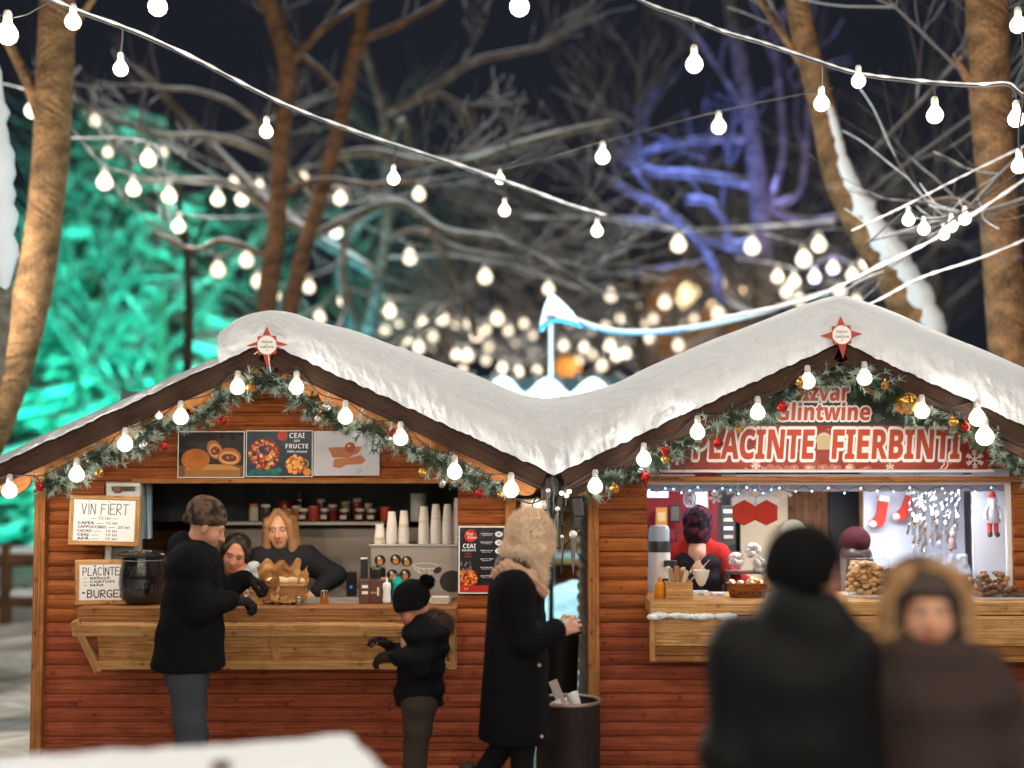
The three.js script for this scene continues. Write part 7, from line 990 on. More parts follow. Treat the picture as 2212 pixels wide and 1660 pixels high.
// left edge
tree('thick brown tree trunk bending at the left edge in front of the green fir', barkWarm, [[126, -80, -2.4, 38], [118, 150, -2.4, 40], [108, 350, -2.4, 40], [94, 480, -2.4, 38], [72, 620, -2.4, 40], [40, 745, -2.4, 44], [-6, 880, -2.4, 48], [-80, 1050, -2.4, 54], [-150, 1240, -2.4, 58]],
  [{ p: [[110, 330], [60, 180], [-10, 40], [-60, -60]], r: 16, t: 1 }, { p: [[120, 120], [185, 20], [240, -60]], r: 11, t: 1 }], { cover: 0.6, lv: 1 });
{ // pale snow-plastered trunk further left
  tree('snow-plastered pale trunk cut off by the left edge of the photograph', barkGrey, [[-70, -60, -1.9, 34], [-48, 200, -1.9, 40], [-34, 420, -1.9, 44], [-22, 640, -1.9, 46], [-60, 900, -1.9, 50], [-120, 1200, -1.9, 52]], [], { trunkSnow: [0, 4, 0.5, 1.1, 0.05] });
}
// forked brown trunks left of centre
tree('left one of the two slim red-brown trunks behind the left ridge', barkRed, [[545, -70, -4, 20], [592, 40, -4, 20], [620, 150, -4, 19], [612, 260, -4, 19], [602, 380, -4, 20], [596, 500, -4, 22], [580, 620, -4, 24], [566, 760, -4, 28], [560, 1000, -4, 32], [560, 1250, -4, 34]],
  [{ p: [[618, 150], [700, 60], [760, 20], [860, -40]], r: 10, t: 2 }, { p: [[606, 330], [540, 250], [440, 200], [330, 190]], r: 8, t: 2, m: barkGrey }, { p: [[598, 470], [500, 400], [400, 390], [290, 395]], r: 9, t: 3, m: barkGrey, s: 1.5 }, { p: [[600, 420], [690, 390], [800, 400], [900, 392]], r: 8, t: 3 }, { p: [[590, 560], [480, 520], [420, 540], [330, 500]], r: 7, t: 2 }], { tw: 1 });
tree('right one of the two slim red-brown trunks, leaning to the right', barkRed, [[768, -70, -4.3, 15], [780, 40, -4.3, 17], [756, 160, -4.3, 17], [728, 290, -4.3, 17], [700, 400, -4.3, 17], [668, 500, -4.3, 18], [644, 590, -4.3, 19], [624, 690, -4.3, 20], [612, 900, -4.3, 24], [608, 1240, -4.3, 26]],
  [{ p: [[772, 90], [850, 60], [940, 10], [1010, -40]], r: 9, t: 2 }, { p: [[745, 210], [690, 150], [640, 110], [600, 40]], r: 8, t: 2 }, { p: [[715, 340], [800, 330], [900, 350], [1010, 350], [1110, 318], [1230, 286], [1330, 266]], r: 11, e: 8, t: 3, s: 2, m: barkGrey }, { p: [[690, 430], [600, 350], [480, 300], [330, 290], [190, 230]], r: 10, t: 3, m: barkGrey }, { p: [[660, 520], [760, 470], [860, 440], [960, 500], [1080, 520], [1200, 580], [1300, 640]], r: 10, e: 7, t: 4, s: 1.6, m: barkGrey }], { tw: 1 });
tree('pale snowy grey tree with long boughs arching over the centre', barkGrey, [[772, 60, -5.2, 9], [800, 150, -5.2, 10], [826, 240, -5.2, 11], [834, 340, -5.2, 11], [838, 450, -5.2, 12], [826, 560, -5.2, 13], [800, 680, -5.2, 15], [780, 800, -5.2, 17], [775, 1000, -5.2, 18], [775, 1220, -5.2, 20]],
  [{ p: [[822, 250], [880, 225], [940, 190], [1010, 140], [1090, 118], [1190, 95], [1260, 40]], r: 11, e: 5, t: 4, s: 1.3 }, { p: [[850, 245], [930, 205], [1000, 235], [1040, 320], [1070, 380]], r: 8, t: 3 }, { p: [[836, 330], [870, 260], [890, 330], [905, 420], [950, 540], [1000, 640], [1030, 730]], r: 9, e: 7, t: 3 }, { p: [[838, 430], [760, 500], [735, 580], [752, 660], [768, 740]], r: 12, e: 13, t: 1, s: 1 }, { p: [[832, 520], [900, 500], [990, 540], [1100, 560], [1210, 575]], r: 9, t: 4, s: 1.3 }, { p: [[300, 145], [400, 255], [480, 340], [570, 430], [660, 500], [760, 560], [822, 600]], r: 9, e: 12, t: 3, s: 0.9 }], { tw: 1.2 });
tree('slim dark trunk standing in front of the green fir', bark([0.05, 0.04, 0.035]), [[372, 380, -5, 6], [392, 470, -5, 8], [404, 560, -5, 10], [408, 680, -5, 11], [404, 800, -5, 12], [404, 1200, -5, 14]], [{ p: [[404, 570], [440, 480], [470, 400]], r: 5, t: 1 }, { p: [[400, 520], [340, 450], [280, 420]], r: 5, t: 1 }], { lv: 1 });
// right side
tree('bent trunk with thick snow down its right side behind the right stall', barkOrange, [[1712, -80, -2.6, 24], [1732, 60, -2.6, 27], [1758, 160, -2.6, 28], [1785, 270, -2.6, 32], [1812, 380, -2.6, 38], [1862, 480, -2.6, 44], [1925, 580, -2.6, 50], [1975, 680, -2.6, 56], [2010, 800, -2.6, 62], [2030, 1000, -2.6, 66], [2035, 1250, -2.6, 70]],
  [{ p: [[1770, 200], [1700, 90], [1640, 0], [1610, -60]], r: 10, t: 1, s: 0.6 }], { trunkSnow: [2, 9, 0.4, 0.74, 0.07], lv: 1 });
tree('straight tall orange-brown trunk with peeling bark at the right', barkOrange, [[2132, -80, -2.2, 46], [2134, 60, -2.2, 45], [2142, 250, -2.2, 42], [2158, 450, -2.2, 42], [2172, 650, -2.2, 44], [2186, 850, -2.2, 46], [2195, 1250, -2.2, 50]],
  [{ p: [[2105, 190], [2085, 160], [2060, 120]], r: 14, e: 5, t: 1, s: 1.4 }, { p: [[2160, 480], [2060, 430], [1990, 440]], r: 5, t: 2 }, { p: [[2178, 640], [2250, 560], [2330, 470]], r: 8, t: 2 }], { lv: 1, extra: [{ a: [1880, 330, -2.8], d: [0.7, 0.8, 0], L: 2.2, r: 0.022, lv: 3 }, { a: [1870, 420, -2.9], d: [0.9, 0.7, 0], L: 2.0, r: 0.02, lv: 3 }, { a: [2210, 330, -2], d: [-1, -0.5, 0.1], L: 1.1, r: 0.014, lv: 2 }, { a: [2215, 430, -1.9], d: [-1, -0.45, 0.1], L: 1.2, r: 0.016, lv: 2 }] });
tree('tree with blue-lit boughs right of the centre', barkGrey, [[1560, -70, -6.5, 13], [1590, 80, -6.5, 16], [1618, 240, -6.5, 19], [1636, 380, -6.5, 22], [1645, 500, -6.5, 24], [1650, 700, -6.5, 26], [1652, 1000, -6.5, 28], [1652, 1180, -6.5, 30]],
  [{ p: [[1632, 400], [1560, 388], [1490, 378], [1410, 372], [1340, 340]], r: 12, e: 8, t: 3 }, { p: [[1640, 520], [1580, 530], [1566, 480], [1535, 440], [1480, 432]], r: 11, e: 9, t: 1 }, { p: [[1648, 700], [1560, 650], [1545, 580], [1510, 520], [1440, 460], [1360, 415], [1290, 380]], r: 13, e: 8, t: 3 }, { p: [[1622, 300], [1560, 300], [1450, 315], [1340, 350]], r: 10, t: 3 }, { p: [[1638, 460], [1720, 420], [1742, 300], [1750, 160], [1745, 0]], r: 10, t: 2 }, { p: [[1645, 500], [1690, 330], [1680, 150], [1660, -40]], r: 11, t: 2 }, { p: [[1618, 250], [1540, 130], [1480, 60], [1400, 20]], r: 8, t: 3 }, { p: [[1640, 440], [1740, 480], [1830, 470], [1920, 500]], r: 10, t: 2, s: 1.3 }, { p: [[1650, 560], [1400, 480], [1250, 470], [1130, 420]], r: 8, t: 3 }], { tw: 1.5 });
tree('slim snowy tree behind the sail, with violet branches', barkGrey, [[1290, 440, -8, 6], [1340, 520, -8, 9], [1358, 600, -8, 11], [1372, 680, -8, 13], [1386, 760, -8, 14], [1400, 1000, -8, 18], [1400, 1150, -8, 18]],
  [{ p: [[1345, 540], [1400, 500], [1440, 470]], r: 6, t: 2 }, { p: [[1352, 580], [1260, 520], [1160, 470], [1060, 460], [950, 420]], r: 8, t: 4, s: 1.2 }, { p: [[1370, 660], [1300, 590], [1180, 560], [1080, 530]], r: 8, t: 4, s: 1.2 }, { p: [[1375, 700], [1420, 600], [1500, 560], [1600, 470]], r: 7, t: 3 }, { p: [[1380, 730], [1310, 690], [1200, 680], [1090, 690]], r: 6, t: 3 }], { tw: 1.6 });
// farther bare trees whose crowns fill the night with snowy twigs
const FAR = [[330, -10, 1.0, 'far bare tree between the fir and the forked trunks'], [980, -13, 1.1, 'far bare tree behind the left ridge, right of the grey tree'], [1180, -18, 1.3, 'farthest bare tree, behind the sail pole'], [1480, -15, 1.15, 'far bare tree in front of the amber building'], [1800, -11, 1.0, 'far bare tree behind the bent snowy trunk'], [2000, -9, 1.0, 'bare tree filling the dark gap between the two right trunks'], [680, -16, 1.25, 'far bare tree low behind the left ridge'], [1330, -22, 1.5, 'remote bare tree low in the middle']];
for (let [x, z, s, label] of FAR) {
  s *= 1.55; z *= 1.7;
  const b = P(x, 1000, z).setY(0), k = s, ex = [];
  const top = 3.4 * k, px = (h, dx = 0) => { const q = V(b.x + dx, h, z); q.project(camera); return q; };
  const t = thing('bare_tree', label, 'tree', b, 0, 'bare snowy trees behind the stalls'), tw = [], sn = [];
  const tr = [V(0, -0.1, 0), V(rr(-0.1, 0.1), 1, 0), V(rr(-0.25, 0.25), top * 0.6, 0), V(rr(-0.4, 0.4), top, 0)]; obj('trunk', tube(tr, [0.16 * k, 0.13 * k, 0.1 * k, 0.06 * k], 9, 16), barkGrey, t);
  const c = new THREE.CatmullRomCurve3(tr); for (let i = 0; i < 7; i++) { const f = rr(0.4, 1), a = rnd() * 6.3; grow(c.getPointAt(f), V(Math.cos(a), rr(0.25, 1.1), Math.sin(a) * 0.6).normalize(), rr(1.5, 2.6) * k, 0.05 * k * (1.3 - f * 0.5), 3, tw, { bend: 0.22, up: 0.05 }); }
  tag(obj('branches', tw.map((q) => tube(q.pts, (u) => lerp(q.r0, q.r1, u), 5, 6)), twigMat, t), null, null, null, 'stuff'); for (const q of tw) if (q.r0 > 0.008) sn.push(...snowAlong(q.pts, (u) => lerp(q.r0, q.r1, u) * 1.1, 1)); tag(obj('snow', sn, treeSnow, t), null, null, null, 'stuff');
}
// ---------------------------------------------------------------- fir tree lit green
{
  const z = -19, b = P(262, 1000, z).setY(0), t = thing('fir_tree', 'big snowy fir tree glowing green under a floodlight at the left', 'fir tree', b);
  t.scale.setScalar(1.42);
  obj('trunk', tube([V(0, 0, 0), V(0.05, 3, 0), V(0, 6.6, 0)], [0.2, 0.14, 0.02], 10, 16), barkGrey, t);
  const fm = mat([0.05, 0.08, 0.06], { roughness: 0.85 }), fs = mat([0.5, 0.56, 0.54], { roughness: 0.9 });
  const spray = (() => { const pos = []; for (let i = 0; i < 34; i++) { const u = i / 34, s = i % 2 ? 1 : -1, a = s * rr(0.5, 1.1), L = 0.11 * (1 - u * 0.5), x0 = 0.3 * u, dx = Math.cos(a) * L, dz = Math.sin(a) * L, y = rr(-0.05, 0.02); pos.push(x0, 0, -0.006, x0, 0, 0.006, x0 + dx, y, dz); pos.push(x0, -0.008, 0, x0, 0.008, 0, x0 + dx * 0.9, y + 0.05, dz * 0.8); } const g = new THREE.BufferGeometry(); g.setAttribute('position', new THREE.Float32BufferAttribute(pos, 3)); g.computeVertexNormals(); return g; })();
  const A = [], B = [], m = new THREE.Matrix4(), snow = [], boughs = [];
  for (let h = 0.5; h < 6.4; h += 0.24) { const R = 2.35 * Math.pow(1 - h / 6.9, 0.75) + 0.1, n = Math.round(6 + R * 3); for (let i = 0; i < n; i++) { const a = (i + rnd()) / n * 6.283, L = R * rr(0.72, 1.12), droop = rr(0.16, 0.42), pt = (u) => V(Math.cos(a) * L * u, h - droop * L * u * u * 0.9 + 0.12 * u, Math.sin(a) * L * u); boughs.push(tube([pt(0), pt(0.5), pt(1)], [0.03, 0.018, 0.006], 5, 6));
    const q = Math.round(9 * L + 3); for (let k = 0; k < q; k++) { const u = rr(0.15, 1), p = pt(u).add(V(rr(-1, 1), rr(-0.1, 0.25), rr(-1, 1)).multiplyScalar(0.17 * L * (1.1 - u * 0.6))), e = new THREE.Euler(rr(-0.5, 0.5), -a + rr(-0.9, 0.9), rr(-0.7, 0.05), 'YXZ'); (rnd() < 0.5 ? B : A).push(m.compose(p, new THREE.Quaternion().setFromEuler(e), V(1, 1, 1).multiplyScalar(rr(0.8, 1.5))).clone()); }
    if (rnd() < 0.8) { const u = rr(0.5, 0.9), p = pt(u); snow.push(new THREE.SphereGeometry(1, 9, 6).scale(0.27 * L * rr(0.7, 1.3), 0.085, 0.19).rotateZ(-0.25).rotateY(-a).translate(p.x, p.y + 0.05, p.z)); } } }
  tag(obj('boughs', boughs, barkGrey, t), null, null, null, 'stuff'); inst('needle_sprays', spray, fm, A, t); inst('frosted_sprays', spray, fs, B, t); tag(obj('snow', snow, treeSnow, t), null, null, null, 'stuff');
}

// ================================================================ coloured floodlights behind the stalls
function flood(label, pos, target, color, I, angle, size = 0.26) {
  const t = thing('floodlight', label, 'floodlight', pos), d = target.clone().sub(pos).normalize(), q = new THREE.Quaternion().setFromUnitVectors(V(0, 0, 1), d), hd = new THREE.Group(); hd.name = 'lamp_head'; hd.quaternion.copy(q); t.add(hd);
  obj('housing', box(size, size * 0.75, 0.1, 0, 0, -0.06, 0.01), black, hd); const f = obj('lamp_glass', box(size * 0.88, size * 0.62, 0.01), mat([1, 1, 1], { emissive: new THREE.Color().setRGB(...color), emissiveIntensity: 4 }), hd); f.position.z = 0.0;
  obj('stand', cyl(0.02, 0.02, Math.max(0.1, pos.y), 0, -pos.y, -0.05, 10), black, t);
  const l = new THREE.SpotLight(new THREE.Color().setRGB(...color), I, 0, angle, 0.6); l.position.copy(d.clone().multiplyScalar(0.05)); l.castShadow = true; l.shadow.radius = 5; t.add(l); l.target.position.copy(target.clone().sub(pos)); t.add(l.target); l.target.name = 'aim';
}
flood('green floodlight on the ground in front of the fir', P(300, 1000, -8).setY(0.3), P(262, 760, -19), [0, 1, 0.6], 1150, 0.5);
flood('second green floodlight left of the fir', P(60, 1000, -9).setY(0.3), P(200, 650, -19), [0, 1, 0.6], 480, 0.45);
flood('blue floodlight under the tree right of the centre', P(1440, 1000, -7.5).setY(0.4), P(1490, 450, -10.7), [0.1, 0.2, 1], 800, 0.2);
flood('violet floodlight below the slim snowy tree', P(1720, 1000, -8).setY(0.4), P(1720, 300, -10.7), [0.22, 0.2, 1], 420, 0.16);
flood('cyan floodlight below the pale grey tree', P(690, 1000, -7.0).setY(0.4), P(762, 640, -8.2), [0.02, 0.8, 1], 260, 0.162);
// ---------------------------------------------------------------- snow-covered tent with its bright lamp, seen through the dip between the roofs
{
  const z = -3.6, t = thing('market_tent', 'pale blue tent with scalloped snowy edge shining behind the roof valley', 'tent', P(1180, 1000, z).setY(0)), off = t.position.clone().negate();
  const humps = []; for (let x = 820; x <= 1560; x += 4) { const q = (x - 1085) / 98, y = 852 - (x > 1030 && x < 1345 ? 34 * Math.pow(Math.abs(Math.cos(Math.PI * (q - 0) )), 1.6) * (Math.abs(x - 1085) < 50 ? 1.1 : 1) : 8); humps.push(P(x, y, z)); }
  const bot = P(820, 1010, z).y, g = new THREE.ExtrudeGeometry(poly([[humps[0].x, bot], ...humps.map((p) => [p.x, p.y]), [humps.at(-1).x, bot]]), { depth: 0.3, bevelEnabled: true, bevelSize: 0.02, bevelThickness: 0.05, bevelSegments: 3 });
  obj('snow_cover', g.translate(off.x, 0, z - 0.3 + off.z), snowMat, t);
  const a = P(880, 800, z - 0.6), b2 = P(1500, 800, z - 0.6), w = b2.x - a.x; const roof = obj('canopy', box(w, 0.03, 2.2), mat([0.12, 0.42, 0.55], { roughness: 0.6 }), t); roof.position.set((a.x + b2.x) / 2 + off.x, P(0, 812, z - 0.9).y - 0.05, -1.5); roof.rotation.x = 0.12;
  const folds = []; for (let i = 0; i < 12; i++) folds.push(tube([V(-w / 2 + (i + 0.5) * w / 12, 0.03, 1.1), V(-w / 2 + (i + 0.5) * w / 12, 0.05, -1.1)], 0.03, 6, 4)); obj('canopy_ribs', folds, treeSnow, roof);
  for (const s of [-1, 1]) obj('tent_post', cyl(0.035, 0.035, 2.4, s * w * 0.48, 0, -0.1, 12), steel, t);
  obj('tent_wall', box(w * 0.96, 1.9, 0.03, 0, 0.98, -2.2), mat([0.14, 0.3, 0.38], { roughness: 0.8 }), t);
}
{ // lamp hidden between the roofs that lights the tent
  const p = P(1190, 884, -2.4), t = thing('tent_lamp', 'cool white lamp on a short pole behind the roof valley', 'lamp', p); obj('lamp_globe', sph(0.07), mat([1, 1, 1], { emissive: new THREE.Color().setRGB(0.6, 0.95, 1), emissiveIntensity: 5 }), t); obj('pole', cyl(0.02, 0.02, p.y - 0.05, 0, -p.y, 0, 10), black, t); bulbLight(t, V(0, 0, 0), 14, [0.4, 0.93, 1], 3.5);
}
// ---------------------------------------------------------------- sail on its pole
{
  const z = -3.3, base = P(1190, 1000, z).setY(0), t = thing('shade_sail', 'white and blue shade sail drooping from a pole to the right roof', 'shade sail', base), p = (x, y, dz = 0) => P(x, y, z + dz).sub(base), k = 1 / M(z);
  obj('pole', tube([V(0, 0, 0), p(1190, 690)], 7 * k, 10, 4), mat([0.5, 0.55, 0.6], { metalness: 0.6, roughness: 0.4 }), t);
  const pts = [[1187, 640], [1176, 668], [1166, 712], [1172, 714], [1180, 696], [1200, 690], [1228, 694], [1252, 702], [1234, 676], [1212, 654], [1196, 640]].map(([x, y]) => p(x, y)); const g = extrude(poly(pts.map((q) => [q.x, q.y])), 0.05, 0.01, 2); obj('cloth', g, mat([0.75, 0.8, 0.85], { roughness: 0.7 }), t).position.z = 0;
  obj('blue_hem', tube([[1166, 716], [1174, 704], [1186, 695], [1204, 692], [1232, 698], [1258, 706]].map(([x, y]) => p(x, y, 0.07)), 4.5 * k, 8, 30), mat([0.03, 0.25, 0.55], { roughness: 0.6 }), t);
  const tx = canvasTex(128, 128, (c) => { c.clearRect(0, 0, 128, 128); c.fillStyle = '#6d6a72'; for (let i = 0; i < 4; i++) for (let j = 0; j < 4; j++) if ((i * 7 + j * 5) % 3) c.fillRect(30 + i * 17, 4 + j * 15, 13, 11); c.fillStyle = '#3a3f48'; c.fillRect(8, 84, 112, 22); }); const lg = obj('print', new THREE.PlaneGeometry(26 * k, 32 * k), mat([1, 1, 1], { map: tx, transparent: true }), t); lg.position.copy(p(1190, 677, 0.085));
  const edge = [[1240, 690], [1280, 706], [1330, 716], [1400, 719], [1480, 711], [1560, 697], [1640, 678], [1720, 652], [1790, 634]].map(([x, y], i) => p(x, y, i * 0.05)); obj('rolled_edge', tube(edge, (u) => lerp(5.5, 4.5, u) * k, 10, 50), mat([0.46, 0.52, 0.58], { roughness: 0.7 }), t); obj('blue_seam', tube(edge.slice(0, 5).map((q) => q.clone().add(V(0, -4 * k, 0.02))), 2.4 * k, 8, 50), mat([0.04, 0.2, 0.42]), t); obj('edge_snow', tube(edge.map((q) => q.clone().add(V(0, 4 * k, 0))), (u) => 4.2 * k * (1 + 0.3 * nz(u * 30, 0, 4)), 8, 60), treeSnow, t);
}
// ---------------------------------------------------------------- lit building far behind
{
  const z = -34, b = P(1535, 1000, z).setY(0), t = thing('lit_building', 'amber-lit building with two bright lamps far behind the sail', 'building', b), top = P(0, 580, z).y, m = mat([0.36, 0.2, 0.08], { roughness: 0.9 });
  obj('facade', box(4.2, top, 0.4, 0, top / 2, -0.3), m, t); obj('cornice', box(4.4, 0.2, 0.6, 0, top, -0.25), wood([0.3, 0.18, 0.1]), t);
  for (let i = 0; i < 4; i++) for (let j = 0; j < 3; j++) { const w = obj('window', box(0.6, 0.9, 0.06), mat([0.10, 0.06, 0.03], { roughness: 0.2 }), t); w.position.set(-1.5 + i, 1.2 + j * 1.7, -0.06); obj('frame', merge([box(0.7, 0.06, 0.1, 0, 0.48, 0), box(0.7, 0.06, 0.1, 0, -0.48, 0), box(0.05, 0.9, 0.1, 0, 0, 0)]), wood([0.4, 0.3, 0.2]), w); }
  const lamp = (x, y, r, I) => { const p = P(x, y, z + 1.2).sub(b), l = obj('wall_lamp', merge([sph(r, 0, 0, 0, 16, 12)]), mat([1, 0.9, 0.7], { emissive: new THREE.Color().setRGB(1, 0.72, 0.36), emissiveIntensity: 4 }), t); l.position.copy(p); obj('bracket', tube([V(0, r * 0.8, 0), V(0, r * 1.2, -0.4), V(0, r * 0.6, -1.3)], 0.03, 6, 8), black, l); bulbLight(t, p, I, [1, 0.52, 0.16], 10); };
  lamp(1492, 642, 0.42, 9); lamp(1617, 640, 0.3, 6); lamp(1535, 655, 0.12, 3);
}
{ const p = P(1225, 796, -20), t = thing('orange_lantern', 'small round orange lantern low behind the sail pole', 'lantern', p); obj('shade', sph(0.28, 0, 0, 0, 18, 12), mat([0.6, 0.25, 0.05], { emissive: new THREE.Color().setRGB(0.6, 0.2, 0.02), emissiveIntensity: 0.7 }), t); obj('cap', cyl(0.12, 0.05, 0.1, 0, 0.24, 0, 12), black, t); obj('post', cyl(0.04, 0.04, p.y, 0, -p.y, 0, 10), black, t); }
// ---------------------------------------------------------------- stall at the back of the alley, snow heap, fence
{
  const z = -4.9, b = P(1180, 1000, z).setY(0), t = thing('back_stall', 'small lit log stall glimpsed at the end of the gap', 'market stall', b), X = (x) => P(x, 1000, z).x - b.x, Y = (y) => P(0, y, z).y;
  for (let k = 0; k < 26; k++) { const y = 0.02 + k * 0.088, yt = y + 0.088; if (yt < Y(1212) || y > Y(1086)) logPlank(X(1095), X(1300), y, 0.086, null, t); else { logPlank(X(1095), X(1128), y, 0.086, null, t); logPlank(X(1206), X(1300), y, 0.086, null, t); } }
  obj('jamb', box(0.05, 0.62, 0.06, X(1206), Y(1149), 0.02), trimWood, t); obj('counter', box(X(1250) - X(1110), 0.05, 0.4, (X(1110) + X(1250)) / 2, Y(1208), 0.1, 0.005), pineWood, t); obj('counter_snow', new RoundedBoxGeometry(X(1250) - X(1112), 0.05, 0.38, 3, 0.022).translate((X(1112) + X(1250)) / 2, Y(1208) + 0.048, 0.12), treeSnow, t);
  obj('back_wall', box(X(1300) - X(1095), 1.2, 0.04, 0, 1.6, -0.9), mat([0.55, 0.44, 0.32]), t); obj('dark_box', box(0.34, 0.26, 0.2, X(1160), Y(1244), 0.15), mat([0.03, 0.028, 0.03]), t); obj('price_sheet', box(0.2, 0.3, 0.012, X(1188), Y(1130), -0.05), white, t); obj('roof', box(X(1320) - X(1080), 0.06, 1.4, 0, Y(1068), -0.4), beamWood, t);
  const lp = V(X(1160), Y(1092), -0.35), l = obj('ceiling_lamp', sph(0.04), bulbMat, t); l.position.copy(lp); bulbLight(t, lp, 1.6);
}
{ // snow heap in the alley
  const z = -3.2, b = P(1222, 1000, z).setY(0), g = net([ell(V(0, 0.35, 0), [0.42, 0.6, 0.4], null, 0.2), ell(V(-0.3, 0.25, 0.1), [0.4, 0.55, 0.4], null, 0.2), ell(V(0.28, 0.42, -0.1), [0.3, 0.62, 0.4], null, 0.2), ell(V(0.1, 0.1, 0.5), [0.7, 0.35, 0.6], null, 0.2)], 0.03, { amp: 0.05, freq: 5 });
  const o = tag(obj('snow_heap', g, snowMat), 'heap of shovelled snow in the gap between the stalls', 'snow heap'); o.position.copy(b);
}
{ const z = 0.75, o = tag(obj('snow_lump', net([ell(V(0, 0.12, 0), [0.13, 0.19, 0.12], null, 0.06), ell(V(-0.09, 0.1, 0.02), [0.1, 0.16, 0.1], null, 0.06), ell(V(0.1, 0.08, 0.03), [0.11, 0.2, 0.1], null, 0.06)], 0.012, { amp: 0.02, freq: 14 }), snowMat), 'small lump of snow at the foot of the right stall', 'snow lump'); o.position.copy(P(1404, 1000, z).setY(0)); }
{
  const z = -6.5, b = P(20, 1000, z).setY(0), t = thing('rail_fence', 'low snowy rail fence beyond the left stall', 'fence', b);
  for (const [y, r] of [[0.95, 0.08], [0.5, 0.07]]) { obj('rail', tube([V(-3, y, 0), V(0, y - 0.02, 0), V(3, y + 0.03, 0)], r, 8, 10), barkRed, t); obj('rail_snow', tube([V(-3, y + r, 0), V(0, y + r - 0.02, 0), V(3, y + r + 0.03, 0)], (u) => r * (0.75 + 0.3 * nz(u * 20, y, 1)), 8, 30), treeSnow, t); }
  for (let i = -2; i < 3; i++) obj('post', cyl(0.07, 0.06, 1.15, i * 1.4, -0.05, 0.02, 10), barkRed, t);
}
// ---------------------------------------------------------------- rubbish bin, barrel, cables and icicles in the gap
{
  const z = -0.75, k = 1 / M(z), b = P(1212, 1000, z).setY(0), h = P(0, 1366, z).y, t = thing('rubbish_bin', 'tall tapered black rubbish bin behind the woman in the fur hat', 'bin', b), R = 40 * k;
  obj('bin_body', lathe([[0.001, 0], [R * 0.62, 0], [R * 0.66, 0.02], [R * 0.96, h * 0.98], [R * 0.9, h * 0.98], [R * 0.6, 0.05], [0.001, 0.05]], 32), mat([0.012, 0.012, 0.013], { roughness: 0.4 }), t); obj('bin_rim', new THREE.TorusGeometry(R * 0.97, 0.012, 8, 40).rotateX(Math.PI / 2).translate(0, h, 0), black, t); obj('bin_bag', lathe([[R * 0.9, h * 0.97], [R * 0.6, h + 0.02], [R * 0.2, h - 0.01], [0.001, h]], 14), mat([0.02, 0.02, 0.022], { roughness: 0.25 }), t);
}
{
  const z = 0.55, k = 1 / M(z), b = P(1226, 1000, z).setY(0), h = P(0, 1514, z).y, R = 68 * k, t = thing('steel_barrel', 'scuffed dark steel barrel full of litter in front of the gap', 'barrel', b);
  const tx = canvasTex(512, 512, (c) => { c.fillStyle = '#857f7c'; c.fillRect(0, 0, 512, 512); for (let i = 0; i < 500; i++) { c.fillStyle = `rgba(${rr(30, 120)},${rr(25, 100)},${rr(25, 95)},${rr(0.05, 0.25)})`; c.beginPath(); c.ellipse(rnd() * 512, rnd() * 512, rr(2, 26), rr(4, 60), 0, 0, 7); c.fill(); } for (let i = 0; i < 90; i++) { c.fillStyle = `rgba(255,${rr(220, 250)},${rr(190, 230)},${rr(0.3, 0.9)})`; c.beginPath(); c.ellipse(rnd() * 512, rnd() * 512, rr(1, 4), rr(2, 16), 0, 0, 7); c.fill(); } }, [2, 1]);
  obj('drum', lathe([[0.001, 0.02], [R * 0.95, 0], [R, 0.01], [R, h * 0.32], [R * 1.025, h * 0.335], [R, h * 0.35], [R, h * 0.66], [R * 1.025, h * 0.675], [R, h * 0.69], [R, h], [R * 0.97, h], [R * 0.97, h * 0.75], [0.001, h * 0.75]], 44), mat([0.10, 0.072, 0.065], { map: tx, roughness: 0.55, metalness: 0.3 }), t);
  obj('rim', new THREE.TorusGeometry(R * 0.99, 0.011, 8, 48).rotateX(Math.PI / 2).translate(0, h, 0), mat([0.34, 0.26, 0.23], { metalness: 0.7, roughness: 0.4 }), t);
  for (let i = 0; i < 12; i++) { const c = obj(i % 3 ? 'crumpled_paper' : 'paper_cup', i % 3 ? net([ell(V(0, 0, 0), [0.04, 0.03, 0.035], null, 0.01)], 0.01, { amp: 0.014, freq: 30 + i }) : lathe([[0.001, 0], [0.025, 0], [0.033, 0.085], [0.03, 0.085], [0.001, 0.01]], 14), [white, mat([0.45, 0.3, 0.2]), mat([0.25, 0.12, 0.1])][i % 3], t); const a = rnd() * 6.3, q = Math.sqrt(rnd()) * R * 0.75; c.position.set(Math.cos(a) * q, h * 0.86 + rr(0, 0.05), Math.sin(a) * q); c.rotation.set(rr(-1, 1), rr(0, 3), rr(-1.4, 1.4)); }
  const np = obj('napkin', new THREE.PlaneGeometry(0.05, 0.14, 4, 10).rotateX(-0.2), mat([0.5, 0.4, 0.36]), t); np.position.set(-0.06, h + 0.05, 0.04); np.rotation.z = 0.4;
}
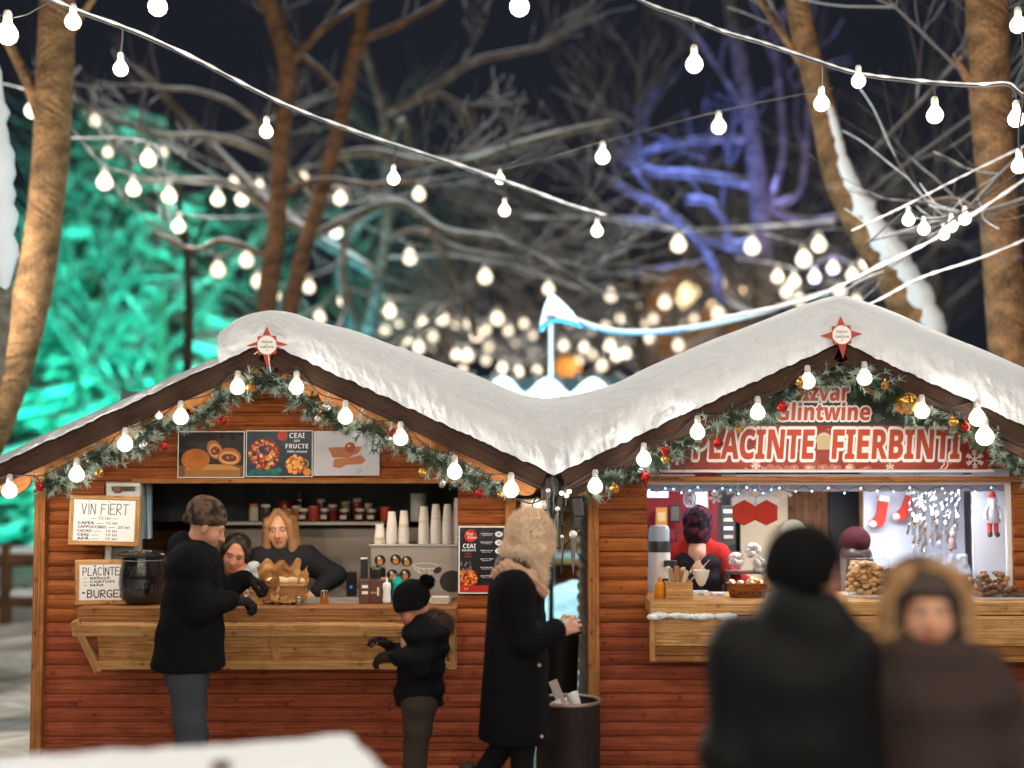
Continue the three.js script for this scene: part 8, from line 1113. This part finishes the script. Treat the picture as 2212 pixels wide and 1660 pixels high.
{
  const z = 0.3, t = thing('cable_bundle', 'tangle of dark cables and plug boxes hanging where the two roofs meet', 'cables'), p = (x, y, dz = 0) => P(x, y, z + dz);
  for (const [i, q] of [[[1165, 1040], [1185, 1080], [1180, 1130], [1192, 1190], [1186, 1150]], [[1195, 1030], [1200, 1090], [1190, 1160], [1205, 1185], [1232, 1168], [1252, 1120], [1250, 1060]], [[1180, 1030], [1205, 1065], [1240, 1055], [1262, 1050], [1290, 1062]], [[1160, 1072], [1150, 1095], [1165, 1105], [1190, 1096], [1204, 1070]], [[1210, 1040], [1214, 1120], [1216, 1180], [1212, 1240]], [[1100, 1070], [1150, 1088], [1200, 1062], [1256, 1072]], [[1200, 1020], [1222, 1080], [1212, 1130], [1230, 1140], [1236, 1090]], [[1188, 1020], [1178, 1065], [1192, 1110]]].entries()) obj('cable', tube(q.map(([x, y], k) => p(x, y, 0.02 * Math.sin(i * 2 + k))), 0.0055, 6, 34), cableMat, t);
  for (const [x, y, w, h] of [[1194, 1052, 26, 44], [1226, 1062, 30, 30], [1178, 1068, 18, 26], [1248, 1096, 24, 40], [1208, 1090, 14, 34], [1246, 1130, 16, 26]]) { const k = 1 / M(z); const b = obj('plug_box', box(w * k, h * k, 0.05, 0, 0, 0, 0.008), mat([0.022, 0.02, 0.02], { roughness: 0.5 }), t); b.position.copy(p(x, y, 0.02)); b.rotation.z = rr(-0.2, 0.2); }
  for (const [x, y] of [[1213, 1066], [1224, 1071], [1230, 1062]]) { const b = obj('small_bulb', sph(0.013, 0, 0, 0, 12, 8), bulbMat, t); b.position.copy(p(x, y, 0.06)); }
  const ice = mat([0.9, 0.94, 0.97], { transmission: 0.92, roughness: 0.08, thickness: 0.02, ior: 1.31 });
  const J = [[1196, 1022, 70, 6, 'icicle with the thickest root at the roof joint'], [1222, 1030, 64, 5, 'icicle right of the thickest one'], [1184, 1060, 90, 5, 'long thin icicle on the left cable'], [1204, 1100, 70, 5, 'icicle hanging from the middle plug box'], [1238, 1155, 88, 8, 'longest icicle at the bottom of the cable loop'], [1214, 1160, 52, 4, 'short icicle beside the longest one']];
  for (const [x, y, L, r, label] of J) { const k = 1 / M(z), q = thing('icicle', label, 'icicle', p(x, y, 0.05), 0, 'icicles where the two roofs meet'); obj('shaft', lathe([[r * k, 0], [r * k * 0.8, -L * k * 0.3], [r * k * 0.55, -L * k * 0.55], [r * k * 0.3, -L * k * 0.8], [0.001, -L * k]], 10), ice, q); obj('root', sph(r * k * 1.1, 0, 0, 0, 10, 8), treeSnow, q); }
}
// ---------------------------------------------------------------- snow-covered bar table in the foreground
{
  const H = 1.10, c0 = V(-0.533, 0, 3.86), e1 = V(-0.947, 0, 0.322), e2 = V(0.465, 0, 0.885), W1 = 1.5, W2 = 0.85, a = Math.atan2(-e1.z, -e1.x) , ctr = c0.clone().addScaledVector(e1, W1 / 2).addScaledVector(e2, W2 / 2);
  const t = thing('bar_table', 'tall wooden table with a thick slab of snow in the lower left foreground', 'table', ctr, 0); t.rotation.y = -Math.atan2(e1.z, e1.x) + Math.PI;
  for (let i = 0; i < 6; i++) obj('plank', box(W1, 0.035, W2 / 6 - 0.006, 0, H - 0.06, -W2 / 2 + (i + 0.5) * W2 / 6, 0.004), pineWood, t);
  for (const x of [-1, 1]) for (const z of [-1, 1]) obj('leg', box(0.07, H - 0.08, 0.07, x * (W1 / 2 - 0.1), (H - 0.08) / 2, z * (W2 / 2 - 0.1), 0.006), pineWood, t);
  for (const z of [-1, 1]) obj('apron', box(W1 - 0.28, 0.08, 0.03, 0, H - 0.12, z * (W2 / 2 - 0.1)), pineWood, t);
  const g = new THREE.BoxGeometry(W1 - 0.02, 0.085, W2 - 0.02, 90, 6, 50), p = g.attributes.position; for (let i = 0; i < p.count; i++) { const x = p.getX(i), y = p.getY(i), z = p.getZ(i), ed = Math.min(W1 / 2 - Math.abs(x), W2 / 2 - Math.abs(z)); const rd = clamp(ed / 0.06, 0, 1), n = nz(x * 5, 1, z * 5) * 0.012 + nz(x * 18, 2, z * 18) * 0.005; p.setXYZ(i, x * (1 + (y > 0 ? -0.02 : 0)) + 0.012 * nz(x * 9, y * 9, z * 9), y > 0.01 ? y + n - 0.03 * (1 - rd) * (1 - rd) : y, z + 0.012 * nz(x * 9 + 4, y * 9, z * 9)); } g.computeVertexNormals();
  const notch = obj('snow_slab', g, snowMat, t); notch.position.y = H + 0.002;
  const pos2 = P(478, 1657, 4.35).sub(ctr).applyAxisAngle(V(0, 1, 0), -t.rotation.y), st = obj('stick', box(0.05, 0.03, 0.04, pos2.x, H + 0.05, pos2.z, 0.006), barkRed, t);
}

// ---------------------------------------------------------------- lamp strip inside the left stall, and added bulbs beyond its left corner that light the ground
{
  const z = -0.14, a = P(420, 1000, z), b = P(900, 1000, z), w = b.x - a.x, t = thing('strip_lamp', 'warm strip lamp behind the lintel of the left stall', 'strip lamp', [(a.x + b.x) / 2, YL(1037) + 0.012, z]);
  obj('housing', box(w, 0.02, 0.05, 0, 0.024, 0, 0.004), white, t); obj('tube', new THREE.CylinderGeometry(0.011, 0.011, w * 0.96, 12).rotateZ(Math.PI / 2), mat([1, 1, 1], { emissive: new THREE.Color().setRGB(1, 0.8, 0.55), emissiveIntensity: 2.5 }), t);
  const l = new THREE.RectAreaLight(new THREE.Color().setRGB(1, 0.8, 0.56), 26, w * 0.96, 0.05); l.position.set(0, -0.014, 0); l.rotation.x = -Math.PI / 2; t.add(l);
}
S('added unseen bulbs beyond the left corner of the left stall, lighting the ground', [-420, 420, -1.7], [[-330, 480, -1.7, 1], [-230, 520, -1.7, 1], [-130, 530, -1.7, 1]], [-60, 500, -1.7], { I: 11 });  // unseen string added to brighten the ground left of the stall

// snow blown onto the ledges of the two hatches
for (const [x, y, w, z, label] of [[1455, 1332, 46, 0.335, 'patch of snow on the left end of the right hatch'], [1535, 1333, 58, 0.335, 'second patch of snow along the top of the right hatch']]) {
  const k = 1 / M(z), pr = []; for (let i = 0; i < 9; i++) pr.push(ell(V(rr(-1, 1) * w * k, rr(-0.004, 0.004), rr(-0.012, 0.012)), [rr(0.02, 0.05), rr(0.008, 0.016), rr(0.018, 0.03)], null, 0.02));
  tag(obj('snow_patch', net(pr, 0.006, { amp: 0.006, freq: 40 }), snowMat), label, 'snow patch').position.copy(P(x, y, z));
}

renderer.render(scene, camera);
